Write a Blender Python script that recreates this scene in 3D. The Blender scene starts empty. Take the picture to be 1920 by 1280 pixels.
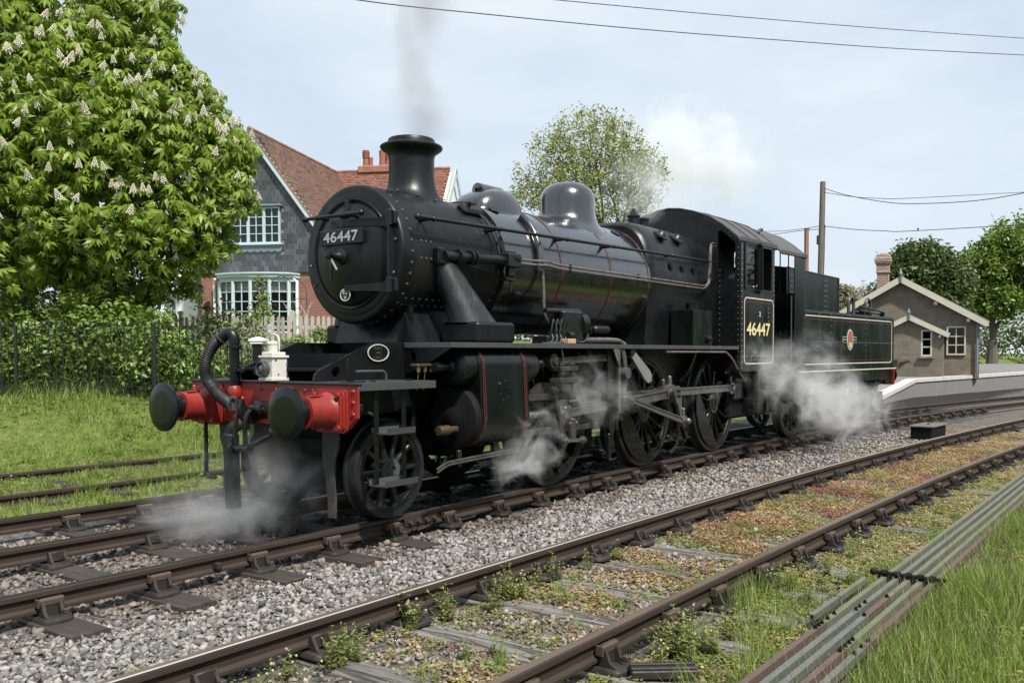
import bpy, bmesh, math, random
import numpy as np
from mathutils import Vector, Matrix
from mathutils.geometry import tessellate_polygon

random.seed(7)
rng = np.random.default_rng(7)
SC = bpy.context.scene
COL = SC.collection
R = math.radians
PI = math.pi

# ------------------------------------------------------------------ camera
CAM = np.array([-6.0929, -6.8752, 1.5425])
YAW, PITCH, ROLL = 0.958, -0.0298, -0.0018
FPX, CX, CY = 1702.18, 1023.58, 713.76           # in pixels of a 1920 wide frame
_f = np.array([math.sin(YAW) * math.cos(PITCH), math.cos(YAW) * math.cos(PITCH), math.sin(PITCH)])
_r = np.array([math.cos(YAW), -math.sin(YAW), 0.0])
_u = np.cross(_r, _f)
c_, s_ = math.cos(ROLL), math.sin(ROLL)
_r, _u = c_ * _r + s_ * _u, -s_ * _r + c_ * _u
cd = bpy.data.cameras.new('camera')
cam = bpy.data.objects.new('camera', cd)
COL.objects.link(cam)
cam.matrix_world = Matrix(((_r[0], _u[0], -_f[0], CAM[0]), (_r[1], _u[1], -_f[1], CAM[1]),
                           (_r[2], _u[2], -_f[2], CAM[2]), (0, 0, 0, 1)))
cd.sensor_width = 36
cd.lens = FPX / 1920 * 36
cd.shift_x = -(CX - 960) / 1920
cd.shift_y = (CY - 640) / 1920
cd.clip_start = 0.1
cd.clip_end = 3000
SC.camera = cam


def at(u, v, d):
    """world point seen at photo pixel (u, v) at depth d metres; used once, to fix real places"""
    a, b = (u - CX) / FPX * d, (CY - v) / FPX * d
    return Vector(tuple(CAM + _r * a + _u * b + _f * d))


# ------------------------------------------------------------------ sky, sun, exposure
SUN_EL, SUN_AZ = R(54), R(203)      # azimuth of the sun measured from +Y towards +X
world = bpy.data.worlds.new('World')
SC.world = world
world.use_nodes = True
nt = world.node_tree
nt.nodes.clear()
wo = nt.nodes.new('ShaderNodeOutputWorld')
bg = nt.nodes.new('ShaderNodeBackground')
sky = nt.nodes.new('ShaderNodeTexSky')
sky.sky_type = 'NISHITA'
sky.sun_disc = False
sky.sun_elevation = SUN_EL
sky.sun_rotation = SUN_AZ
sky.air_density = 1.0
sky.dust_density = 1.6
sky.ozone_density = 1.2
tc = nt.nodes.new('ShaderNodeTexCoord')
mp = nt.nodes.new('ShaderNodeMapping')
mp.inputs['Scale'].default_value = (1.0, 1.0, 2.6)
mp.inputs['Rotation'].default_value = (0.15, 0.1, 0.6)
n1 = nt.nodes.new('ShaderNodeTexNoise')
n1.inputs['Scale'].default_value = 2.2
n1.inputs['Detail'].default_value = 7
n1.inputs['Roughness'].default_value = 0.55
n1.inputs['Distortion'].default_value = 0.5
cr = nt.nodes.new('ShaderNodeValToRGB')
cr.color_ramp.elements[0].position = 0.3
cr.color_ramp.elements[0].color = (0.80, 0.80, 0.80, 1)
cr.color_ramp.elements[1].position = 0.72
cr.color_ramp.elements[1].color = (0.95, 0.95, 0.95, 1)
mx = nt.nodes.new('ShaderNodeMix')
mx.data_type = 'RGBA'
n2 = nt.nodes.new('ShaderNodeTexNoise')       # the veil of thin cloud itself is lighter and greyer in places
n2.inputs['Scale'].default_value = 3.1
n2.inputs['Detail'].default_value = 6
cr2 = nt.nodes.new('ShaderNodeValToRGB')
cr2.color_ramp.elements[0].position = 0.36
cr2.color_ramp.elements[0].color = (4.35, 4.95, 5.7, 1)
cr2.color_ramp.elements[1].position = 0.66
cr2.color_ramp.elements[1].color = (5.45, 5.95, 6.3, 1)
for e in (cr2.color_ramp.elements):
    pass
L = nt.links.new
L(tc.outputs['Generated'], mp.inputs['Vector'])
L(mp.outputs['Vector'], n1.inputs['Vector'])
L(mp.outputs['Vector'], n2.inputs['Vector'])
L(n1.outputs['Fac'], cr.inputs['Fac'])
L(n2.outputs['Fac'], cr2.inputs['Fac'])
L(cr.outputs['Color'], mx.inputs['Factor'])
L(sky.outputs['Color'], mx.inputs['A'])
L(cr2.outputs['Color'], mx.inputs['B'])
L(mx.outputs['Result'], bg.inputs['Color'])
bg.inputs['Strength'].default_value = 0.086
L(bg.outputs['Background'], wo.inputs['Surface'])

sl = bpy.data.lights.new('sun', 'SUN')
sl.energy = 3.5
sl.angle = R(3.0)
sl.color = (1.0, 0.965, 0.91)
so = bpy.data.objects.new('sun', sl)
COL.objects.link(so)
sd = Vector((math.sin(SUN_AZ) * math.cos(SUN_EL), math.cos(SUN_AZ) * math.cos(SUN_EL), math.sin(SUN_EL)))
so.rotation_euler = sd.to_track_quat('Z', 'Y').to_euler()
so.location = (0, -20, 30)

SC.view_settings.view_transform = 'Standard'
SC.view_settings.look = 'None'
SC.view_settings.exposure = 0.92
SC.view_settings.gamma = 1.0
SC.view_settings.use_curve_mapping = False
SC.render.engine = 'CYCLES'
SC.cycles.use_denoising = True
SC.cycles.max_bounces = 8
SC.cycles.transparent_max_bounces = 16
SC.cycles.volume_bounces = 3
SC.cycles.volume_step_rate = 1.0
SC.cycles.volume_max_steps = 160
SC.cycles.sample_clamp_indirect = 6.0

# ------------------------------------------------------------------ materials
MATS = {}


def _tex(nt, kind, vec, **kw):
    n = nt.nodes.new(kind)
    for k, v in kw.items():
        n.inputs[k].default_value = v
    if vec is not None:
        nt.links.new(vec, n.inputs['Vector'])
    return n


def pm(name, col, rough=0.5, metal=0.0, var=0.25, scale=6.0, stretch=(1, 1, 1), col2=None, mixpos=(0.45, 0.65),
       bump=0.0, bscale=60.0, rvar=0.12, coat=0.0, island=0.0, spec=0.5, trans=0.0, sss=None, coords='Object'):
    """principled material: base colour broken up by noise (brightness `var`, second colour `col2`), per-piece variation `island`"""
    m = bpy.data.materials.new(name)
    m.use_nodes = True
    nt = m.node_tree
    b = nt.nodes['Principled BSDF']
    L = nt.links.new
    tc = nt.nodes.new('ShaderNodeTexCoord')
    mp = nt.nodes.new('ShaderNodeMapping')
    mp.inputs['Scale'].default_value = stretch
    L(tc.outputs[coords], mp.inputs['Vector'])
    v = mp.outputs['Vector']
    n = _tex(nt, 'ShaderNodeTexNoise', v, Scale=scale, Detail=6.0, Roughness=0.62)
    mixn = nt.nodes.new('ShaderNodeMix')
    mixn.data_type = 'RGBA'
    lo = tuple(c * (1 - var) for c in col)
    hi = tuple(min(1, c * (1 + var)) for c in col)
    mixn.inputs['A'].default_value = (*lo, 1)
    mixn.inputs['B'].default_value = (*hi, 1)
    L(n.outputs['Fac'], mixn.inputs['Factor'])
    out = mixn.outputs['Result']
    if col2 is not None:
        n2 = _tex(nt, 'ShaderNodeTexNoise', v, Scale=scale * 0.63, Detail=8.0, Roughness=0.68)
        r = nt.nodes.new('ShaderNodeMapRange')
        r.inputs['From Min'].default_value, r.inputs['From Max'].default_value = mixpos
        L(n2.outputs['Fac'], r.inputs['Value'])
        m2 = nt.nodes.new('ShaderNodeMix')
        m2.data_type = 'RGBA'
        L(r.outputs['Result'], m2.inputs['Factor'])
        L(out, m2.inputs['A'])
        m2.inputs['B'].default_value = (*col2, 1)
        out = m2.outputs['Result']
    if island:
        g = nt.nodes.new('ShaderNodeNewGeometry')
        oi = nt.nodes.new('ShaderNodeObjectInfo')
        ad = nt.nodes.new('ShaderNodeMath')
        ad.operation = 'ADD'
        L(g.outputs['Random Per Island'], ad.inputs[0])
        L(oi.outputs['Random'], ad.inputs[1])
        fr = nt.nodes.new('ShaderNodeMath')
        fr.operation = 'FRACT'
        L(ad.outputs[0], fr.inputs[0])
        mr = nt.nodes.new('ShaderNodeMapRange')
        mr.inputs['To Min'].default_value = 1 - island
        mr.inputs['To Max'].default_value = 1 + island
        L(fr.outputs[0], mr.inputs['Value'])
        mu = nt.nodes.new('ShaderNodeMix')
        mu.data_type = 'RGBA'
        mu.blend_type = 'MULTIPLY'
        mu.inputs['Factor'].default_value = 1
        L(out, mu.inputs['A'])
        L(mr.outputs['Result'], mu.inputs['B'])
        out = mu.outputs['Result']
    L(out, b.inputs['Base Color'])
    if rvar:
        n3 = _tex(nt, 'ShaderNodeTexNoise', v, Scale=scale * 1.7, Detail=5.0, Roughness=0.6)
        mr = nt.nodes.new('ShaderNodeMapRange')
        mr.inputs['From Min'].default_value, mr.inputs['From Max'].default_value = 0.3, 0.7
        mr.inputs['To Min'].default_value = max(0.02, rough - rvar)
        mr.inputs['To Max'].default_value = min(1, rough + rvar)
        L(n3.outputs['Fac'], mr.inputs['Value'])
        L(mr.outputs['Result'], b.inputs['Roughness'])
    else:
        b.inputs['Roughness'].default_value = rough
    b.inputs['Metallic'].default_value = metal
    b.inputs['Specular IOR Level'].default_value = spec
    b.inputs['Coat Weight'].default_value = coat
    b.inputs['Coat Roughness'].default_value = 0.16
    b.inputs['Coat IOR'].default_value = 1.7
    if trans:
        # thin leaves: part of the light passes through
        tr = nt.nodes.new('ShaderNodeBsdfTranslucent')
        L(out, tr.inputs['Color'])
        ms = nt.nodes.new('ShaderNodeMixShader')
        ms.inputs[0].default_value = trans
        L(b.outputs[0], ms.inputs[1])
        L(tr.outputs[0], ms.inputs[2])
        L(ms.outputs[0], nt.nodes['Material Output'].inputs['Surface'])
    if bump:
        nb = _tex(nt, 'ShaderNodeTexNoise', v, Scale=bscale, Detail=5.0, Roughness=0.6)
        bp = nt.nodes.new('ShaderNodeBump')
        bp.inputs['Strength'].default_value = bump
        bp.inputs['Distance'].default_value = 0.02
        L(nb.outputs['Fac'], bp.inputs['Height'])
        L(bp.outputs['Normal'], b.inputs['Normal'])
    MATS[name] = m
    return m


# engine
pm('boiler_paint', (0.0045, 0.005, 0.0056), rough=0.22, var=0.5, scale=4.0, stretch=(1, 1, 0.22), rvar=0.14, bump=0.03, bscale=5, spec=0.9,
   col2=(0.011, 0.0112, 0.0115), mixpos=(0.5, 0.8), coat=0.75)
pm('smokebox_paint', (0.0050, 0.0055, 0.0062), rough=0.42, var=0.4, scale=3.0, rvar=0.12, bump=0.06, bscale=24, spec=0.32,
   col2=(0.016, 0.016, 0.017), mixpos=(0.52, 0.75), stretch=(1.4, 1.4, .5))
pm('black_paint', (0.0040, 0.0044, 0.005), spec=.4, rough=0.36, var=0.4, scale=4.0, rvar=0.12, bump=0.03, bscale=20, col2=(0.012, 0.0118, 0.0115), mixpos=(0.5, 0.8))
pm('green_black_paint', (0.0032, 0.0056, 0.0050), spec=.4, rough=0.24, var=0.35, scale=2.6, stretch=(1, 1, 0.2), rvar=0.12, col2=(0.011, 0.0135, 0.013), mixpos=(0.54, 0.76), bump=0.02, bscale=6)
pm('sooty_black', (0.0035, 0.0035, 0.004), rough=0.75, var=0.5, scale=5.0, rvar=0.1, spec=0.25)
pm('oily_black', (0.007, 0.0073, 0.0076), rough=0.33, var=0.5, scale=9.0, rvar=0.15, col2=(0.024, 0.022, 0.02), mixpos=(0.5, 0.75), bump=0.05, bscale=40)
pm('tyre_steel', (0.022, 0.023, 0.024), rough=0.42, var=0.4, scale=6.0, rvar=0.12, metal=0.35, col2=(0.012, 0.012, 0.013), mixpos=(0.45, 0.7))
pm('rod_steel', (0.145, 0.143, 0.14), rough=0.36, metal=0.6, var=0.35, scale=9.0, rvar=0.12, col2=(0.075, 0.073, 0.07), mixpos=(0.48, 0.72))
pm('bright_steel', (0.42, 0.41, 0.39), rough=0.3, metal=0.9, var=0.3, scale=12.0, col2=(0.12, 0.11, 0.1), mixpos=(0.5, 0.8))
pm('grey_plate', (0.05, 0.053, 0.054), rough=0.42, var=0.35, scale=5.0, rvar=0.1, col2=(0.03, 0.03, 0.03), mixpos=(0.5, 0.75), bump=0.03, bscale=30)
pm('red_paint', (0.235, 0.021, 0.015), rough=0.42, var=0.22, scale=7.0, rvar=0.1, col2=(0.075, 0.013, 0.012), mixpos=(0.5, 0.76), bump=0.03, bscale=25)
pm('red_line', (0.15, 0.02, 0.02), rough=0.4, var=0.15)
pm('cream_line', (0.46, 0.46, 0.38), rough=0.45, var=0.12)
pm('cream_letter', (0.62, 0.54, 0.28), rough=0.45, var=0.08)
pm('white_letter', (0.78, 0.78, 0.76), rough=0.45, var=0.06)
pm('brass', (0.30, 0.22, 0.10), rough=0.35, metal=0.85, var=0.3, scale=15)
pm('copper_pipe', (0.26, 0.22, 0.195), rough=0.38, metal=0.8, var=0.4, scale=14, col2=(0.06, 0.05, 0.045), mixpos=(0.5, 0.7))
pm('rubber_hose', (0.007, 0.007, 0.0075), rough=0.62, var=0.35, scale=20, bump=0.05)
pm('lamp_white', (0.55, 0.53, 0.48), rough=0.5, var=0.12, scale=20, col2=(0.30, 0.26, 0.20), mixpos=(0.60, 0.78), bump=0.04, bscale=60)
pm('buff_wood', (0.42, 0.26, 0.15), rough=0.7, var=0.25, scale=20)
pm('skin', (0.52, 0.30, 0.22), rough=0.55, var=0.06)
pm('shirt', (0.55, 0.58, 0.62), rough=0.8, var=0.1)
pm('hair_grey', (0.22, 0.19, 0.17), rough=0.8)
pm('emblem_red', (0.45, 0.05, 0.05), rough=0.4)
# glass
g = bpy.data.materials.new('window_glass')
g.use_nodes = True
gn = g.node_tree
gb = gn.nodes['Principled BSDF']
gb.inputs['Base Color'].default_value = (0.015, 0.018, 0.02, 1)
gb.inputs['Roughness'].default_value = 0.04
MATS['window_glass'] = g
g2 = bpy.data.materials.new('clear_glass')
g2.use_nodes = True
gn = g2.node_tree
gn.nodes.clear()
o_ = gn.nodes.new('ShaderNodeOutputMaterial')
t_ = gn.nodes.new('ShaderNodeBsdfTransparent')
t_.inputs['Color'].default_value = (0.86, 0.9, 0.9, 1)
gl = gn.nodes.new('ShaderNodeBsdfGlossy')
gl.inputs['Roughness'].default_value = 0.03
fr = gn.nodes.new('ShaderNodeFresnel')
fr.inputs['IOR'].default_value = 1.7
ms = gn.nodes.new('ShaderNodeMixShader')
gn.links.new(fr.outputs[0], ms.inputs[0])
gn.links.new(t_.outputs[0], ms.inputs[1])
gn.links.new(gl.outputs[0], ms.inputs[2])
gn.links.new(ms.outputs[0], o_.inputs['Surface'])
MATS['clear_glass'] = g2


# ------------------------------------------------------------------ mesh builder
def V(*a):
    return Vector(a)


def frame_of(d):
    d = Vector(d).normalized()
    up = Vector((0, 0, 1)) if abs(d.z) < 0.95 else Vector((1, 0, 0))
    a = d.cross(up).normalized()
    return a, a.cross(d).normalized(), d


class MB:
    def __init__(s):
        s.v, s.f = [], []

    def add(s, verts, faces):
        o = len(s.v)
        s.v += [tuple(v) for v in verts]
        s.f += [tuple(i + o for i in f) for f in faces]
        return s

    def box(s, c, size, bev=0.0, ax=None):
        """box centre c, size; bev chamfers all edges; ax = (X, Y, Z) unit vectors for a turned box"""
        hx, hy, hz = size[0] / 2, size[1] / 2, size[2] / 2
        bev = min(bev, hx * .9, hy * .9, hz * .9)
        pts, idx = [], {}
        X, Y, Z = [Vector(a) for a in (ax or ((1, 0, 0), (0, 1, 0), (0, 0, 1)))]
        c = Vector(c)
        if bev <= 0:
            for sx in (-1, 1):
                for sy in (-1, 1):
                    for sz in (-1, 1):
                        pts.append(c + X * hx * sx + Y * hy * sy + Z * hz * sz)
            s.add(pts, [(0, 1, 3, 2), (4, 6, 7, 5), (0, 4, 5, 1), (2, 3, 7, 6), (0, 2, 6, 4), (1, 5, 7, 3)])
            return s
        k = 0
        for sx in (-1, 1):
            for sy in (-1, 1):
                for sz in (-1, 1):
                    for a in range(3):
                        h = [hx, hy, hz]
                        for b in range(3):
                            if b != a:
                                h[b] -= bev
                        pts.append(c + X * h[0] * sx + Y * h[1] * sy + Z * h[2] * sz)
                        idx[(sx, sy, sz, a)] = k
                        k += 1
        F = []
        for a in range(3):
            b, d = (a + 1) % 3, (a + 2) % 3
            for sa in (-1, 1):
                q = []
                for sb, sd_ in ((-1, -1), (1, -1), (1, 1), (-1, 1)):
                    t = [0, 0, 0]
                    t[a], t[b], t[d] = sa, sb, sd_
                    q.append(idx[(*t, a)])
                F.append(tuple(q if sa > 0 else q[::-1]))
        for a in range(3):
            b, d = (a + 1) % 3, (a + 2) % 3
            for sb in (-1, 1):
                for sd_ in (-1, 1):
                    t0, t1 = [0, 0, 0], [0, 0, 0]
                    t0[a], t1[a] = -1, 1
                    t0[b] = t1[b] = sb
                    t0[d] = t1[d] = sd_
                    q = (idx[(*t0, b)], idx[(*t1, b)], idx[(*t1, d)], idx[(*t0, d)])
                    F.append(q if sb * sd_ < 0 else q[::-1])
        for sx in (-1, 1):
            for sy in (-1, 1):
                for sz in (-1, 1):
                    q = tuple(idx[(sx, sy, sz, a)] for a in range(3))
                    F.append(q if sx * sy * sz > 0 else q[::-1])
        s.add(pts, F)
        return s

    def cyl(s, p0, p1, r0, r1=None, n=16, caps=True):
        r1 = r0 if r1 is None else r1
        p0, p1 = Vector(p0), Vector(p1)
        a, b, d = frame_of(p1 - p0)
        P = []
        for p, r in ((p0, r0), (p1, r1)):
            for i in range(n):
                t = 2 * PI * i / n
                P.append(p + a * (r * math.cos(t)) + b * (r * math.sin(t)))
        F = [(i, (i + 1) % n, n + (i + 1) % n, n + i) for i in range(n)]
        if caps:
            F += [tuple(range(n))[::-1], tuple(range(n, 2 * n))]
        return s.add(P, F)

    def tube(s, path, r, n=8, caps=True):
        P = [Vector(p) for p in path]
        rs = r if isinstance(r, (list, tuple)) else [r] * len(P)
        a, b, d = frame_of(P[1] - P[0])
        pts = []
        for i, p in enumerate(P):
            t = (P[min(i + 1, len(P) - 1)] - P[max(i - 1, 0)]).normalized()
            a = (a - t * a.dot(t)).normalized()
            b = t.cross(a)
            for k in range(n):
                w = 2 * PI * k / n
                pts.append(p + a * (rs[i] * math.cos(w)) + b * (rs[i] * math.sin(w)))
        F = []
        for i in range(len(P) - 1):
            for k in range(n):
                F.append((i * n + k, i * n + (k + 1) % n, (i + 1) * n + (k + 1) % n, (i + 1) * n + k))
        if caps:
            F += [tuple(range(n))[::-1], tuple(range((len(P) - 1) * n, len(P) * n))]
        return s.add(pts, F)

    def lathe(s, prof, o, axis, n=48, caps=True):
        """prof = [(radius, distance along axis)]"""
        o = Vector(o)
        a, b, d = frame_of(axis)
        P = []
        for r, h in prof:
            for i in range(n):
                t = 2 * PI * i / n
                P.append(o + d * h + a * (r * math.cos(t)) + b * (r * math.sin(t)))
        F = []
        for j in range(len(prof) - 1):
            for i in range(n):
                F.append((j * n + i, j * n + (i + 1) % n, (j + 1) * n + (i + 1) % n, (j + 1) * n + i))
        if caps:
            if prof[0][0] > 1e-4:
                F.append(tuple(range(n))[::-1])
            if prof[-1][0] > 1e-4:
                F.append(tuple(range((len(prof) - 1) * n, len(prof) * n)))
        return s.add(P, F)

    def prism(s, poly, t, o=(0, 0, 0), A=(1, 0, 0), B=(0, 0, 1), holes=()):
        """polygon in the plane (o, A, B) with holes, given thickness t along A x B (both sides of the plane shared)"""
        o, A, B = Vector(o), Vector(A).normalized(), Vector(B).normalized()
        N = A.cross(B)
        loops = [[Vector((p[0], p[1], 0)) for p in poly]] + [[Vector((p[0], p[1], 0)) for p in h] for h in holes]
        flat = [p for l in loops for p in l]
        tris = tessellate_polygon(loops)
        n = len(flat)
        fr = [o + A * p.x + B * p.y + N * (t / 2) for p in flat]
        bk = [o + A * p.x + B * p.y - N * (t / 2) for p in flat]
        F = []
        for q in tris:
            a_, b_, c2 = [flat[i] for i in q]
            cr_ = (b_ - a_).cross(c2 - a_).z
            q = tuple(q) if cr_ > 0 else tuple(q)[::-1]
            F.append(q)
            F.append(tuple(i + n for i in q[::-1]))
        k = 0
        for li, l in enumerate(loops):
            m = len(l)
            ar = sum(l[i].x * l[(i + 1) % m].y - l[(i + 1) % m].x * l[i].y for i in range(m))
            ccw = ar > 0
            if li > 0:
                ccw = not ccw
            for i in range(m):
                a_, b_ = k + i, k + (i + 1) % m
                F.append((b_, a_, a_ + n, b_ + n) if ccw else (a_, b_, b_ + n, a_ + n))
            k += m
        return s.add(fr + bk, F)

    def loft(s, sections, closed=True, caps=True):
        n = len(sections[0])
        P = [p for sec in sections for p in sec]
        F = []
        m = n if closed else n - 1
        for j in range(len(sections) - 1):
            for i in range(m):
                F.append((j * n + i, j * n + (i + 1) % n, (j + 1) * n + (i + 1) % n, (j + 1) * n + i))
        if caps and closed:
            F += [tuple(range(n))[::-1], tuple(range((len(sections) - 1) * n, len(sections) * n))]
        return s.add(P, F)

    def ball(s, c, r, nu=10, nv=6, sc=(1, 1, 1)):
        c = Vector(c)
        P = [c + Vector((0, 0, -r * sc[2]))]
        for j in range(1, nv):
            ph = -PI / 2 + PI * j / nv
            for i in range(nu):
                t = 2 * PI * i / nu
                P.append(c + Vector((r * sc[0] * math.cos(ph) * math.cos(t), r * sc[1] * math.cos(ph) * math.sin(t), r * sc[2] * math.sin(ph))))
        P.append(c + Vector((0, 0, r * sc[2])))
        F = []
        for i in range(nu):
            F.append((0, 1 + (i + 1) % nu, 1 + i))
            F.append((len(P) - 1, 1 + (nv - 2) * nu + i, 1 + (nv - 2) * nu + (i + 1) % nu))
        for j in range(nv - 2):
            for i in range(nu):
                F.append((1 + j * nu + i, 1 + j * nu + (i + 1) % nu, 1 + (j + 1) * nu + (i + 1) % nu, 1 + (j + 1) * nu + i))
        return s.add(P, F)

    def rivet(s, p, nrm, r=0.011, n=6):
        a, b, d = frame_of(nrm)
        p = Vector(p)
        P = []
        for rr, h in ((1, 0), (0.8, 0.45)):
            for i in range(n):
                t = 2 * PI * i / n
                P.append(p + d * (h * r) + a * (r * rr * math.cos(t)) + b * (r * rr * math.sin(t)))
        P.append(p + d * (r * .7))
        F = [(i, (i + 1) % n, n + (i + 1) % n, n + i) for i in range(n)] + [(n + i, n + (i + 1) % n, 2 * n) for i in range(n)]
        return s.add(P, F)

    def mesh(s, name, mat, sharp=35, smooth=True):
        me = bpy.data.meshes.new(name)
        me.from_pydata(s.v, [], s.f)
        if mat:
            me.materials.append(MATS[mat])
        if smooth:
            me.shade_smooth()
            me.set_sharp_from_angle(angle=R(sharp))
        me.update()
        return me

    def build(s, name, mat, parent=None, sharp=35, smooth=True, **props):
        o = bpy.data.objects.new(name, s.mesh(name, mat, sharp, smooth))
        COL.objects.link(o)
        if parent:
            o.parent = parent
        for k, v in props.items():
            o[k] = v
        return o


def empty(name, label, cat, loc=(0, 0, 0), rz=0.0, group=None):
    o = bpy.data.objects.new(name, None)
    COL.objects.link(o)
    o.location = loc
    o.rotation_euler = (0, 0, rz)
    o.empty_display_size = 0.2
    o['label'] = label
    o['category'] = cat
    if group:
        o['group'] = group
    return o


def tag(o, label=None, cat=None, group=None, kind=None):
    for k, v in (('label', label), ('category', cat), ('group', group), ('kind', kind)):
        if v:
            o[k] = v
    return o


def inst(me, name, parent=None, loc=(0, 0, 0), rot=(0, 0, 0), scale=(1, 1, 1)):
    o = bpy.data.objects.new(name, me)
    COL.objects.link(o)
    if parent:
        o.parent = parent
    o.location, o.rotation_euler, o.scale = loc, rot, scale
    return o


def np_mesh(name, verts, faces, mat, smooth=False):
    """fast mesh from numpy arrays (faces all tris or all quads)"""
    me = bpy.data.meshes.new(name)
    nv, (nf, k) = len(verts), faces.shape
    me.vertices.add(nv)
    me.vertices.foreach_set('co', np.ascontiguousarray(verts, dtype=np.float32).ravel())
    me.loops.add(nf * k)
    me.loops.foreach_set('vertex_index', np.ascontiguousarray(faces, dtype=np.int32).ravel())
    me.polygons.add(nf)
    me.polygons.foreach_set('loop_start', np.arange(0, nf * k, k, dtype=np.int32))
    me.update(calc_edges=True)
    if smooth:
        me.shade_smooth()
    if mat:
        me.materials.append(MATS[mat])
    return me


def np_obj(name, verts, faces, mat, parent=None, smooth=False, **props):
    o = bpy.data.objects.new(name, np_mesh(name, verts, faces, mat, smooth))
    COL.objects.link(o)
    if parent:
        o.parent = parent
    for k, v in props.items():
        o[k] = v
    return o


def rot_mats(n, tilt=PI, rng=rng):
    """random rotation matrices (n,3,3): spin about z, then tilt"""
    a = rng.uniform(0, 2 * PI, n)
    t = rng.uniform(0, tilt, n)
    p = rng.uniform(0, 2 * PI, n)
    ca, sa = np.cos(a), np.sin(a)
    Z = np.zeros(n)
    O = np.ones(n)
    Rz = np.stack([np.stack([ca, -sa, Z], -1), np.stack([sa, ca, Z], -1), np.stack([Z, Z, O], -1)], 1)
    ct, st = np.cos(t), np.sin(t)
    Rx = np.stack([np.stack([O, Z, Z], -1), np.stack([Z, ct, -st], -1), np.stack([Z, st, ct], -1)], 1)
    cp, sp = np.cos(p), np.sin(p)
    Rp = np.stack([np.stack([cp, -sp, Z], -1), np.stack([sp, cp, Z], -1), np.stack([Z, Z, O], -1)], 1)
    return Rp @ Rx @ Rz


def scatter(tv, tf, pos, mats, scale):
    """copies of template (tv, tf) at pos with rotation matrices and scales -> verts, faces"""
    n, m = len(pos), len(tv)
    sc = np.asarray(scale).reshape(n, 1, -1)
    v = np.einsum('nij,nmj->nmi', mats, tv[None] * sc) + pos[:, None, :]
    f = tf[None] + (np.arange(n) * m)[:, None, None]
    return v.reshape(-1, 3), f.reshape(-1, tf.shape[1])


def text_obj(txt, name, mat, parent, o, A, B, height, width=None, ext=0.002, bold=0.0, spacing=1.0):
    """lettering as real raised geometry; its lower-left corner stands at o, reading along A with B up"""
    cu = bpy.data.curves.new(name, 'FONT')
    cu.body = txt
    cu.size = 1.0
    cu.extrude = 0.0
    cu.offset = bold
    cu.space_character = spacing
    tmp = bpy.data.objects.new(name, cu)
    COL.objects.link(tmp)
    dg = bpy.context.evaluated_depsgraph_get()
    me = bpy.data.meshes.new_from_object(tmp.evaluated_get(dg))
    bpy.data.objects.remove(tmp)
    n = len(me.vertices)
    co = np.empty(n * 3, dtype=np.float32)
    me.vertices.foreach_get('co', co)
    co = co.reshape(-1, 3)
    lo, hi = co.min(0), co.max(0)
    sy = height / (hi[1] - lo[1])
    sx = sy if width is None else width / (hi[0] - lo[0])
    A, B, o = Vector(A), Vector(B), Vector(o)
    N = A.cross(B)
    P = [o + A * ((c[0] - lo[0]) * sx) + B * ((c[1] - lo[1]) * sy) + N * ext for c in co]
    faces = [tuple(p.vertices) for p in me.polygons]
    bpy.data.meshes.remove(me)
    m = MB()
    m.add(P, faces)
    return m.build(name, mat, parent, smooth=False)


def ring_poly(w, h, r, n=6, c=(0, 0)):
    """rounded rectangle outline"""
    P = []
    for (sx, sy, a0) in ((1, 1, 0), (-1, 1, PI / 2), (-1, -1, PI), (1, -1, 3 * PI / 2)):
        for i in range(n + 1):
            a = a0 + PI / 2 * i / n
            P.append((c[0] + sx * (w / 2 - r) + r * math.cos(a), c[1] + sy * (h / 2 - r) + r * math.sin(a)))
    return P


def ell(rx, ry, n=28, c=(0, 0)):
    return [(c[0] + rx * math.cos(2 * PI * i / n), c[1] + ry * math.sin(2 * PI * i / n)) for i in range(n)]


def arc(pts, k=6):
    """smooth a polyline (Catmull-Rom)"""
    P = [Vector(p) for p in pts]
    out = []
    for i in range(len(P) - 1):
        p0, p1, p2, p3 = P[max(i - 1, 0)], P[i], P[i + 1], P[min(i + 2, len(P) - 1)]
        for j in range(k):
            t = j / k
            out.append(0.5 * ((2 * p1) + (p2 - p0) * t + (2 * p0 - 5 * p1 + 4 * p2 - p3) * t * t + (3 * p1 - p0 - 3 * p2 + p3) * t ** 3))
    out.append(P[-1])
    return out
pm('steam_pipe_paint', (0.010, 0.011, 0.012), rough=0.42, var=0.5, scale=4.0, stretch=(2.5, 2.5, 0.5), col2=(0.075, 0.075, 0.075), mixpos=(0.54, 0.74), rvar=0.12)
pm('brass_dull', (0.095, 0.07, 0.042), rough=0.5, metal=0.6, var=0.4, scale=18)
pm('rod_pale', (0.20, 0.19, 0.17), rough=0.5, metal=0.35, var=0.2, scale=10)
pm('oily_steel', (0.075, 0.073, 0.071), rough=0.36, metal=0.5, var=0.4, scale=10, col2=(0.02, 0.019, 0.018), mixpos=(0.45, 0.7))
pm('hub_dust', (0.06, 0.06, 0.058), rough=0.5, var=0.5, scale=9, col2=(0.015, 0.015, 0.015), mixpos=(0.45, 0.65))
pm('wheel_paint', (0.0055, 0.006, 0.0063), spec=.45, rough=0.28, var=0.5, scale=7, col2=(0.016, 0.016, 0.0155), mixpos=(0.52, 0.78), rvar=0.14)
pm('guard_paint', (0.03, 0.028, 0.026), rough=0.6, var=0.35, scale=9, col2=(0.09, 0.075, 0.06), mixpos=(0.5, 0.75))
pm('roof_paint', (0.065, 0.063, 0.06), rough=0.6, var=0.3, scale=3.5, rvar=0.1, col2=(0.035, 0.033, 0.031), mixpos=(0.5, 0.75))
pm('rivet_grey', (0.05, 0.052, 0.052), rough=0.3, var=0.3, scale=20)
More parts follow.
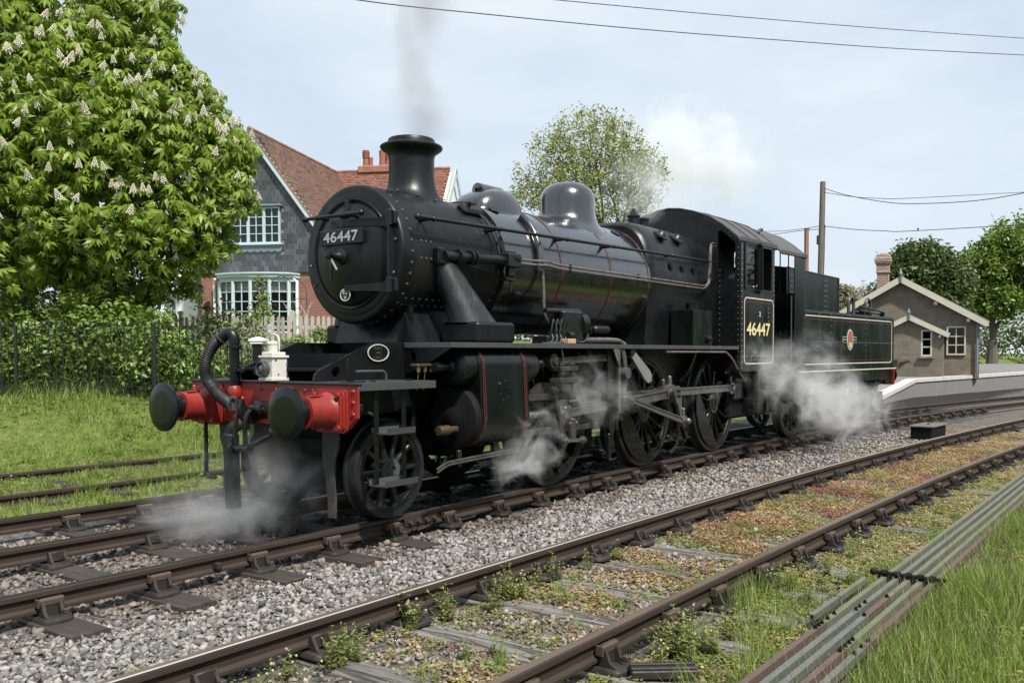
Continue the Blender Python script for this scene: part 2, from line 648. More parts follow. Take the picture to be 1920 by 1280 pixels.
pm('firebox_paint', (0.0045, 0.005, 0.0055), rough=0.36, var=0.5, scale=3, spec=.42, rvar=.1, bump=.03, bscale=6)
pm('crest_grey', (0.16, 0.13, 0.11), rough=0.5, var=0.4, scale=30)
pm('crest_gold', (0.55, 0.45, 0.2), rough=0.5, var=0.3, scale=30)
pm('lens_glass', (0.05, 0.09, 0.09), rough=0.06, var=0.2, rvar=0, spec=0.9)
pm('slate', (0.070, 0.077, 0.085), rough=0.55, var=0.25, scale=5, island=0.35, col2=(0.11, 0.112, 0.11), mixpos=(0.55, 0.75), rvar=0.1)
pm('clay_tile', (0.25, 0.135, 0.10), rough=0.8, var=0.25, scale=3, island=0.28, col2=(0.19, 0.15, 0.115), mixpos=(0.46, 0.64), rvar=.05)
pm('clay_tile_red', (0.225, 0.10, 0.068), rough=0.8, var=0.22, scale=3, island=0.28, col2=(0.22, 0.13, 0.085), mixpos=(0.55, 0.75), rvar=.05)
pm('pale_blue_paint', (0.43, 0.52, 0.54), rough=0.5, var=0.08, scale=6, rvar=.05)
pm('lead_grey', (0.15, 0.175, 0.20), rough=0.55, var=0.2, scale=8)
pm('white_paint', (0.75, 0.76, 0.76), rough=0.5, var=0.06, scale=6)
pm('white_render', (0.70, 0.69, 0.66), rough=0.85, var=0.06, scale=3, rvar=.02)
pm('curtain', (0.50, 0.47, 0.42), rough=0.9, var=0.3, scale=3, stretch=(12, 12, .5), rvar=.02)
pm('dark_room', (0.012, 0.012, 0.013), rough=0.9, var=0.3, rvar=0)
pm('terracotta', (0.26, 0.095, 0.06), rough=0.75, var=0.2, scale=10)
pm('cream_paint', (0.48, 0.45, 0.36), rough=0.55, var=0.08, scale=4)
pm('roof_slate', (0.10, 0.105, 0.115), rough=0.5, var=0.25, scale=4, island=.3)
pm('asphalt', (0.16, 0.155, 0.15), rough=0.9, var=0.15, scale=3, rvar=.03)
pm('kerb_white', (0.45, 0.43, 0.40), rough=0.8, var=0.15, scale=3, col2=(0.30, 0.29, 0.27), mixpos=(0.55, 0.75))
pm('fence_iron', (0.010, 0.017, 0.015), rough=0.45, var=0.3, scale=10)
pm('pale_timber', (0.38, 0.36, 0.31), rough=0.85, var=0.25, scale=9, stretch=(3, 3, .6), island=.2, col2=(0.24, 0.23, 0.20), mixpos=(0.5, 0.72), bump=.1)
pm('pole_timber', (0.135, 0.115, 0.095), rough=0.85, var=0.3, scale=6, stretch=(4, 4, .4), col2=(0.07, 0.065, 0.055), mixpos=(0.5, 0.7), bump=.15)
pm('rust_post', (0.19, 0.10, 0.065), rough=0.8, var=0.35, scale=6, col2=(0.30, 0.26, 0.22), mixpos=(0.56, 0.68), bump=.1)
pm('wire_black', (0.03, 0.03, 0.033), rough=0.6, var=0.1)
pm('galvanised', (0.15, 0.153, 0.135), rough=0.55, metal=0.35, var=0.25, scale=10, stretch=(.6, 2, 2), col2=(0.11, 0.125, 0.10), mixpos=(0.45, 0.68), rvar=.1)
pm('galvanised_mossy', (0.135, 0.135, 0.092), rough=0.7, metal=0.15, var=0.3, scale=10, stretch=(.6, 2, 2), col2=(0.10, 0.11, 0.065), mixpos=(0.45, 0.68), rvar=.1)
pm('rod_rust', (0.105, 0.07, 0.058), rough=0.7, metal=0.15, var=0.3, scale=10, stretch=(.6, 2, 2), col2=(0.10, 0.07, 0.055), mixpos=(0.45, 0.68), rvar=.1)
pm('fur_brown', (0.10, 0.07, 0.05), rough=0.9, var=0.4, scale=30)
pm('post_red', (0.42, 0.03, 0.03), rough=0.45, var=0.15)
pm('bark', (0.10, 0.085, 0.07), rough=0.9, var=0.35, scale=6, stretch=(3, 3, .6), bump=.3)
pm('bark_dark', (0.05, 0.042, 0.034), rough=0.9, var=0.35, scale=6, bump=.2)
pm('leaf_chestnut', (0.225, 0.315, 0.038), rough=0.42, var=0.3, scale=.8, island=0.35, trans=0.5, rvar=.08, coords='Object')
pm('leaf_new', (0.30, 0.335, 0.085), rough=0.5, var=0.25, scale=.8, island=0.35, trans=0.35, rvar=.05)
pm('leaf_bush', (0.145, 0.225, 0.036), rough=0.42, var=0.3, scale=1.5, island=0.4, trans=0.35, rvar=.08)
pm('leaf_shrub', (0.16, 0.21, 0.055), rough=0.5, var=0.25, scale=1.5, island=0.35, trans=0.35, rvar=.05)
pm('leaf_yellow', (0.33, 0.34, 0.05), rough=0.5, var=0.25, scale=1.5, island=0.3, trans=0.35, rvar=.05)
pm('leaf_dark', (0.085, 0.125, 0.034), rough=0.5, var=0.3, scale=.5, island=0.4, trans=0.3, rvar=.05)
pm('leaf_olive', (0.14, 0.135, 0.05), rough=0.6, var=0.3, scale=.5, island=0.35, trans=0.3, rvar=.05)
pm('blossom', (0.50, 0.46, 0.42), rough=0.7, var=0.2, scale=2, island=0.3, trans=0.3, rvar=.02)
pm('candle_white', (0.72, 0.68, 0.54), rough=0.7, var=0.12, scale=30, island=0.15, trans=0.25, rvar=.02)
pm('grass_blade', (0.178, 0.245, 0.042), rough=0.5, var=0.3, scale=1.3, island=0.4, trans=0.35, rvar=.05)
pm('grass_dry', (0.24, 0.22, 0.10), rough=0.7, var=0.3, scale=1.3, island=0.35, trans=0.25, rvar=.05)
pm('weed_green', (0.185, 0.215, 0.055), rough=0.6, var=0.3, scale=2, island=0.35, trans=0.3, rvar=.05)
pm('weed_red', (0.23, 0.105, 0.065), rough=0.65, var=0.35, scale=2, island=0.4, trans=0.25, rvar=.05)
pm('weed_ochre', (0.33, 0.235, 0.105), rough=0.65, var=0.35, scale=2, island=0.4, trans=0.25, rvar=.05)
pm('petal_pink', (0.55, 0.22, 0.45), rough=0.6, var=0.1)
pm('petal_white', (0.42, 0.42, 0.20), rough=0.6, var=0.1)


def brick_mat(name, c1, c2, mortar, bw, bh, mort=.012, axes='xz', bias=0):
    """bricks too far off to model singly: colour and fine relief only"""
    m = bpy.data.materials.new(name)
    m.use_nodes = True
    nt = m.node_tree
    L = nt.links.new
    b = nt.nodes['Principled BSDF']
    b.inputs['Roughness'].default_value = .85
    tc = nt.nodes.new('ShaderNodeTexCoord')
    sx = nt.nodes.new('ShaderNodeSeparateXYZ')
    cx = nt.nodes.new('ShaderNodeCombineXYZ')
    L(tc.outputs['Object'], sx.inputs[0])
    ad = nt.nodes.new('ShaderNodeMath')
    ad.operation = 'ADD'
    L(sx.outputs['X'], ad.inputs[0])
    L(sx.outputs['Y'], ad.inputs[1])
    L(ad.outputs[0], cx.inputs['X'])
    L(sx.outputs['Z'], cx.inputs['Y'])
    t = nt.nodes.new('ShaderNodeTexBrick')
    t.inputs['Scale'].default_value = 1
    t.inputs['Brick Width'].default_value = bw
    t.inputs['Row Height'].default_value = bh
    t.inputs['Mortar Size'].default_value = mort
    t.inputs['Bias'].default_value = bias
    t.inputs['Color1'].default_value = (*c1, 1)
    t.inputs['Color2'].default_value = (*c2, 1)
    t.inputs['Mortar'].default_value = (*mortar, 1)
    L(cx.outputs[0], t.inputs['Vector'])
    n = _tex(nt, 'ShaderNodeTexNoise', tc.outputs['Object'], Scale=3.0, Detail=8.0)
    mr = nt.nodes.new('ShaderNodeMapRange')
    mr.inputs['To Min'].default_value, mr.inputs['To Max'].default_value = .65, 1.35
    L(n.outputs['Fac'], mr.inputs['Value'])
    mu = nt.nodes.new('ShaderNodeMix')
    mu.data_type, mu.blend_type = 'RGBA', 'MULTIPLY'
    mu.inputs['Factor'].default_value = 1
    L(t.outputs['Color'], mu.inputs['A'])
    L(mr.outputs['Result'], mu.inputs['B'])
    L(mu.outputs['Result'], b.inputs['Base Color'])
    bp = nt.nodes.new('ShaderNodeBump')
    bp.inputs['Strength'].default_value = .5
    bp.inputs['Distance'].default_value = .01
    bp.invert = True
    L(t.outputs['Fac'], bp.inputs['Height'])
    L(bp.outputs['Normal'], b.inputs['Normal'])
    MATS[name] = m


brick_mat('red_brick', (0.27, 0.085, 0.055), (0.20, 0.06, 0.045), (0.22, 0.17, 0.14), .225, .075)
brick_mat('orange_brick', (0.29, 0.10, 0.06), (0.24, 0.085, 0.055), (0.34, 0.22, 0.17), .225, .075)
brick_mat('stone_wall', (0.17, 0.148, 0.112), (0.135, 0.118, 0.09), (0.16, 0.14, 0.11), .30, .13, .008)
brick_mat('chimney_brick', (0.22, 0.085, 0.075), (0.14, 0.06, 0.055), (0.50, 0.43, 0.38), .24, .085, .014)
pm('cream_course', (0.45, 0.38, 0.33), rough=0.85, var=0.15, scale=6)
pm('rivet_pale', (0.20, 0.21, 0.21), rough=0.35, var=0.2, scale=20)
# ------------------------------------------------------------------ locomotive
loco = empty('steam_locomotive', 'black steam locomotive with red buffer beam and tall chimney, standing in drifting steam', 'locomotive')
rv = MB()          # small snap-head rivets, past counting: one part


def boil_z(X):
    return 2.545


def boil_r(X):
    return 0.70 if X < 1.88 else 0.735 + (X - 1.88) / (5.1 - 1.88) * 0.055


# front buffer beam
bb = MB()
bb.prism([(-1.17, 1.275), (1.17, 1.275), (1.17, 1.0), (1.07, .905), (-1.07, .905), (-1.17, 1.0)], .03, (-.735, 0, 0), (0, -1, 0), (0, 0, 1))
beam = bb.build('buffer_beam', 'red_paint', loco)
for sgn in (-1, 1):
    m = MB()
    m.prism([(sgn * .67, 1.268), (sgn * 1.16, 1.268), (sgn * 1.16, 1.0), (sgn * 1.065, .912), (sgn * .67, .912)], .008, (-.754, 0, 0), (0, -1, 0), (0, 0, 1))
    m.build('beam_plate', 'red_paint', beam)
m = MB()
m.box((-.762, -.06, 1.10), (.02, .5, .2), .012)
m.build('drawhook_plate', 'red_paint', beam)
rb = MB()
for y in (1.13, 1.02, .92, .8, .72, .60, .52, .1, -.12, -.35, -.52, -.62, -.72, -.82, -.92, -1.02, -1.13):
    rb.rivet((-.758 if abs(y) > .67 else -.75, y, 1.225), (-1, 0, 0), .021)
for y in (.6, .5, .38, -.45, -.6):
    for z in (1.13, 1.03, .95):
        rb.rivet((-.75, y, z), (-1, 0, 0), .020)
for z in (1.13, 1.03):
    rb.rivet((-.758, -1.13, z), (-1, 0, 0), .021)
    rb.rivet((-.758, 1.13, z), (-1, 0, 0), .021)
rb.build('beam_rivets', 'red_paint', beam, kind='stuff')
m = MB()
m.box((-.735, 0, 1.284), (.07, 2.36, .014), .004)
m.build('beam_capping', 'black_paint', beam)

# buffers
for sgn in (-1, 1):
    y = .87 * sgn
    b = MB()
    for k, (w, t) in enumerate(((.40, .022), (.37, .022), (.34, .024))):
        b.prism(ring_poly(w, w * .94, .05), .03, (-.765 - .022 * k, y, 1.055), (0, -1, 0), (0, 0, 1))
    bo = b.build('buffer', 'red_paint', loco)
    m = MB()
    m.lathe([(.165, 0), (.15, .03), (.138, .07), (.133, .2), (.136, .235), (.139, .25), (.139, .262), (.12, .266)], (-.82, y, 1.055), (-1, 0, 0), 40)
    m.build('buffer_socket', 'red_paint', bo)
    m = MB()
    m.box((-.98, y - .03, 1.055 + .135), (.1, .06, .012), .004)
    m.box((-.905, y - .03, 1.055 + .137), (.03, .025, .02), .004)
    m.build('oil_step', 'red_paint', bo)
    m = MB()
    for dy in (-.15, .15):
        for dz in (-.14, .14):
            m.cyl((-.82, y + dy, 1.055 + dz), (-.85, y + dy, 1.055 + dz), .026, .024, 8)
    m.build('buffer_bolts', 'red_paint', bo, kind='stuff')
    m = MB()
    m.lathe([(.105, .24), (.105, .40), (.12, .43)], (-.82, y, 1.055), (-1, 0, 0), 28)
    m.build('buffer_shank', 'black_paint', bo)
    m = MB()
    m.lathe([(.10, .40), (.20, .408), (.220, .413), (.2265, .420), (.2265, .436), (.221, .440), (.14, .4425), (0.0, .4435)], (-.82, y, 1.055), (-1, 0, 0), 56)
    m.build('buffer_head', 'green_black_paint', bo, sharp=50)

# drawhook and screw coupling hanging down
m = MB()
hk = [(-.10, -.06), (-.10, .06), (.02, .055), (.07, .07), (.12, .045), (.16, .0), (.2, .045), (.235, .11), (.25, .115), (.27, .05), (.265, -.03), (.22, -.10), (.14, -.12), (.06, -.08)]
m.prism(hk, .05, (-.78, .02, 1.03), (-1, 0, 0), (0, 0, 1))
m.build('drawhook', 'black_paint', loco)
m = MB()
m.lathe([(.075, 0), (.08, .02), (.08, .08), (.06, .09), (.05, .12)], (-.80, -.02, 1.05), (-1, 0, 0), 20)
m.cyl((-.92, -.14, 1.05), (-.92, .0, 1.05), .045, .045, 14)
m.cyl((-.92, -.18, 1.05), (-.92, -.14, 1.05), .026, .026, 6)
m.build('coupling_trunnion', 'oily_black', loco)
m = MB()
for y0, dx in ((.075, -.01), (-.045, .0)):
    m.tube(arc([(-.985 + dx, y0, 1.04), (-1.02 + dx, y0, 1.0), (-1.03 + dx, y0 + .01, .9), (-1.015 + dx, y0 + .025, .72)]), .021, 8)
m.cyl((-1.015, -.06, .70), (-1.015, .14, .70), .03, .03, 12)
m.cyl((-1.015, -.085, .70), (-1.015, -.06, .70), .045, .045, 12)
m.cyl((-1.015, .14, .70), (-1.015, .175, .70), .05, .05, 12)
m.tube([(-1.015, -.02, .70), (-.95, -.3, .83)], .025, 8)
m.tube([(-1.0, .03, .70), (-.97, .03, .50)], [.025, .045], 8)
m.cyl((-.93, -.38, .86), (-.93, -.3, .86), .055, .055, 12)
m.build('screw_coupling', 'oily_black', loco)

# vacuum brake standpipe and hose
pipe = MB()
pipe.tube([(-.785, .44, 1.20), (-.785, .44, 1.66)], .047, 16)
pipe.tube(arc([(-.785, .44, 1.64), (-.785, .445, 1.70), (-.795, .47, 1.735), (-.81, .51, 1.735), (-.83, .56, 1.70)]), .052, 16)
pipe.cyl((-.785, .44, 1.60), (-.785, .44, 1.625), .066, .066, 16)
pipe.cyl((-.785, .44, 1.37), (-.785, .44, 1.42), .055, .055, 16)
pipe.box((-.79, .37, 1.395), (.03, .12, .035), .008)
pipe.cyl((-.80, .32, 1.395), (-.775, .32, 1.395), .025, .025, 8)
vac = pipe.build('vacuum_standpipe', 'black_paint', loco)
m = MB()
m.lathe([(.05, 0), (.066, -.03), (.066, -.09), (.05, -.12), (.02, -.13)], (-.79, .44, 1.248), (0, 0, 1), 20)
m.build('standpipe_elbow', 'red_paint', vac)
hp = arc([(-.83, .565, 1.70), (-.87, .65, 1.62), (-.90, .72, 1.48), (-.91, .71, 1.34), (-.90, .58, 1.20), (-.90, .42, 1.11), (-.90, .30, 1.075)], 14)
rs = [.050 + (.008 if i % 2 else 0) for i in range(len(hp))]
m = MB()
m.tube(hp, rs, 16)
m.build('vacuum_hose', 'rubber_hose', vac, sharp=60)
m = MB()
m.cyl(hp[0], hp[2], .068, .068, 16)
m.cyl(hp[-4], hp[-1], .067, .067, 16)
m.box((-.91, .30, 1.085), (.05, .06, .14), .01)
m.cyl((-.93, .285, 1.13), (-.93, .25, 1.15), .016, .016, 8)
m.build('hose_clip', 'grey_plate', vac, kind='stuff')
# steam-heating hose and bag hanging from the beam
m = MB()
m.tube(arc([(-.80, .20, .90), (-.86, .25, .90), (-.90, .30, .87), (-.91, .33, .80), (-.91, .33, .62), (-.90, .33, .30), (-.90, .32, .12)], 8), [.058] * 24 + [.072] * 25, 14)
m.cyl((-.91, .33, .77), (-.91, .33, .74), .068, .068, 14)
m.build('steam_heating_hose', 'rubber_hose', loco)
m = MB()
m.tube([(-.78, .88, .92), (-.80, .88, .90), (-.80, .88, .40), (-.80, .84, .36), (-.80, .74, .36)], .02, 8)
m.build('side_pipe', 'black_paint', loco)

# front platform
m = MB()
m.box((-.265, 0, 1.291), (.95, 2.34, .012))
for sgn in (-1, 1):
    m.box((-.245, sgn * 1.165, 1.262), (.97, .012, .07), .003)
m.box((.222, 0, 1.262), (.012, 2.33, .06), .003)
dk = m.build('front_platform', 'grey_plate', loco)
m = MB()
m.prism(ring_poly(.07, .21, .025), .012, (-.60, -.93, 1.40), (1, 0, 0), (0, 0, 1))
m.box((-.62, -.96, 1.300), (.16, .12, .01), .003)
for x in (-.55, .02, .06, -.42):
    m.box((x, -1.02, 1.303), (.05, .04, .014), .004)
m.build('lamp_iron', 'black_paint', dk)
m = MB()
m.tube(arc([(-.56, -.95, 1.39), (-.3, -.95, 1.39), (-.22, -.95, 1.385), (-.19, -.95, 1.35), (-.19, -.95, 1.29)], 5), .012, 8)
m.build('hand_grip', 'grey_plate', dk)
# main frames with the sloping front
for sgn in (-1, 1):
    y = .56 * sgn
    fp = [(-.70, 1.297), (-.67, 1.37), (-.60, 1.42), (.02, 1.66), (.46, 1.66), (.46, 1.28), (9.0, 1.60), (9.0, .98), (-.70, .93)]
    fp = [(-.70, .93), (-.70, 1.30), (-.685, 1.36), (-.63, 1.405), (.03, 1.66), (7.2, 1.655), (8.6, 1.655), (8.6, 1.0), (6.9, .9), (2.0, .9), (.6, 1.0)]
    m = MB()
    m.prism(fp, .03, (0, y, 0), (1, 0, 0), (0, 0, 1), holes=[ell(.05, .05, 16, (-.45, 1.385))])
    fr_ = m.build('main_frame', 'black_paint', loco)
    if sgn < 0:
        m = MB()
        m.prism(ell(.140, .083, 40), .012, (.07, y - .022, 1.555), (1, 0, 0), (0, 0, 1))
        wp = m.build('works_plate', 'black_paint', fr_)
    else:
        continue
    m = MB()
    m.prism(ell(.140, .083, 40), .006, (.07, y - .031, 1.555), (1, 0, 0), (0, 0, 1), holes=[ell(.130, .074, 40)])
    m.build('plate_rim', 'cream_line', fr_)
    for t_, z_, w_, h_ in (('BUILT', 1.588, .11, .024), ('1950', 1.545, .065, .020), ('CREWE', 1.499, .11, .024)):
        text_obj(t_, 'plate_lettering', 'bright_steel', fr_, (.07 - w_ / 2, y - .029, z_), (1, 0, 0), (0, 0, 1), h_, w_, .002)
m = MB()
m.box((.02, 0, 1.0), (.04, 1.1, .9))
m.box((-.30, 0, 1.40), (.7, 1.08, .03), .005)
m.tube([(-.05, -.54, 1.44), (-.05, .54, 1.44)], .11, 20)
m.box((3.8, 0, 1.30), (8.5, 1.0, .5))
m.box((4.0, 0, 1.0), (.2, 1.1, .5))
m.box((2.0, 0, 1.0), (.2, 1.1, .6))
m.box((8.3, 0, .85), (.3, 1.9, .5))
m.build('frame_stretcher', 'sooty_black', loco)

# smokebox and its saddle
m = MB()
m.lathe([(.62, .30), (.672, .302), (.69, .312), (.70, .34), (.70, 1.88)], (0, 0, 2.545), (1, 0, 0), 96, caps=False)
m.lathe([(.52, .288), (.62, .30)], (0, 0, 2.545), (1, 0, 0), 96, caps=False)
m.lathe([(.62, .296), (.60, .288), (.52, .287)], (0, 0, 2.545), (1, 0, 0), 96, caps=False)
sb = m.build('smokebox', 'smokebox_paint', loco, sharp=50)
m = MB()
m.lathe([(.0, -.115), (.12, -.11), (.26, -.085), (.40, -.04), (.485, .005), (.512, .02), (.52, .035), (.52, .05)], (.265, 0, 2.545), (1, 0, 0), 96, caps=False)
door = m.build('smokebox_door', 'smokebox_paint', loco, sharp=50)
m = MB()
m.lathe([(.525, .0), (.545, -.012), (.555, 0.0), (.555, .02)], (.285, 0, 2.545), (1, 0, 0), 96, caps=False)
m.build('door_joint_ring', 'black_paint', door, sharp=50)
m = MB()
m.tube([(.222, -.585, 2.20), (.222, -.585, 2.92)], .018, 10)
for z in (2.86, 2.21):
    m.box((.235, -.585, z), (.05, .075, .16), .01)
    m.box((.265, -.625, z), (.05, .06, .13), .01)
m.build('door_hinge', 'black_paint', door)


def door_x(r):
    """front of the dished door at radius r"""
    prof = [(0, -.115), (.12, -.11), (.26, -.085), (.40, -.04), (.485, .005), (.512, .02), (.6, .02)]
    for (a, xa), (b, xb) in zip(prof, prof[1:]):
        if a <= r <= b:
            return .265 + xa + (xb - xa) * (r - a) / (b - a)
    return .285


for z in (2.835, 2.20):
    sec = []
    for y in (-.56, -.5, -.4, -.3, -.2, -.1, 0.0):
        x = door_x(math.hypot(y, z - 2.545)) - .012
        h = .075 if y < -.48 else .058 - .02 * (y + .5) / .5
        h *= .8
        sec.append([V(x + .02, y, z + h), V(x - .008, y, z + h * .92), V(x - .008, y, z - h * .92), V(x + .02, y, z - h)])
    m = MB()
    m.loft(sec)
    m.build('hinge_strap', 'smokebox_paint', door)
m = MB()
m.box((.155, -.003, 2.705), (.03, .62, .155), .008)
for y in (.285, -.29):
    m.cyl((.142, y, 2.705), (.134, y, 2.705), .012, .012, 8)
npl = m.build('number_plate', 'black_paint', door)
text_obj('46447', 'plate_numerals', 'white_letter', npl if False else door, (.138, .245, 2.655), (0, -1, 0), (0, 0, 1), .105, .50, .002, bold=.014)
m = MB()
m.prism(ell(.074, .062, 32), .01, (.205, .0, 2.135), (0, -1, 0), (0, 0, 1))
m.build('shed_plate', 'black_paint', door)
m = MB()
m.prism(ell(.074, .062, 32), .004, (.199, .0, 2.135), (0, -1, 0), (0, 0, 1), holes=[ell(.067, .055, 32)])
m.build('shed_plate_rim', 'white_letter', door)
text_obj('82', 'shed_code', 'white_letter', door, (.1985, .035, 2.141), (0, -1, 0), (0, 0, 1), .040, .068, .002)
text_obj('H', 'shed_code', 'white_letter', door, (.1985, .014, 2.092), (0, -1, 0), (0, 0, 1), .036, .028, .002)
# dart and its two handles
m = MB()
m.lathe([(.085, .0), (.085, .02), (.055, .04), (.05, .07), (.035, .09), (.03, .16), (.04, .165), (.04, .19), (.015, .2)], (.16, .0, 2.51), (-1, 0, 0), 24)
m.build('door_dart', 'black_paint', door)
m = MB()
m.tube([(.02, .02, 2.50), (-.02, -.13, 2.355)], .012, 8)
m.build('dart_handle', 'bright_steel', door)
m = MB()
m.tube([(.03, .0, 2.47), (.02, .005, 2.27)], .013, 8)
m.build('dart_handle', 'black_paint', door)
m = MB()
m.tube([(.075, .45, 2.905), (.075, -.37, 2.905)], .019, 12)
for y in (.445, -.365):
    m.ball((.075, y, 2.905), .032)
for y in (.26, -.16):
    m.cyl((.075, y, 2.905), (.22, y, 2.905), .014, .02, 8)
    m.ball((.075, y, 2.905), .027)
m.build('door_handrail', 'black_paint', door)
m = MB()
m.prism(ring_poly(.055, .20, .022), .014, (.245, .01, 3.02), (0, -1, 0), (0, 0, 1))
m.box((.22, .02, 2.925), (.08, .16, .014), .004)
m.build('top_lamp_iron', 'black_paint', door)
for i in range(40):
    a = 2 * PI * i / 40
    rv.rivet((.43, .70 * math.cos(a), 2.545 + .70 * math.sin(a)), (0, math.cos(a), math.sin(a)), .019)
    if math.sin(a) < .9:
        rv.rivet((1.80, .70 * math.cos(a), 2.545 + .70 * math.sin(a)), (0, math.cos(a), math.sin(a)), .016)
for a_ in (-8, -28, -160, -190):
    a = R(a_)
    rv.rivet((.287, .62 * math.cos(a), 2.545 + .62 * math.sin(a)), (-1, 0, 0), .02)
for zz in (2.66, 2.49):
    for k in range(3):
        yy = -math.sqrt(.70 ** 2 - (zz - 2.545) ** 2)
        rv.rivet((.56 + .07 * k, yy, zz), (0, yy, zz - 2.545), .017)
for a_ in (-40, -47, 25, 33):
    a = R(180 - a_)
    for k in range(9 if a_ < 0 else 3):
        rv.rivet(((.5 if a_ < 0 else 1.5) + .1 * k, .7 * math.cos(a), 2.545 + .7 * math.sin(a)), (0, math.cos(a), math.sin(a)), .016)
# saddle
m = MB()
prof = [(-.60, 1.655), (-.58, 1.70), (-.42, 2.02), (.42, 2.02), (.58, 1.70), (.60, 1.655)]
m.prism(prof, 1.1, (1.12, 0, 0), (0, 1, 0), (0, 0, 1))
m.box((.62, 0, 1.80), (.06, 1.0, .5))
m.build('smokebox_saddle', 'smokebox_paint', loco)
m = MB()
m.prism([(.46, 1.66), (.62, 2.05), (.66, 2.05), (.62, 1.66)], .9, (0, 0, 0), (1, 0, 0), (0, 0, 1))
m.build('saddle_plate', 'black_paint', loco)


# chimney
def surf_z(y, r):
    return 2.545 + math.sqrt(max(.05, r * r - y * y))


CHX = 1.165
prof = [(.246, 3.64), (.243, 3.55), (.243, 3.47), (.247, 3.41), (.258, 3.35), (.278, 3.30), (.305, 3.26), (.345, 3.235), (.37, 3.225), (.37, 3.20)]
secs = []
n = 64
for j, (r, z) in enumerate(prof):
    w = max(0, min(1, (3.50 - z) / .27))
    w = w * w
    sec = []
    for i in range(n):
        t = 2 * PI * i / n
        y = r * math.sin(t)
        drop = (3.245 - surf_z(y, .70)) * w
        sec.append(V(CHX + r * math.cos(t), y, z + .01 - drop))
    secs.append(sec)
m = MB()
m.loft(secs[::-1], caps=False)
m.lathe([(.246, 3.64), (.252, 3.672), (.272, 3.698), (.305, 3.718), (.328, 3.735), (.337, 3.752), (.335, 3.766), (.32, 3.776), (.275, 3.79), (.256, 3.80), (.252, 3.832), (.244, 3.845), (.218, 3.845), (.205, 3.82), (.2, 3.2)], (CHX, 0, 0.01), (0, 0, 1), 64, caps=False)
ch = m.build('chimney', 'smokebox_paint', loco, sharp=45)
for i in range(10):
    t = 2 * PI * (i + .5) / 10
    y = .35 * math.sin(t)
    rv.rivet((CHX + .35 * math.cos(t), y, surf_z(y, .70) + .02), (0, y, .6), .018)

# boiler barrel, cladding bands, clack pipe
m = MB()
m.lathe([(.70, 1.87), (.735, 1.88), (.79, 5.15)], (0, 0, 2.545), (1, 0, 0), 96, caps=False)
bl = m.build('boiler', 'boiler_paint', loco, sharp=50)
for x in (1.90, 2.96, 4.08, 5.06):
    m = MB()
    r0 = boil_r(x)
    m.lathe([(r0, -.03), (r0 + .006, -.028), (r0 + .006, .028), (r0, .03)], (x, 0, 2.545), (1, 0, 0), 96, caps=False)
    m.build('boiler_band', 'boiler_paint', bl)
    m = MB()
    if x > 2:
        for dx in (-.02, .02):
            m.lathe([(r0 + .0062, dx - .004), (r0 + .0074, dx - .003), (r0 + .0074, dx + .003), (r0 + .0062, dx + .004)], (x, 0, 2.545), (1, 0, 0), 96, caps=False)
        m.build('red_lining', 'red_line', bl)
m = MB()
pth = []
for a_ in range(52, -6, -4):
    a = R(180 - a_)
    rr = boil_r(2.47) + .03
    pth.append(V(2.47 + .05 * math.sin(R(a_ * 1.6)), rr * math.cos(a), 2.545 + rr * math.sin(a)))
m.tube(pth, .045, 12)
m.build('clack_pipe', 'boiler_paint', loco)
m = MB()
m.tube(arc([(2.49, -.79, 2.60), (2.50, -.80, 2.3), (2.52, -.80, 2.02), (2.60, -.82, 1.90), (2.68, -.86, 1.84)], 6), .02, 10)
m.build('oil_feed_pipe', 'copper_pipe', loco)

# top feed casing
secs = []
for x, w, zt in ((2.04, .10, 3.29), (2.09, .22, 3.35), (2.17, .28, 3.42), (2.29, .315, 3.475), (2.45, .33, 3.51), (2.60, .33, 3.515), (2.68, .325, 3.49), (2.74, .315, 3.44), (2.765, .305, 3.36), (2.77, .30, 3.2)):
    sec = []
    for i in range(17):
        t = PI * i / 16
        ca, sa = math.cos(t), math.sin(t)
        y = w * math.copysign(abs(ca) ** .62, ca)
        z = 3.12 + (zt - 3.12) * (abs(sa) ** .62) if i not in (0, 16) else 3.05
        sec.append(V(x, y, z))
    secs.append(sec)
m = MB()
m.loft(secs, caps=True)
tf = m.build('top_feed', 'boiler_paint', loco, sharp=60)
m = MB()
m.lathe([(.02, 0), (.08, .02), (.08, .44), (.07, .44), (.07, .2), (0, .2)], (2.26, .0, 3.485), (1, 0, 0), 20, caps=False)
m.box((2.44, 0, 3.46), (.3, .15, .08), .01)
m.build('top_feed_cap', 'boiler_paint', tf)
# inspection cover between the casings, lubricator cup on the smokebox side
m = MB()
a = R(180 - 52)
m.box((1.62, .72 * math.cos(a), 2.545 + .72 * math.sin(a)), (.34, .16, .09), .03, ax=((1, 0, 0), (0, -math.sin(a), math.cos(a)), (0, math.cos(a), math.sin(a))))
m.cyl((1.55, .76 * math.cos(a), 2.545 + .76 * math.sin(a)), (1.55, .82 * math.cos(a), 2.545 + .82 * math.sin(a)), .03, .02, 8)
m.tube(arc([(1.70, -.48, 3.09), (1.73, -.60, 2.98), (1.74, -.70, 2.8), (1.74, -.76, 2.6)], 5), .014, 6)
m.build('anti_vacuum_valve', 'smokebox_paint', loco)
m = MB()
a = R(180 - 60)
m.lathe([(.07, 0), (.075, .008), (.05, .015), (0, .018)], (2.12, .745 * math.cos(a), 2.545 + .745 * math.sin(a)), (0, math.cos(a), math.sin(a)), 20)
a = R(180 - 57)
m.lathe([(.07, 0), (.075, .008), (.05, .015), (0, .018)], (4.75, .785 * math.cos(a), 2.545 + .785 * math.sin(a)), (0, math.cos(a), math.sin(a)), 20)
m.build('washout_cover', 'black_paint', bl)

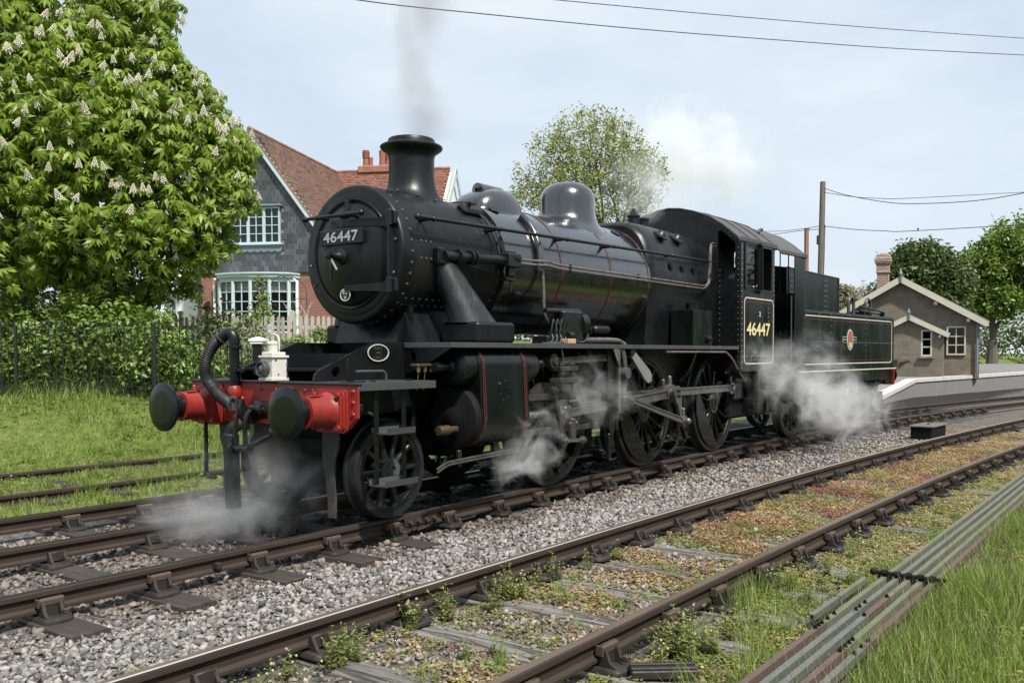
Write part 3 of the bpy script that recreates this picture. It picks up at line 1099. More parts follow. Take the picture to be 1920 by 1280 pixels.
# dome
DX = 4.20
prof = [(.375, 3.52), (.375, 3.42), (.383, 3.36), (.405, 3.31), (.45, 3.28), (.53, 3.265), (.56, 3.24)]
secs = []
for r, z in prof:
    w = max(0, min(1, (3.50 - z) / .24)) ** 2
    secs.append([V(DX + r * math.cos(2 * PI * i / n), r * math.sin(2 * PI * i / n),
                   z + .05 - (3.315 - surf_z(r * math.sin(2 * PI * i / n), boil_r(DX))) * w) for i in range(n)])
m = MB()
m.loft(secs[::-1], caps=False)
pr = [(.375, 3.57)] + [(.375 * math.cos(t) ** .7, 3.59 + .26 * math.sin(t) ** .95) for t in np.linspace(.05, PI / 2 - .001, 12)]
m.lathe(pr, (DX, 0, 0), (0, 0, 1), n, caps=False)
m.build('dome', 'boiler_paint', loco, sharp=60)

# firebox
half = [(0, 3.405), (.22, 3.40), (.40, 3.375), (.54, 3.31), (.65, 3.20), (.725, 3.06), (.77, 2.90), (.795, 2.70), (.80, 2.50), (.79, 2.25), (.77, 2.0), (.755, 1.8), (.745, 1.64)]
full = [(-y, z) for y, z in half[::-1]] + [(y, z) for y, z in half[1:]]
secs = []
for x, s_, dz in ((5.06, .955, 0), (5.085, .985, 0), (5.14, 1.01, 0.005), (5.22, 1.02, 0.01), (5.6, 1.02, .01), (6.6, 1.02, .0), (7.2, 1.02, -.02)):
    secs.append([V(x, y * s_, 2.5 + (z - 2.5) * s_ + dz) for y, z in full])
m = MB()
m.loft(secs, closed=False, caps=False)
m.add(secs[0], [tuple(range(len(full)))])
fb = m.build('firebox', 'firebox_paint', loco, sharp=45)
for x in (5.62, 6.12):
    m = MB()
    nn = V(0, -.62, .78).normalized()
    c = V(x, -.665, 3.235)
    a_, b_, d_ = frame_of(nn)
    m.lathe([(.125, 0), (.12, .02), (.085, .03), (.06, .06), (.045, .075), (0, .078)], c, nn, 18)
    m.build('washout_plug', 'black_paint', fb)
m = MB()
for x in (5.68, 6.05, 6.42):
    m.lathe([(.06, 0), (.06, .012), (.04, .014)], (x, -.812, 2.79), (0, -1, .06), 16)
    m.cyl((x, -.825, 2.79), (x, -.835, 2.79), .03, .03, 6)
for z in (2.2, 2.0):
    m.cyl((5.5, -.8, z), (5.5, -.81, z), .02, .02, 6)
m.build('mudhole_cover', 'black_paint', fb)
for x in (5.72, 6.08):
    m = MB()
    m.lathe([(.085, 3.36), (.085, 3.55), (.1, 3.56), (.1, 3.585), (.07, 3.60), (.025, 3.61 if x > 6 else 3.68), (0, 3.61 if x > 6 else 3.70)], (x, -.16 if x < 6 else -.12, 0), (0, 0, 1), 18)
    m.build('safety_valve', 'black_paint', loco)

# running boards and the gusset at their front end
for sgn in (-1, 1):
    m = MB()
    m.box((3.80, sgn * .90, 1.646), (6.76, .62, .012))
    m.box((3.80, sgn * 1.205, 1.628), (6.76, .014, .05), .003)
    m.box((.425, sgn * .90, 1.628), (.014, .62, .05), .003)
    rbd = m.build('running_board', 'grey_plate', loco)
    m = MB()
    m.prism([(.56, 1.602), (1.19, 1.602), (1.16, 1.585), (.80, 1.40), (.56, 1.34)], .014, (.44, 0, 0), (0, sgn, 0), (0, 0, 1), holes=[ell(.035, .05, 16, (.70, 1.52))])
    m.build('gusset_plate', 'black_paint', rbd)
# pipe hung under the running board, turned down at the cab
m = MB()
m.tube(arc([(4.8, -1.19, 1.565), (6.5, -1.19, 1.565), (6.75, -1.19, 1.555), (7.0, -1.19, 1.44), (7.2, -1.19, 1.28), (7.5, -1.19, 1.1)], 5), .016, 8)
m.build('injector_pipe', 'copper_pipe', loco)

# steam pipe casings and boxes
for sgn in (-1, 1):
    p0, p1 = V(.90, sgn * .62, 2.54), V(1.16, sgn * .86, 1.86)
    secs = []
    for k in range(9):
        t = k / 8
        c = p0.lerp(p1, t)
        rx = .135 + .125 * t + .025 * t ** 4
        ry = .13 + .085 * t
        secs.append([V(c.x + rx * math.cos(2 * PI * i / 24), c.y + ry * math.sin(2 * PI * i / 24), c.z) for i in range(24)])
    m = MB()
    m.loft(secs[::-1])
    m.build('steam_pipe', 'steam_pipe_paint', loco)
    m = MB()
    m.box((1.235, sgn * .87, 1.76), (.63, .50, .215), .03)
    m.build('steam_chest_cover', 'smokebox_paint', loco)
m = MB()
m.prism([(1.38, 1.66), (1.38, 1.78), (1.46, 1.99), (1.60, 1.99), (1.72, 1.66)], .02, (0, -.62, 0), (1, 0, 0), (0, 0, 1), holes=[ell(.03, .03, 12, (1.58, 1.76))])
m.build('lifting_bracket', 'grey_plate', loco)

# ejector exhaust pipe, its block, thin pipes along the boiler, handrail
m = MB()
m.tube([(.82, -.77, 2.525), (1.72, -.84, 2.55)], .05, 16)
m.box((.775, -.735, 2.525), (.10, .08, .17), .012)
for x in (.98, 1.16, 1.22):
    m.lathe([(.055, 0), (.075, .004), (.075, .03), (.055, .034)], (x, -.785 - (x - .82) * .07, 2.53 + (x - .82) * .02), (1, -.07, 0), 16)
for x in (.745, .81):
    for z in (2.47, 2.58):
        m.cyl((x, -.77, z), (x, -.785, z), .014, .014, 6)
m.build('ejector_pipe', 'black_paint', loco)
m = MB()
m.box((1.80, -.85, 2.555), (.22, .16, .15), .012)
for x in (1.73, 1.80, 1.87):
    m.cyl((x, -.85, 2.63), (x, -.85, 2.655), .022, .022, 8)
m.cyl((1.86, -.93, 2.575), (1.86, -.95, 2.575), .032, .028, 8)
m.cyl((1.80, -.93, 2.58), (1.80, -.94, 2.58), .018, .018, 8)
m.box((1.80, -.85, 2.44), (.10, .07, .12), .012)
m.box((1.76, -.85, 2.345), (.16, .1, .02), .004)
m.tube(arc([(1.70, -.86, 2.48), (1.66, -.88, 2.42), (1.68, -.88, 2.36), (1.74, -.87, 2.34)], 4), .01, 6)
m.cyl((1.80, -.86, 2.34), (1.80, -.86, 2.22), .014, .014, 8)
m.build('ejector_valve', 'oily_black', loco)
for k, dz in enumerate((0.022, -.022)):
    m = MB()
    m.tube(arc([(1.90, -.86, 2.56 + dz), (2.2, -.87, 2.565 + dz), (2.5, -.87, 2.575 + dz), (2.72, -.87, 2.56 + dz), (3.3, -.87, 2.555 + dz), (5.0, -.885, 2.55 + dz),
                (6.4 + dz, -.90, 2.545 + dz), (6.62 + dz, -.90, 2.56 + dz), (6.72 - dz, -.91, 2.64), (6.74 - dz, -.92, 2.85), (6.74 - dz, -.93, 3.10), (6.80, -.92, 3.2 + dz), (6.95, -.92, 3.22 + dz)], 6), .014, 8)
    m.build('blower_pipe', 'copper_pipe', loco)
m = MB()
for x in (2.95, 4.6, 6.0):
    m.box((x, -.875, 2.553), (.03, .03, .10), .004)
m.box((6.74, -.93, 2.74), (.06, .03, .06), .006)
m.build('pipe_clip', 'black_paint', loco)
m = MB()
hr = lambda x: V(x, -.80 - (x - .38) * .0185, 2.868 + (x - .38) * .0125)
m.tube([hr(.40), hr(7.0)], .0195, 10)
m.ball(hr(.40), .034)
m.ball(hr(.62), .03)
for x in (.62, 1.67, 2.93, 3.98, 5.55):
    p = hr(x)
    a = math.atan2(p.z - 2.545, p.y)
    rr = boil_r(x) - .01
    q = V(x, rr * math.cos(a - .12), 2.545 + rr * math.sin(a - .12))
    m.tube([p, p.lerp(q, .4), q], [.014, .018, .03], 8)
    m.ball(p, .028, 8, 6)
m.build('handrail', 'black_paint', loco)

# mechanical lubricator group on the running board
m = MB()
m.box((2.78, -.92, 1.86), (.42, .24, .36), .02)
m.box((2.60, -.92, 1.70), (.7, .22, .09), .01)
lub = m.build('lubricator', 'oily_black', loco)
m = MB()
m.tube([(2.28, -.98, 2.03), (2.98, -.98, 2.045)], .03, 10)
m.lathe([(.115, 0), (.12, .02), (.12, .09), (.10, .11), (.05, .115), (.045, .14), (0, .14)], (2.98, -.97, 1.90), (1, -.25, 0), 24)
m.box((3.06, -1.02, 1.82), (.035, .03, .36), .006)
m.tube(arc([(3.10, -1.03, 2.02), (3.13, -1.03, 1.9), (3.17, -1.03, 1.78)], 4), .012, 6)
m.build('lubricator_drum', 'oily_black', lub)
m = MB()
for k in range(4):
    x = 2.36 + .085 * k
    m.tube(arc([(x, -1.0, 1.76), (x, -1.02, 1.86), (x + .02, -1.02, 1.925), (x + .06, -1.0, 1.93), (x + .10, -1.0, 1.87), (x + .13, -1.0, 1.80)], 4), .008, 6)
    m.tube(arc([(x, -1.02, 1.76), (x - .03, -1.05, 1.71), (x - .12, -1.08, 1.67), (x - .3, -1.09, 1.66)], 4), .009, 6)
m.tube(arc([(2.78, -1.08, 1.69), (2.90, -1.08, 1.68), (3.0, -1.08, 1.72), (3.03, -1.08, 1.78)], 4), .009, 6)
m.build('oil_pipe', 'grey_plate', lub)
m = MB()
for k in range(4):
    x = 2.36 + .085 * k
    m.cyl((x, -1.0, 1.68), (x, -1.0, 1.80), .02, .016, 8)
    m.cyl((x + .13, -.99, 1.83), (x + .13, -.99, 1.72), .015, .02, 8)
m.cyl((2.62, -1.06, 1.76), (2.72, -1.06, 1.76), .035, .035, 10)
m.build('oil_union', 'oily_black', lub)
m = MB()
m.box((2.58, -1.10, 1.685), (.16, .10, .055), .006)
m.build('oil_tray', 'buff_wood', loco)
m = MB()
m.tube(arc([(3.10, -.98, 1.71), (3.6, -.98, 1.715), (3.85, -.98, 1.71), (3.95, -.98, 1.69), (4.02, -1.0, 1.655)], 5), .03, 10)
m.build('sander_pipe', 'copper_pipe', loco)
m = MB()
m.box((3.55, -.90, 1.84), (.36, .16, .09), .03)
m.cyl((3.33, -.90, 1.84), (3.40, -.90, 1.84), .03, .03, 8)
m.build('oil_box', 'black_paint', loco)
m = MB()
m.box((5.95, -1.0, 1.91), (.62, .36, .52), .01)
m.lathe([(.085, 2.17), (.085, 2.25), (.09, 2.255), (.09, 2.27), (0, 2.275)], (5.95, -1.0, 0), (0, 0, 1), 20)
sbx = m.build('sandbox', 'green_black_paint', loco)
m = MB()
m.lathe([(.055, 0), (.06, .03), (.03, .04), (.025, .07)], (6.12, -1.18, 1.74), (0, -1, 0), 14)
m.cyl((6.12, -1.20, 1.74), (6.12, -1.22, 1.69), .012, .012, 6)
m.build('sandbox_valve', 'black_paint', sbx)

# oil boxes with brass unions above the front platform
m = MB()
m.box((.36, -.90, 1.435), (.26, .10, .028), .008)
ob = m.build('axlebox_oiler', 'brass_dull', loco)
m = MB()
for k in range(3):
    m.cyl((.27 + .09 * k, -.92, 1.42), (.27 + .09 * k, -.92, 1.37), .021, .019, 8)
    if k < 2:
        m.cyl((.27 + .09 * k, -.92, 1.37), (.27 + .09 * k, -.90, 1.2), .006, .006, 6)
m.build('oil_nipple', 'brass', ob)

# ------------------------------------------------------------------ cylinders
for sgn in (-1, 1):
    m = MB()
    zc1, yc1, r1 = 1.415, 1.0, .20
    zc2, yc2, r2 = .91, .925, .30
    pr = []
    for a in np.linspace(100, 2, 11):
        pr.append((yc1 + r1 * math.cos(R(a)), zc1 + r1 * math.sin(R(a))))
    for a in np.linspace(8, -95, 12):
        pr.append((yc2 + r2 * math.cos(R(a)), zc2 + r2 * math.sin(R(a))))
    pr += [(.62, .55), (.62, 1.55)]
    m.prism(pr, .80, (1.24, 0, 0), (0, sgn, 0), (0, 0, 1))
    cy = m.build('cylinder', 'green_black_paint', loco, sharp=30)
    m = MB()
    m.lathe([(.0, -.10), (.10, -.10), (.12, -.085), (.24, -.085), (.27, -.075), (.295, -.07), (.305, -.05), (.305, .02)], (.83, sgn * yc2, zc2), (1, 0, 0), 44)
    m.build('cylinder_cover', 'sooty_black', cy, sharp=40)
    m = MB()
    m.lathe([(.0, -.30), (.04, -.30), (.045, -.28), (.045, -.1), (.075, -.09), (.08, -.05), (.16, -.045), (.185, -.03), (.19, 0), (.19, .16)], (.70, sgn * yc1, zc1), (1, 0, 0), 32)
    m.build('valve_chest_cover', 'black_paint', cy, sharp=40)
    m = MB()
    m.lathe([(.19, 0), (.185, .22), (.15, .30), (.08, .34), (.05, .42)], (1.64, sgn * yc1, zc1), (1, 0, 0), 32)
    m.build('valve_chest', 'black_paint', cy, sharp=40)
    for x in (.90, 1.58):
        o_ = 0
        band = [(y + .006 * (1 if y > .7 else 0), z + .006 * (1 if z > 1.5 else 0)) for y, z in pr]
        m = MB()
        m.prism([(y * 1.005, z) for y, z in pr[:-2]] + [(.7, .55), (.7, 1.55)], .05, (x, 0, 0), (0, sgn, 0), (0, 0, 1))
        bnd = m.build('cladding_band', 'black_paint', cy, sharp=30)
        if sgn < 0:
            m = MB()
            for dx in (-.016, .016):
                m.prism([(y * 1.0065 + .0, z) for y, z in pr[:-2]] + [(.75, .6), (.75, 1.5)], .006, (x + dx, 0, 0), (0, sgn, 0), (0, 0, 1))
            m.build('band_lining', 'red_line', cy, sharp=30)
            for yy, zz in pr[2:-4:2]:
                rv.rivet((x, -yy * 1.006, zz), (0, -1, .0), .010)
    if sgn < 0:
        m = MB()
        m.prism(ell(.095, .115, 28), .012, (1.22, -1.212, 1.17), (1, 0, 0), (0, 0, 1))
        m.build('inspection_cover', 'green_black_paint', cy)
        for i in range(6):
            t = 2 * PI * i / 6 + .3
            rv.rivet((1.22 + .08 * math.cos(t), -1.218, 1.17 + .1 * math.sin(t)), (0, -1, 0), .008)
        m = MB()
        for x in (1.10, 1.42):
            m.lathe([(.03, 0), (.03, .015), (.018, .016), (.018, -.01)], (x, -1.13, 1.575), (0, -.62, .78), 12)
        m.build('plug', 'sooty_black', cy)
        m = MB()
        m.lathe([(.0, -.27), (.045, -.265), (.05, -.25), (.05, -.12), (.035, -.11), (.035, 0)], (.72, -1.0, .80), (1, 0, 0), 18)
        m.build('relief_valve', 'brass_dull', cy)
        m = MB()
        for k in range(2):
            m.tube(arc([(.30, -1.12, .42 + .03 * k), (.42, -1.13, .47 + .03 * k), (.60, -1.14, .49 + .025 * k), (1.6, -1.14, .52 + .03 * k)], 5), .014, 8)
        m.build('drain_pipe', 'oily_steel', cy)
        m = MB()
        m.box((.62, -1.12, .53), (.05, .04, .16), .008)
        m.build('drain_bracket', 'oily_black', cy)

# ------------------------------------------------------------------ valve gear and rods, near side
AX = [2.6155, 4.8636, 7.1223]
CA = R(49)
CR = .315
pin = [V(a + CR * math.cos(CA), -1.0, .762 + CR * math.sin(CA)) for a in AX]


def rod(name, p0, p1, h0, h1, t, mat, flute=True, e0=.09, e1=.09, parent=None, ends=True):
    """a fluted rod between two eyes; y of the points is the rod's middle plane"""
    p0, p1 = Vector(p0), Vector(p1)
    A = (p1 - p0).normalized()
    B = V(0, -1, 0).cross(A)
    if B.z < 0:
        B = -B
    Ln = (p1 - p0).length
    m = MB()
    m.prism([(0, -h0 / 2), (Ln, -h1 / 2), (Ln, h1 / 2), (0, h0 / 2)], t * .55, p0, A, B)
    if flute:
        for s_ in (-1, 1):
            m.prism([(0, s_ * h0 / 2), (Ln, s_ * h1 / 2), (Ln, s_ * (h1 / 2 - h1 * .22)), (0, s_ * (h0 / 2 - h0 * .22))], t, p0, A, B)
    if ends:
        for p, e in ((p0, e0), (p1, e1)):
            m.cyl(p + V(0, t * .65, 0), p - V(0, t * .65, 0), e, e, 24)
            m.cyl(p - V(0, t * .65, 0), p - V(0, t * .65 + .025, 0), e * .55, e * .5, 16)
    return m.build(name, mat, parent or loco)


rod('coupling_rod', pin[0], pin[1], .10, .11, .06, 'rod_steel', e0=.09, e1=.10)
rod('coupling_rod', pin[1] + V(0, .0, 0), pin[2], .11, .10, .06, 'rod_steel', e0=.10, e1=.095)
m = MB()
for i in (0, 2):
    m.cyl(pin[i] + V(0, -.035, 0), pin[i] + V(0, -.075, 0), .05, .045, 8)
for i in (1, 2):
    m.box(pin[i] + V(0, 0, .14), (.05, .05, .10), .012)
m.build('crank_pin', 'rod_steel', loco)
cpin = pin[1] + V(0, -.10, 0)
xh = V(2.42, -1.10, .86)
rod('connecting_rod', xh, cpin, .095, .135, .065, 'rod_steel', e0=.09, e1=.125)
m = MB()
m.box(cpin + V(0, 0, .17), (.07, .05, .14), .014)
m.build('big_end_oil_cup', 'rod_steel', loco)
rc1 = V(5.19, -1.22, .615)
rc0 = cpin + V(0, -.11, 0)
m = MB()
A = (rc1 - rc0).normalized()
B = V(0, -1, 0).cross(A)
Ln = (rc1 - rc0).length
m.prism([(-.09, -.06), (-.06, -.09), (0, -.1), (.10, -.085), (.18, -.05), (Ln, -.045), (Ln, .045), (.18, .05), (.10, .085), (0, .1), (-.06, .09), (-.09, .06)], .05, rc0, A, B)
rcr = m.build('return_crank', 'rod_steel', loco)
m = MB()
for dx, dz in ((-.03, .035), (.03, .035), (-.03, -.035), (.03, -.035)):
    m.cyl(rc0 + V(dx, -.02, dz), rc0 + V(dx, -.04, dz), .022, .02, 8)
m.build('crank_studs', 'oily_black', rcr, kind='stuff')
rod('eccentric_rod', V(3.70, -1.26, .97), rc1 + V(0, -.03, 0), .06, .085, .05, 'rod_steel', e0=.07, e1=.075)
m = MB()
m.box(rc1 + V(.0, -.03, .12), (.05, .04, .12), .01)
m.ball(rc1 + V(.02, -.09, 0), .05)
m.build('eccentric_oil_cup', 'rod_steel', loco)
# expansion link and its bracket
lk = []
for t in np.linspace(-1, 1, 12):
    lk.append((3.62 + .10 * (1 - t * t) - .03, 1.28 + .36 * t))
lk2 = [(x + .085, z) for x, z in lk[::-1]]
m = MB()
m.prism(lk + lk2, .06, (0, -1.16, 0), (1, 0, 0), (0, 0, 1))
m.prism([(3.58, 1.0), (3.70, 1.06), (3.78, .98), (3.74, .92), (3.64, .90)], .05, (0, -1.22, 0), (1, 0, 0), (0, 0, 1))
m.cyl((3.70, -1.20, .97), (3.70, -1.31, .97), .06, .055, 16)
m.cyl((3.70, -1.12, 1.30), (3.70, -1.24, 1.30), .07, .07, 16)
m.build('expansion_link', 'rod_steel', loco)
m = MB()
m.prism([(3.34, 1.62), (3.60, 1.62), (3.54, 1.5), (3.52, .62), (3.46, .52), (3.38, .62), (3.36, 1.3)], .03, (0, -1.14, 0), (1, 0, 0), (0, 0, 1))
m.box((3.44, -.86, 1.15), (.03, .55, .95))
m.box((3.54, -1.14, 1.08), (.035, .09, .96), .008)
m.prism([(3.60, 1.62), (3.78, 1.62), (3.80, 1.50), (3.70, 1.42), (3.62, 1.52)], .05, (0, -1.10, 0), (1, 0, 0), (0, 0, 1), holes=[ell(.03, .04, 12, (3.70, 1.55))])
m.box((3.42, -1.12, .42), (.06, .06, .3), .01)
m.build('motion_bracket', 'oily_black', loco)
m = MB()
m.prism([(3.40, 1.60), (3.56, 1.60), (3.56, 1.38), (3.50, 1.44)], .012, (0, -1.20, 0), (1, 0, 0), (0, 0, 1))
m.box((3.56, -1.19, 1.12), (.02, .03, .62), .006)
m.build('bracket_flange', 'bright_steel', loco)
rv_arm = (V(3.92, -1.15, 1.56), V(4.27, -1.20, 1.24))
A = (rv_arm[1] - rv_arm[0]).normalized()
B = V(0, -1, 0).cross(A)
Ln = (rv_arm[1] - rv_arm[0]).length
m = MB()
m.prism([(-.05, -.035), (0, -.05), (Ln - .04, -.085), (Ln + .04, -.07), (Ln + .08, 0), (Ln + .04, .07), (Ln - .04, .085), (0, .05), (-.05, .035)], .035, rv_arm[0], A, B)
m.build('lifting_arm', 'rod_pale', loco)
m = MB()
m.cyl((3.90, -.6, 1.57), (3.90, -1.19, 1.57), .055, .055, 16)
m.cyl((3.90, -1.06, 1.57), (3.90, -1.14, 1.57), .09, .09, 18)
m.box((3.84, -1.05, 1.55), (.2, .06, .14), .02)
m.build('weighshaft', 'oily_black', loco)
# radius rod, valve spindle guide, combination lever, union link
rod('radius_rod', V(2.25, -1.10, 1.46), V(3.60, -1.12, 1.50), .07, .08, .045, 'oily_steel', e0=.085, e1=.06)
m = MB()
for z in (1.375, 1.245):
    m.box((2.42, -1.14, z), (.36, .16, .05), .006)
for x in (2.32, 2.53):
    m.cyl((x, -1.18, 1.13), (x, -1.18, 1.47), .018, .018, 8)
    for z in (1.415, 1.31, 1.19):
        m.cyl((x, -1.18, z), (x, -1.18, z + .04), .034, .03, 8)
m.build('valve_spindle_guide', 'oily_steel', loco)
m = MB()
m.tube([(2.06, -1.0, 1.45), (2.36, -1.06, 1.45)], .028, 10)
m.tube(arc([(2.34, -1.16, 1.60), (2.36, -1.17, 1.5), (2.37, -1.17, 1.46)], 3), .007, 6)
m.build('valve_spindle', 'bright_steel', loco)
rod('combination_lever', V(2.24, -1.13, 1.14), V(2.40, -1.13, .60), .05, .045, .035, 'oily_steel', flute=True, e0=.04, e1=.045)
rod('union_link', V(2.42, -1.16, .56), V(2.78, -1.16, .54), .04, .04, .03, 'rod_steel', flute=False, e0=.045, e1=.045)
m = MB()
for z in (1.06, .68):
    m.box((2.45, -1.0, z), (1.70, .12, .07), .008)
m.prism([(2.0, 1.097), (3.30, 1.097), (2.9, 1.20), (2.2, 1.22)], .03, (0, -.94, 0), (1, 0, 0), (0, 0, 1))
m.build('slidebar', 'oily_steel', loco)
m = MB()
m.tube([(1.6, -1.0, .87), (2.4, -1.0, .87)], .04, 14)
m.box((1.66, -1.0, .87), (.08, .22, .2), .02)
m.build('piston_rod', 'bright_steel', loco)
m = MB()
m.box((2.50, -1.02, .87), (.38, .16, .30), .02)
m.box((2.62, -1.12, .68), (.10, .06, .24), .012)
m.box((2.50, -1.12, .87), (.16, .08, .16), .02)
for z in (.99, .74):
    for k in range(3):
        m.ball((2.58 + .06 * k, -1.12, z), .032, 8, 6)
m.build('crosshead', 'oily_steel', loco)

# ------------------------------------------------------------------ wheels


def wheel_meshes(rt, nsp, hub_r, name, crank=None):
    """meshes of one wheel, its axle along Y, outer face towards -Y"""
    tyre = MB()
    tyre.lathe([(rt - .065, .0), (rt - .012, .0), (rt - .004, .012), (rt, .03), (rt + .004, .09), (rt + .008, .098), (rt + .026, .108), (rt + .030, .122), (rt + .022, .136), (rt + .008, .14), (rt - .065, .14)],
               (0, -.822, 0), (0, 1, 0), 72, caps=False)
    tyre.lathe([(rt - .065, .14), (rt - .065, .0)], (0, -.822, 0), (0, 1, 0), 72, caps=False)
    rim = MB()
    ri = rt - .065
    rim.lathe([(ri, .008), (ri - .015, .004), (ri - .05, .012), (ri - .06, .03), (ri - .06, .11), (ri - .02, .13), (ri, .132)], (0, -.822, 0), (0, 1, 0), 72, caps=False)
    hub = MB()
    hub.lathe([(.04, .0), (.045, -.02), (hub_r * .62, -.02), (hub_r * .68, -.005), (hub_r, .0), (hub_r * 1.02, .02), (hub_r * 1.02, .15), (.04, .17)], (0, -.822, 0), (0, 1, 0), 36)
    if crank:
        cx, cz = CR * math.cos(CA), CR * math.sin(CA)
        A = V(math.cos(CA), 0, math.sin(CA))
        B = V(0, -1, 0).cross(A)
        hub.prism([(-.05, -hub_r * .95), (CR, -.12), (CR + .09, -.07), (CR + .115, 0), (CR + .09, .07), (CR, .12), (-.05, hub_r * .95)], .10, (0, -.775, 0), A, B)
        hub.cyl((cx, -.80, cz), (cx, -.96, cz), .065, .06, 20)
    sp = MB()
    r0, r1 = hub_r * .9, ri - .045
    secs = []
    for r in (r0, r0 + .04, (r0 + r1) / 2, r1 - .04, r1 + .02):
        e = max(0, 1 - min(abs(r - r0), abs(r - r1)) / .06)
        w = (.026 if nsp > 12 else .036) + .02 * e
        d = .030 + .012 * e
        y = -.765
        secs.append([V(w * math.cos(t) * .8, y + d * math.sin(t) * 1.25, r) for t in np.linspace(0, 2 * PI, 9)[:-1]])
    sp.loft(secs)
    return (tyre.mesh('tyre', 'tyre_steel'), rim.mesh('rim', 'wheel_paint'), hub.mesh('hub', 'hub_dust'), sp.mesh('spoke', 'wheel_paint', sharp=60))


def balance_mesh(rt, a0, a1):
    ro, ri = rt - .075, rt - .30
    P = [(ro * math.cos(t), ro * math.sin(t)) for t in np.linspace(a0, a1, 18)]
    c0, c1 = P[0], P[-1]
    Q = []
    for t in np.linspace(0, 1, 10)[1:-1]:
        x, z = c1[0] + (c0[0] - c1[0]) * t, c1[1] + (c0[1] - c1[1]) * t
        am = (a0 + a1) / 2
        k = -.0 * math.sin(PI * t)
        Q.append((x + k * math.cos(am), z + k * math.sin(am)))
    m = MB()
    m.prism(P + Q, .10, (0, -.80, 0), (1, 0, 0), (0, 0, 1))
    return m.mesh('balance_weight', 'wheel_paint')


def put_wheel(kind, ms, nsp, x, z, side, parent, bal=None, dy=0.0):
    w = bpy.data.objects.new(kind, ms[1])
    COL.objects.link(w)
    w.parent = parent
    w.location = (x, dy, z)
    if side > 0:
        w.rotation_euler = (0, 0, PI)
    inst(ms[0], 'tyre', w)
    inst(ms[2], 'hub', w)
    for i in range(nsp):
        inst(ms[3], 'spoke', w, rot=(0, 2 * PI * (i + .5) / nsp, 0))
    if bal:
        inst(bal, 'balance_weight', w)
    return w


DW = wheel_meshes(.762, 17, .155, 'driving', True)
PW = wheel_meshes(.457, 10, .115, 'pony')
BW = balance_mesh(.762, R(158), R(276))
for i, x in enumerate(AX):
    put_wheel('driving_wheel', DW, 17, x, .762, -1, loco, BW)
    put_wheel('driving_wheel', DW, 17, x, .762, 1, loco, BW)
    m = MB()
    m.cyl((x, -.72, .762), (x, .72, .762), .09, .09, 20)
    m.build('axle', 'oily_black', loco)
put_wheel('pony_wheel', PW, 10, 0, .457, -1, loco)
put_wheel('pony_wheel', PW, 10, 0, .457, 1, loco)
m = MB()
m.cyl((0, -.72, .457), (0, .72, .457), .08, .08, 16)
m.box((.0, 0, .70), (1.0, 1.15, .16), .02)
m.box((.5, 0, .5), (.5, .9, .3), .02)
m.box((-.42, .05, .70), (.04, 1.15, .50), .01)
m.box((-.25, 0, .42), (.3, .9, .36), .03)
m.box((.55, 0, .8), (.06, 1.2, .5), .01)
m.build('pony_truck', 'sooty_black', loco)
# brake gear, hangers, sand pipes
m = MB()
for x in (AX[0] - .98, AX[1] - .96, AX[2] - .97):
    m.prism([(x - .04, 1.05), (x + .04, 1.05), (x + .05, .55), (x + .14, .34), (x + .09, .26), (x - .03, .45)], .06, (0, -.75, 0), (1, 0, 0), (0, 0, 1))
m.prism([(4.0, .30), (4.06, .30), (4.02, .62), (3.94, .62)], .05, (0, -.80, 0), (1, 0, 0), (0, 0, 1))
m.build('brake_hanger', 'oily_black', loco)
m = MB()
m.tube([(1.2, -.72, .25), (6.9, -.72, .27)], .022, 8)
for x in (1.55, 3.75, 5.95):
    m.cyl((x, -.65, .26), (x, -.86, .26), .05, .05, 12)
    m.cyl((x, -.86, .26), (x, -.90, .26), .028, .028, 8)
m.tube(arc([(5.90, -.80, .55), (5.93, -.80, .40), (5.9, -.80, .22), (5.78, -.79, .14), (5.66, -.78, .10)], 5), .03, 8)
m.tube(arc([(1.5, -.80, .30), (1.75, -.80, .22), (1.95, -.80, .12)], 4), .022, 8)
m.build('brake_rod', 'oily_black', loco)
m = MB()
for k in range(2):
    m.tube(arc([(5.70, -1.0, 1.0 - .03 * k), (5.72, -1.0, .7), (5.76, -1.0, .5), (5.80 + .04 * k, -.98, .42)], 4), .012, 6)
m.tube(arc([(6.1, -1.0, 1.6), (6.05, -.9, 1.3), (5.95, -.8, 1.15)], 4), .03, 8)
m.build('sand_pipe', 'oily_black', loco)
# spring hangers and axlebox guides seen between the wheels
m = MB()
for x in (AX[0] + 1.12, AX[1] + 1.13):
    m.box((x, -.62, .62), (.10, .08, .75), .015)
    m.box((x, -.64, .30), (.34, .12, .10), .02)
    m.prism([(x + .1, 1.05), (x + .28, .9), (x + .36, .55), (x + .30, .42), (x + .14, .7)], .03, (0, -.72, 0), (1, 0, 0), (0, 0, 1))
m.build('spring_hanger', 'oily_black', loco)
m = MB()
m.box((6.75, 0, .66), (1.9, .95, .56), .06)
m.box((3.1, 0, .72), (4.6, .80, .34), .03)
m.box((1.45, 0, .70), (.6, .9, .5), .03)
m.box((8.35, 0, .85), (1.5, 1.7, .75), .04)
m.build('ashpan', 'sooty_black', loco)
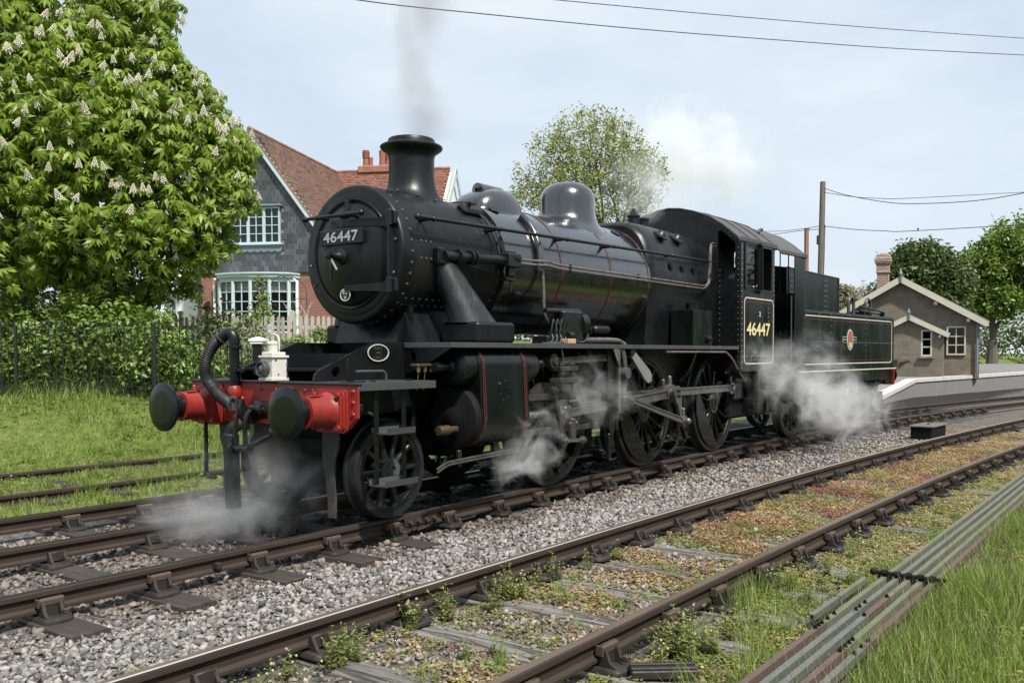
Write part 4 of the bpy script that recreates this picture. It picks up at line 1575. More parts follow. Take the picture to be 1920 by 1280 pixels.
# steps below the front platform
m = MB()
for x in (-.46, -.12):
    m.box((x, -1.10, .80), (.055, .012, .88), .003)
st = m.build('footstep', 'black_paint', loco)
for z, w in ((.84, .34), (.385, .40)):
    m = MB()
    m.prism([(-.10, .0), (.10, 0), (.11, .055), (.10, .055), (.09, .012), (-.09, .012), (-.10, .055), (-.11, .055)], w, (-.29, -1.14, z), (0, -1, 0), (0, 0, 1))
    m.build('step_tray', 'grey_plate', st)
m = MB()
m.tube([(-.46, -1.09, 1.0), (-.60, -.8, 1.15)], .018, 6)
m.box((-.68, -1.13, 1.08), (.05, .05, .07), .01)
m.build('step_stay', 'black_paint', st)
for sgn in (-1, 1):
    m = MB()
    g = [(-.10, 1.0), (.12, 1.0), (.10, .72), (.055, .62), (.04, .45), (.06, .30), (.055, .10), (-.035, .10), (-.04, .30), (-.075, .48), (-.10, .62)]
    m.prism(g, .02, (-.66, sgn * .74, 0), (0, sgn, 0), (0, 0, 1))
    m.build('guard_iron', 'guard_paint', loco)

# ------------------------------------------------------------------ cab
CF, CB = 7.2, 8.62
roof = [(1.225, 3.30), (1.19, 3.345), (1.10, 3.42), (.95, 3.545), (.72, 3.695), (.45, 3.80), (.2, 3.865), (0, 3.885)]
cab_p = [(-1.225, 1.26)] + [(-y, z) for y, z in roof] + [(y, z) for y, z in roof[-2::-1]] + [(1.225, 1.26)]
wn = [(.848, 3.455), (.88, 3.475), (.92, 3.46), (1.12, 3.285), (1.137, 3.25), (1.137, 2.73), (1.12, 2.705), (.865, 2.72), (.845, 2.74)]
m = MB()
m.prism(cab_p, .014, (CF, 0, 0), (0, 1, 0), (0, 0, 1), holes=[[(y, z) for y, z in wn], [(-y, z) for y, z in wn]])
cab = m.build('cab', 'black_paint', loco)
for sgn in (-1, 1):
    m = MB()
    m.prism([(7.207, 1.26), (CB, 1.26), (CB, 3.30), (7.207, 3.30)], .012, (0, sgn * 1.222, 0), (1, 0, 0), (0, 0, 1), holes=[ring_poly(1.10, .70, .03, 3, (7.915, 2.915))])
    cs = m.build('cab_side', 'green_black_paint', loco)
    if sgn > 0:
        continue
    y = -1.222
    m = MB()
    m.prism(ring_poly(1.14, .74, .04, 3, (7.915, 2.915)), .02, (0, y - .012, 0), (1, 0, 0), (0, 0, 1), holes=[ring_poly(1.08, .68, .03, 3, (7.915, 2.915))])
    m.box((7.92, y - .02, 2.915), (.06, .04, .80), .006)
    m.box((7.92, y - .035, 3.29), (.10, .06, .05), .008)
    m.box((7.92, y - .035, 2.53), (.10, .06, .05), .008)
    m.build('window_surround', 'black_paint', cs)
    m = MB()
    m.prism(ring_poly(.50, .66, .02, 2, (7.635, 2.915)), .02, (0, y - .004, 0), (1, 0, 0), (0, 0, 1), holes=[ring_poly(.43, .59, .02, 2, (7.635, 2.915))])
    m.build('window_sash', 'black_paint', cs)
    m = MB()
    m.box((7.635, y - .004, 2.915), (.44, .005, .60))
    m.build('window_pane', 'clear_glass', cs)
    m = MB()
    m.box((7.92, y - .055, 2.915), (.018, .05, .72), .004)
    m.build('wind_deflector', 'black_paint', cs)
    # cream panel line, inner red line
    m = MB()
    m.prism(ring_poly(1.24, 1.06, .10, 6, (7.955, 1.90)), .003, (0, y - .008, 0), (1, 0, 0), (0, 0, 1), holes=[ring_poly(1.20, 1.02, .085, 6, (7.955, 1.90))])
    m.build('cab_lining', 'cream_line', cs)
    m = MB()
    m.prism(ring_poly(1.12, .93, .06, 6, (7.955, 1.90)), .003, (0, y - .008, 0), (1, 0, 0), (0, 0, 1), holes=[ring_poly(1.10, .915, .055, 6, (7.955, 1.90))])
    m.build('cab_red_lining', 'red_line', cs)
    text_obj('46447', 'cab_numerals', 'cream_letter', cs, (7.43, y - .011, 1.825), (1, 0, 0), (0, 0, 1), .215, .98, .002, bold=.018)
    text_obj('2', 'power_class_numeral', 'cream_letter', cs, (7.93, y - .011, 2.14), (1, 0, 0), (0, 0, 1), .075, .075, .002, bold=.02)
    cr_ = MB()
    for z in np.arange(1.32, 3.28, .085):
        cr_.rivet((7.25, y - .006, z), (0, -1, 0), .011)
        cr_.rivet((8.585, y - .006, z), (0, -1, 0), .011)
        cr_.rivet((CF - .007, -1.19, z), (-1, 0, 0), .008)
        if z < 2.9:
            cr_.rivet((CF - .007, -.88, z), (-1, 0, 0), .008)
    for x in np.arange(7.33, 8.56, .075):
        cr_.rivet((x, y - .006, 1.50), (0, -1, 0), .011)
    for k in range(4):
        cr_.rivet((8.35, y - .006, 2.28 - .07 * k), (0, -1, 0), .010)
    for z in (2.45, 2.47):
        for x in np.arange(7.3, 8.5, .16):
            cr_.rivet((x, y - .006, 2.47), (0, -1, 0), .008)
    for yy in np.linspace(-1.15, 1.15, 40):
        zz = np.interp(abs(yy), [p[0] for p in roof[::-1]], [p[1] for p in roof[::-1]])
        cr_.rivet((CF - .007, yy, zz - .05), (-1, 0, 0), .008)
    cr_.build('cab_rivets', 'rivet_pale', cs, kind='stuff')
# roof sheet with ribs and the sliding ventilator
m = MB()
rf = [(1.25, 3.285)] + [(y + .012 * y, z + .014) for y, z in roof]
ro = [(-y, z) for y, z in rf] + [(y, z) for y, z in rf[-2::-1]]
m.loft([[V(x, y, z) for y, z in ro] + [V(x, y * .985, z - .016) for y, z in ro[::-1]] for x in (CF - .05, CB + .08)])
rfo = m.build('cab_roof', 'roof_paint', loco)
for x in (7.62, 8.10, 8.64):
    m = MB()
    m.loft([[V(xx, y * 1.006, z + .012) for y, z in ro] + [V(xx, y * .98, z - .02) for y, z in ro[::-1]] for xx in (x - .02, x + .02)])
    m.build('roof_rib', 'roof_paint', rfo)
m = MB()
m.prism([(7.16, 3.33), (8.68, 3.345), (8.68, 3.27), (7.16, 3.255)], .012, (0, -1.262, 0), (1, 0, 0), (0, -.35, .94))
m2 = MB()
m2.box((7.92, -1.25, 3.325), (1.5, .012, .07), .003)
gt = m2.build('rain_strip', 'roof_paint', rfo)
for x in np.arange(7.22, 8.66, .09):
    rv.rivet((x, -1.258, 3.325), (0, -1, 0), .011)
m = MB()
m.tube(arc([(8.58, -.95, 3.58), (8.62, -.98, 3.64), (8.66, -.99, 3.62)], 3), .025, 6)
m.build('roof_ventilator', 'roof_paint', rfo)
# inside of the cab
m = MB()
m.box((7.9, 0, 1.66), (1.35, 2.38, .03))
m.box((7.45, 0, 2.45), (.45, 1.5, 1.5), .05)
m.box((7.55, -.85, 2.05), (.4, .5, .8), .02)
m.build('cab_floor_and_backhead', 'sooty_black', loco)
m = MB()
m.prism([(7.22, 2.2), (8.60, 2.2), (8.60, 3.28), (7.22, 3.28)], .006, (0, 1.205, 0), (1, 0, 0), (0, 0, 1), holes=[ring_poly(1.10, .70, .03, 3, (7.915, 2.915))])
ri = [(y * .97, z - .03) for y, z in roof]
ri = [(-y, z) for y, z in ri] + [(y, z) for y, z in ri[-2::-1]]
m.loft([[V(x, y, z) for y, z in ri] for x in (7.24, 8.58)], closed=False)
m.build('cab_inner_lining', 'cream_paint', loco)
m = MB()
for k in range(4):
    m.tube([(7.70, -.5 + .33 * k, 2.3), (7.70, -.45 + .33 * k, 3.1)], .018, 8)
m.lathe([(.09, 0), (.09, .03), (.03, .04)], (7.69, -.3, 2.95), (1, 0, 0), 16)
m.lathe([(.09, 0), (.09, .03), (.03, .04)], (7.69, .2, 2.95), (1, 0, 0), 16)
m.build('cab_gauge', 'brass_dull', loco)
m = MB()
m.tube([(8.66, -1.20, 1.5), (8.66, -1.20, 2.6)], .014, 8)
m.build('cab_handrail', 'grey_plate', loco)
m = MB()
for x in (8.1, 8.5):
    m.box((x, -1.16, .90), (.05, .012, .75), .003)
m.box((8.3, -1.2, .55), (.46, .2, .02), .004)
m.box((8.3, -1.2, .92), (.46, .2, .02), .004)
m.build('cab_step', 'black_paint', loco)
m = MB()
m.box((7.95, -.75, .95), (.5, .3, .35), .03)
m.tube([(7.7, -.9, 1.1), (8.4, -.9, 1.1)], .05, 10)
m.build('injector', 'oily_black', loco)
rv.build('rivets', 'rivet_grey', loco, kind='stuff')
# ------------------------------------------------------------------ tender, on the start of the curve
TA = -.066
ten = empty('tender', 'black lined tender with a crest on its side, coupled behind the cab', 'tender', (9.7, -.10, 0), TA)
W = 1.22
m = MB()
m.box((2.50, 0, 1.755), (5.16, 2 * W - .03, 1.10), .012)
m.box((2.5, 0, 2.315), (5.12, 2 * W - .06, .02), .004)
tk = m.build('tank', 'green_black_paint', ten)
m = MB()
m.box((2.55, -W + .004, 1.21), (5.22, .05, .022), .004)
m.build('tank_beading', 'cream_line', tk)
m = MB()
m.box((2.5, 0, 1.13), (5.16, 2.2, .16))
m.prism([(.1, 1.19), (5.18, 1.19), (5.18, .88), (4.85, .88), (4.72, .98), (.1, .98)], .02, (0, -1.12, 0), (1, 0, 0), (0, 0, 1))
m.prism([(.1, 1.19), (5.18, 1.19), (5.18, .88), (4.85, .88), (4.72, .98), (.1, .98)], .02, (0, 1.12, 0), (1, 0, 0), (0, 0, 1))
m.box((.2, 0, .9), (.3, 2.2, .4))
fr_ = m.build('tender_frame', 'black_paint', ten)
m = MB()
m.box((5.20, 0, 1.03), (.03, 2.36, .36), .004)
m.build('rear_buffer_beam', 'red_paint', ten)
for sgn in (-1, 1):
    m = MB()
    m.lathe([(.14, 0), (.13, .25), (.10, .26), (.10, .42), (.22, .425), (.225, .45), (0, .47)], (5.215, sgn * .87, 1.055), (1, 0, 0), 28)
    m.build('rear_buffer', 'black_paint', ten)
# lining on the near side
m = MB()
m.prism(ring_poly(4.98, .90, .09, 6, (2.44, 1.785)), .003, (0, -W + .012, 0), (1, 0, 0), (0, 0, 1), holes=[ring_poly(4.93, .86, .075, 6, (2.44, 1.785))])
m.build('tank_lining', 'cream_line', tk)
m = MB()
m.prism(ring_poly(4.85, .765, .05, 6, (2.44, 1.785)), .003, (0, -W + .012, 0), (1, 0, 0), (0, 0, 1), holes=[ring_poly(4.83, .75, .045, 6, (2.44, 1.785))])
m.build('tank_red_lining', 'red_line', tk)
r_ = MB()
for x in np.arange(-.02, 5.05, .06):
    r_.rivet((x, -W + .014, 1.755), (0, -1, 0), .0085)
for x in (.88, 1.45, 2.42, 3.33):
    for z in np.arange(1.36, 2.3, .115):
        if abs(z - 1.8) > .22 or x != 2.42:
            r_.rivet((x, -W + .014, z), (0, -1, 0), .011)
# crest: an oval ring with a rampant beast and crown, on a lined bar
cx, cz = 2.42, 1.81
m = MB()
m.box((cx - .26, -W + .010, cz), (.22, .004, .115))
m.box((cx + .26, -W + .010, cz), (.22, .004, .115))
em = m.build('crest_bar', 'cream_line', tk)
m = MB()
for s_ in (-1, 1):
    for dz in (-.028, .028):
        m.box((cx + s_ * .265, -W + .006, cz + dz), (.19, .004, .038))
m.build('crest_bar_field', 'green_black_paint', em)
m = MB()
m.prism(ell(.165, .205, 40), .006, (cx, -W + .004, cz), (1, 0, 0), (0, 0, 1))
m.build('crest_oval', 'cream_line', em)
m = MB()
m.prism(ell(.14, .18, 40), .006, (cx, -W + .000, cz), (1, 0, 0), (0, 0, 1))
m.build('crest_field', 'crest_grey', em)
m = MB()   # a small standing lion holding a wheel
lion = [(-.055, -.06), (-.03, -.06), (-.025, -.01), (.0, -.02), (.03, -.065), (.06, -.06), (.045, -.02), (.055, .03), (.085, .05), (.09, .1), (.07, .1), (.065, .06), (.04, .06), (.045, .10), (.02, .135),
        (-.01, .14), (-.035, .115), (-.07, .105), (-.07, .085), (-.04, .085), (-.05, .05), (-.09, .05), (-.085, .03), (-.045, .025), (-.05, -.02)]
m.prism([(x, z + .03) for x, z in lion], .006, (cx, -W - .004, cz), (1, 0, 0), (0, 0, 1))
m.build('crest_lion', 'emblem_red', em)
m = MB()
m.prism(ell(.075, .05, 20), .006, (cx, -W - .004, cz - .105), (1, 0, 0), (0, 0, 1), holes=[ell(.03, .02, 12)])
m.build('crest_crown', 'crest_gold', em)
# shelter at the front of the tender with its windows and the narrow coal bunker
m = MB()
m.prism([(-.24, 1.22), (.22, 1.22), (.22, 3.20), (-.24, 3.24)], .014, (0, -W + .006, 0), (1, 0, 0), (0, 0, 1))
m.prism([(-.24, 1.22), (.22, 1.22), (.22, 3.20), (-.24, 3.24)], .014, (0, W - .006, 0), (1, 0, 0), (0, 0, 1))
sh = m.build('tender_cab_side', 'green_black_paint', ten)
for z in np.arange(1.35, 3.2, .12):
    r_.rivet((.19, -W - .003, z), (0, -1, 0), .009)
tp = [(-1.2, 2.30)] + [(-y * .985, z - .05) for y, z in roof] + [(y * .985, z - .05) for y, z in roof[-2::-1]] + [(1.2, 2.30)]
w2 = [(.58, 3.46), (.62, 3.52), (.78, 3.52), (1.08, 3.26), (1.10, 3.2), (1.10, 2.62), (.58, 2.62)]
m = MB()
m.prism(tp, .014, (.20, 0, 0), (0, 1, 0), (0, 0, 1), holes=[w2, [(-y, z) for y, z in w2], [(-.08, 2.7), (.17, 2.7), (.17, 3.42), (.14, 3.46), (-.05, 3.46), (-.08, 3.42)]])
bk = m.build('tender_cab_back', 'black_paint', ten)
m = MB()
for y in (.76, .92):
    m.tube([(.17, -y, 2.62), (.17, -y, 3.5)], .012, 6)
    m.tube([(.17, y, 2.62), (.17, y, 3.5)], .012, 6)
m.build('window_bar', 'black_paint', bk)
m = MB()
rf2 = [(1.235, 3.24)] + [(y * 1.005, z - .035) for y, z in roof]
ro2 = [(-y, z) for y, z in rf2] + [(y, z) for y, z in rf2[-2::-1]]
m.loft([[V(x, y, z) for y, z in ro2] + [V(x, y * .985, z - .016) for y, z in ro2[::-1]] for x in (-.85, .26)])
m.box((-.28, -1.235, 3.265), (1.05, .012, .06), .003)
m.build('tender_cab_roof', 'roof_paint', ten)
m = MB()
bw = .86
m.loft([[V(x, -bw, z0), V(x, -bw, z1), V(x, -bw * .55, z1 + h), V(x, bw * .55, z1 + h), V(x, bw, z1), V(x, bw, z0)] for x, z0, z1, h in ((.23, 2.30, 3.10, .06), (2.72, 2.30, 3.05, .0))])
bun = m.build('coal_bunker', 'green_black_paint', ten, sharp=20)
m = MB()
m.tube([(.24, -bw - .004, 3.10), (2.72, -bw - .004, 3.05), (2.725, -bw - .004, 2.32)], .014, 6)
m.build('bunker_beading', 'grey_plate', bun)
for x in (.42, .5, 2.0, 2.08):
    for z in np.arange(2.36, 3.04, .1):
        r_.rivet((x, -bw - .002, z), (0, -1, 0), .012)
m = MB()
m.box((-.02, -.86, 1.80), (.02, .7, 1.45), .01)
m.box((-.35, .2, 1.75), (.3, 1.6, 1.5))
m.box((-.5, 0, 1.23), (1.0, 2.3, .04))
m.build('tender_front_plate', 'black_paint', ten)
m = MB()
m.tube([(-.24, -1.16, 1.4), (-.24, -1.16, 2.55)], .014, 8)
m.build('tender_handrail', 'grey_plate', ten)
# tank top fittings
for x in (3.30, 4.30):
    m = MB()
    m.tube(arc([(x, -.85, 2.32), (x, -.85, 2.55), (x + .03, -.85, 2.66), (x + .14, -.85, 2.71), (x + .25, -.85, 2.66), (x + .28, -.85, 2.55), (x + .28, -.85, 2.32)], 5), .035, 10)
    m.build('tank_vent', 'grey_plate', ten)
m = MB()
m.lathe([(.26, 2.32), (.26, 2.42), (.28, 2.43), (.28, 2.45), (.1, 2.47)], (4.75, -.55, 0), (0, 0, 1), 24)
m.tube([(3.6, -.98, 2.52), (5.05, -1.0, 2.44)], .022, 8)
m.tube([(3.8, -.9, 2.44), (5.0, -.9, 2.40)], .022, 8)
m.box((5.06, -.95, 2.40), (.08, .1, .1), .02)
m.build('water_filler', 'black_paint', ten)
m = MB()
m.box((5.16, -.7, 1.8), (.05, .05, 1.1))
for z in np.arange(1.4, 2.4, .22):
    m.box((5.20, -.85, z), (.05, .35, .03))
m.box((5.20, -1.02, 1.8), (.04, .03, 1.1))
m.build('rear_ladder', 'black_paint', ten)
TW = wheel_meshes(.54, 12, .12, 'tender')
for x in (.55, 2.44, 4.33):
    put_wheel('tender_wheel', TW, 12, x, .54, -1, ten)
    put_wheel('tender_wheel', TW, 12, x, .54, 1, ten)
    m = MB()
    m.cyl((x, -.8, .54), (x, .8, .54), .08, .08, 14)
    m.build('tender_axle', 'sooty_black', ten)
    m = MB()
    m.box((x, -1.04, .54), (.30, .22, .34), .04)
    m.box((x, -1.16, .56), (.22, .06, .22), .02)
    m.box((x, -1.15, .70), (.26, .05, .05), .01)
    m.box((x, -1.0, .36), (.40, .1, .06), .01)
    m.prism([(x - .45, .98), (x + .45, .98), (x + .30, .66), (x + .22, .36), (x + .15, .36), (x + .15, .74), (x - .15, .74), (x - .15, .36), (x - .22, .36), (x - .30, .66)], .025, (0, -.98, 0), (1, 0, 0), (0, 0, 1))
    ab = m.build('axlebox', 'oily_black', ten)
    m = MB()
    for k in range(6):
        L_ = 1.05 - .15 * k
        m.box((x, -1.02, .92 - .018 * k), (L_, .09, .016), .003)
    m.box((x, -1.02, .86), (.12, .11, .17), .01)
    m.build('leaf_spring', 'oily_black', ab)
    m = MB()
    for s_ in (-1, 1):
        m.box((x + s_ * .21, -1.10, .50), (.05, .06, .44), .012)
    m.box((x, -1.12, .44), (.46, .03, .03), .006)
    m.build('axlebox_keep', 'grey_plate', ab)
m = MB()
m.prism([(3.55, 1.0), (3.72, 1.0), (3.66, .25), (3.58, .25)], .03, (0, -.80, 0), (1, 0, 0), (0, 0, 1))
m.box((1.45, -1.0, .95), (.12, .06, .30), .01)
m.box((3.4, -1.0, .95), (.12, .06, .30), .01)
m.tube([(.2, -.7, .3), (5.0, -.7, .3)], .025, 8)
m.tube([(4.95, -.6, .7), (5.05, -.6, .3), (5.0, -.6, .15)], .04, 8)
m.build('tender_brake_gear', 'oily_black', ten)
m = MB()
for x in (-.1, .24):
    m.box((x, -1.16, .95), (.05, .012, .6), .003)
for z in (.66, .95):
    m.box((.07, -1.18, z), (.42, .16, .02), .004)
m.build('tender_step', 'black_paint', ten)
r_.build('tender_rivets', 'rivet_pale', ten, kind='stuff')

# ------------------------------------------------------------------ head lamp standing on the buffer beam
lp = empty('head_lamp', 'white oil lamp with round lens and carrying loop on the red buffer beam', 'lamp', (-.72, -.05, 1.30))
m = MB()
m.box((0, 0, .015), (.20, .19, .03), .004)
m.box((0, 0, .115), (.165, .175, .18), .006)
m.box((0, 0, .22), (.19, .20, .022), .004)
m.box((0, 0, .245), (.15, .16, .035), .008)
m.build('lamp_body', 'lamp_white', lp)
m = MB()
m.lathe([(.055, .26), (.055, .33), (.06, .335), (.06, .345), (.045, .36), (0, .365)], (0, 0, 0), (0, 0, 1), 24)
m.build('lamp_chimney', 'lamp_white', lp)
m = MB()
m.tube(arc([(.0, .078, .225), (.0, .078, .36), (.0, .06, .405), (.0, 0, .425), (.0, -.06, .405), (.0, -.078, .36), (.0, -.078, .29)], 5), .0085, 8)
m.build('lamp_handle', 'lamp_white', lp)
m = MB()
m.lathe([(.072, 0), (.072, .055), (.068, .06), (.058, .06), (.056, .05), (.056, 0)], (-.08, .02, .11), (-1, 0, 0), 28)
hd = m.build('lens_hood', 'grey_plate', lp)
m = MB()
m.lathe([(.057, .03), (.04, .048), (.02, .056), (0, .058)], (-.08, .02, .11), (-1, 0, 0), 24)
m.build('lens', 'lens_glass', hd)
m = MB()
for z in (.05, .15):
    m.cyl((.075, -.094, z - .02), (.075, -.094, z + .02), .007, .007, 6)
m.box((-.05, -.09, .19), (.02, .006, .012))
m.box((-.02, -.09, .06), (.012, .006, .012))
m.build('lamp_hinge', 'grey_plate', lp)

# ------------------------------------------------------------------ driver looking out of the cab


def skin_body(name, joints, edges, mat, parent, levels=2):
    me = bpy.data.meshes.new(name)
    me.from_pydata([j[0] for j in joints], edges, [])
    o = bpy.data.objects.new(name, me)
    COL.objects.link(o)
    md = o.modifiers.new('skin', 'SKIN')
    for i, j in enumerate(joints):
        r = j[1]
        me.skin_vertices[0].data[i].radius = (r, r) if not isinstance(r, tuple) else r
    me.skin_vertices[0].data[0].use_root = True
    ss = o.modifiers.new('sub', 'SUBSURF')
    ss.levels = ss.render_levels = levels
    me.materials.append(MATS[mat])
    dg = bpy.context.evaluated_depsgraph_get()
    m2 = bpy.data.meshes.new_from_object(o.evaluated_get(dg))
    bpy.data.objects.remove(o)
    m2.shade_smooth()
    ob = bpy.data.objects.new(name, m2)
    COL.objects.link(ob)
    ob.parent = parent
    return ob


dr = empty('person', 'person in a pale shirt seated behind the cab window with a forearm on the sill', 'person', (8.0, -.90, 1.72))
J = [((.12, .10, .52), .13), ((.10, .08, .75), .14), ((.08, .06, .98), .155), ((.06, .05, 1.10), .09), ((.05, .04, 1.17), .055),
     ((.08, -.11, 1.06), .07), ((.03, -.24, .86), .05), ((-.10, -.30, .90), .043), ((-.22, -.29, .90), .036),
     ((.08, .23, 1.05), .07), ((.04, .32, .82), .05), ((-.16, .26, .80), .042),
     ((.04, -.02, .46), .10), ((-.28, -.02, .44), .08), ((-.30, .0, .10), .06), ((.04, .20, .46), .10), ((-.28, .24, .44), .08), ((-.30, .24, .10), .06)]
E_ = [(0, 1), (1, 2), (2, 3), (3, 4), (3, 5), (5, 6), (6, 7), (7, 8), (3, 9), (9, 10), (10, 11), (0, 12), (12, 13), (13, 14), (0, 15), (15, 16), (16, 17)]
skin_body('body', J, E_, 'shirt', dr)
m = MB()
m.ball((.03, .03, 1.33), .115, 16, 12, (.98, .82, 1.12))
m.tube([(.04, .035, 1.14), (.035, .03, 1.25)], .055, 12)
m.prism([(0, 0), (.035, -.05), (0, -.055)], .03, (-.085, .03, 1.345), (-1, 0, 0), (0, 0, 1))
for s_ in (-1, 1):
    m.ball((-.074, .03 + s_ * .035, 1.352), .012, 8, 6)
    m.ball((.04, .03 + s_ * .095, 1.33), .028, 8, 6, (.8, .4, 1.2))
m.box((-.078, .03, 1.268), (.012, .045, .012), .004)
m.build('head', 'skin', dr)
m = MB()
m.ball((.05, .03, 1.375), .118, 16, 10, (1.0, .86, .92))
m.build('hair', 'hair_grey', dr)
fl = [((-.10, -.30, .90), .042), ((-.22, -.29, .90), .036), ((-.29, -.285, .895), (.04, .022)), ((-.34, -.285, .89), (.038, .018))]
skin_body('forearm', fl, [(0, 1), (1, 2), (2, 3)], 'skin', dr)
for k in range(4):
    L_ = (.075, .085, .08, .06)[k]
    y = -.315 + .021 * k
    m = MB()
    m.tube([(-.35, y, .892), (-.35 - L_ * .5, y, .895), (-.35 - L_ * .85, y, .88), (-.35 - L_, y, .86)], [.0105, .010, .009, .007], 8)
    m.build('finger', 'skin', dr)
m = MB()
m.tube([(-.29, -.325, .89), (-.325, -.345, .885), (-.36, -.345, .875)], [.013, .012, .009], 8)
m.build('thumb', 'skin', dr)
# ------------------------------------------------------------------ ground


def smooth(a, b, x):
    t = np.clip((x - a) / (b - a), 0, 1)
    return t * t * (3 - 2 * t)


def curve1(x):      # the line under the engine begins to bend beyond the cab
    return -.0045 * np.maximum(0, np.minimum(x, 45) - 5) ** 2 - .36 * np.maximum(0, x - 45)


def curve2(x):
    x = np.asarray(x, dtype=float)
    return -.0030 * (np.minimum(x, 30) + 1) ** 2 * (x > -1) - .186 * np.maximum(0, x - 30)


def bank(x, y):
    d = (x - 2.42) * .818 + (y - 8.29) * .575
    b = .92 * smooth(-2.7, -.15, d) + .65 * smooth(.6, 7, d) + .55 * smooth(8, 14, d)
    return b * smooth(5.5, 8.3, y) * (1 - .45 * smooth(26, 40, x))


def ground_z(x, y):
    x = np.asarray(x, dtype=float)
    y = np.asarray(y, dtype=float)
    z = np.full(np.broadcast(x, y).shape, -.235)
    z = z + .115 * smooth(2.75, 3.3, y) * (1 - smooth(16, 20, x))
    yc = y - curve2(x)
    z = z + .02 * smooth(-5.0, -5.5, yc)
    z = z + bank(x, y)
    z = z + .012 * np.sin(3.1 * x + 1.7 * y) * np.sin(2.3 * y - 1.1 * x)
    return z


xs = np.concatenate([np.arange(-400, -30, 40), np.arange(-30, -8, 3), np.arange(-8, 16, .22), np.arange(16, 60, 1.2), np.arange(60, 140, 8), np.arange(140, 900, 60)])
ys = np.concatenate([np.arange(-700, -40, 60), np.arange(-40, -10, 3), np.arange(-10, 16, .22), np.arange(16, 60, 1.2), np.arange(60, 900, 60)])
XX, YY = np.meshgrid(xs, ys, indexing='ij')
ZZ = ground_z(XX, YY)
gv = np.stack([XX, YY, ZZ], -1).reshape(-1, 3)
ny = len(ys)
ii, jj = np.meshgrid(np.arange(len(xs) - 1), np.arange(ny - 1), indexing='ij')
a_ = (ii * ny + jj).ravel()
gf = np.stack([a_, a_ + ny, a_ + ny + 1, a_ + 1], -1)


def ground_material():
    m = bpy.data.materials.new('ground')
    m.use_nodes = True
    nt = m.node_tree
    L = nt.links.new
    b = nt.nodes['Principled BSDF']
    b.inputs['Roughness'].default_value = .9
    b.inputs['Specular IOR Level'].default_value = .2
    g = nt.nodes.new('ShaderNodeNewGeometry')
    sx = nt.nodes.new('ShaderNodeSeparateXYZ')
    L(g.outputs['Position'], sx.inputs[0])

    def noise(s, d=6, r=.6):
        n = nt.nodes.new('ShaderNodeTexNoise')
        n.inputs['Scale'].default_value, n.inputs['Detail'].default_value, n.inputs['Roughness'].default_value = s, d, r
        L(g.outputs['Position'], n.inputs['Vector'])
        return n.outputs['Fac']

    def math_(op, a, bb):
        n = nt.nodes.new('ShaderNodeMath')
        n.operation = op
        for i, v in enumerate((a, bb)):
            if isinstance(v, (int, float)):
                n.inputs[i].default_value = v
            else:
                L(v, n.inputs[i])
        return n.outputs[0]

    def ramp(f, *st):
        r = nt.nodes.new('ShaderNodeValToRGB')
        el = r.color_ramp.elements
        while len(el) < len(st):
            el.new(.5)
        for e, (p, c) in zip(el, st):
            e.position, e.color = p, (*c, 1)
        L(f, r.inputs['Fac'])
        return r.outputs['Color']

    def mix(f, a, bb):
        n = nt.nodes.new('ShaderNodeMix')
        n.data_type = 'RGBA'
        L(f, n.inputs['Factor'])
        L(a, n.inputs['A'])
        L(bb, n.inputs['B'])
        return n.outputs['Result']

    def rng_(v, a, bb):
        n = nt.nodes.new('ShaderNodeMapRange')
        n.inputs['From Min'].default_value, n.inputs['From Max'].default_value = a, bb
        L(v, n.inputs['Value'])
        return n.outputs['Result']
    y = math_('ADD', sx.outputs['Y'], math_('MULTIPLY', math_('SUBTRACT', noise(1.6), .5), .9))
    vor = nt.nodes.new('ShaderNodeTexVoronoi')
    vor.inputs['Scale'].default_value = 22
    L(g.outputs['Position'], vor.inputs['Vector'])
    stone = ramp(vor.outputs['Distance'], (0.0, (.20, .19, .18)), (.5, (.10, .095, .09)), (.8, (.03, .028, .026)))
    dirt = ramp(noise(14, 8, .7), (.3, (.07, .055, .04)), (.7, (.17, .14, .10)))
    soil = mix(rng_(noise(5, 8, .7), .4, .62), stone, dirt)
    grass = ramp(noise(6, 9, .7), (.28, (.04, .06, .012)), (.5, (.10, .135, .028)), (.72, (.17, .18, .06)))
    oil = ramp(noise(3.0, 6, .65), (.3, (.012, .011, .01)), (.75, (.035, .032, .03)))
    # track bed between the rails under the engine is black with oil
    c = mix(rng_(y, -1.9, -2.4), stone, soil)
    c = mix(math_('MULTIPLY', rng_(y, -.9, -.4), rng_(sx.outputs['X'], -1.8, -.6)), c, oil)
    c = mix(rng_(y, 2.7, 3.05), c, grass)
    c = mix(rng_(y, -5.3, -5.7), c, grass)
    c = mix(rng_(sx.outputs['X'], 60, 90), c, grass)
    L(c, b.inputs['Base Color'])
    bp = nt.nodes.new('ShaderNodeBump')
    bp.inputs['Strength'].default_value = .6
    bp.inputs['Distance'].default_value = .03
    L(noise(40, 6, .7), bp.inputs['Height'])
    L(bp.outputs['Normal'], b.inputs['Normal'])
    MATS['ground'] = m


ground_material()
go = np_obj('ground', gv, gf, 'ground', smooth=True, kind='structure')

# ------------------------------------------------------------------ bullhead rails in chairs on timber sleepers


def rail_section():
    h = [(.0, .0), (.028, -.001), (.034, -.006), (.035, -.014), (.034, -.038), (.022, -.046), (.010, -.056), (.0095, -.105), (.022, -.118), (.034, -.124), (.034, -.142), (.028, -.146), (0, -.146)]
    return h + [(-y, z) for y, z in h[-2:0:-1]]


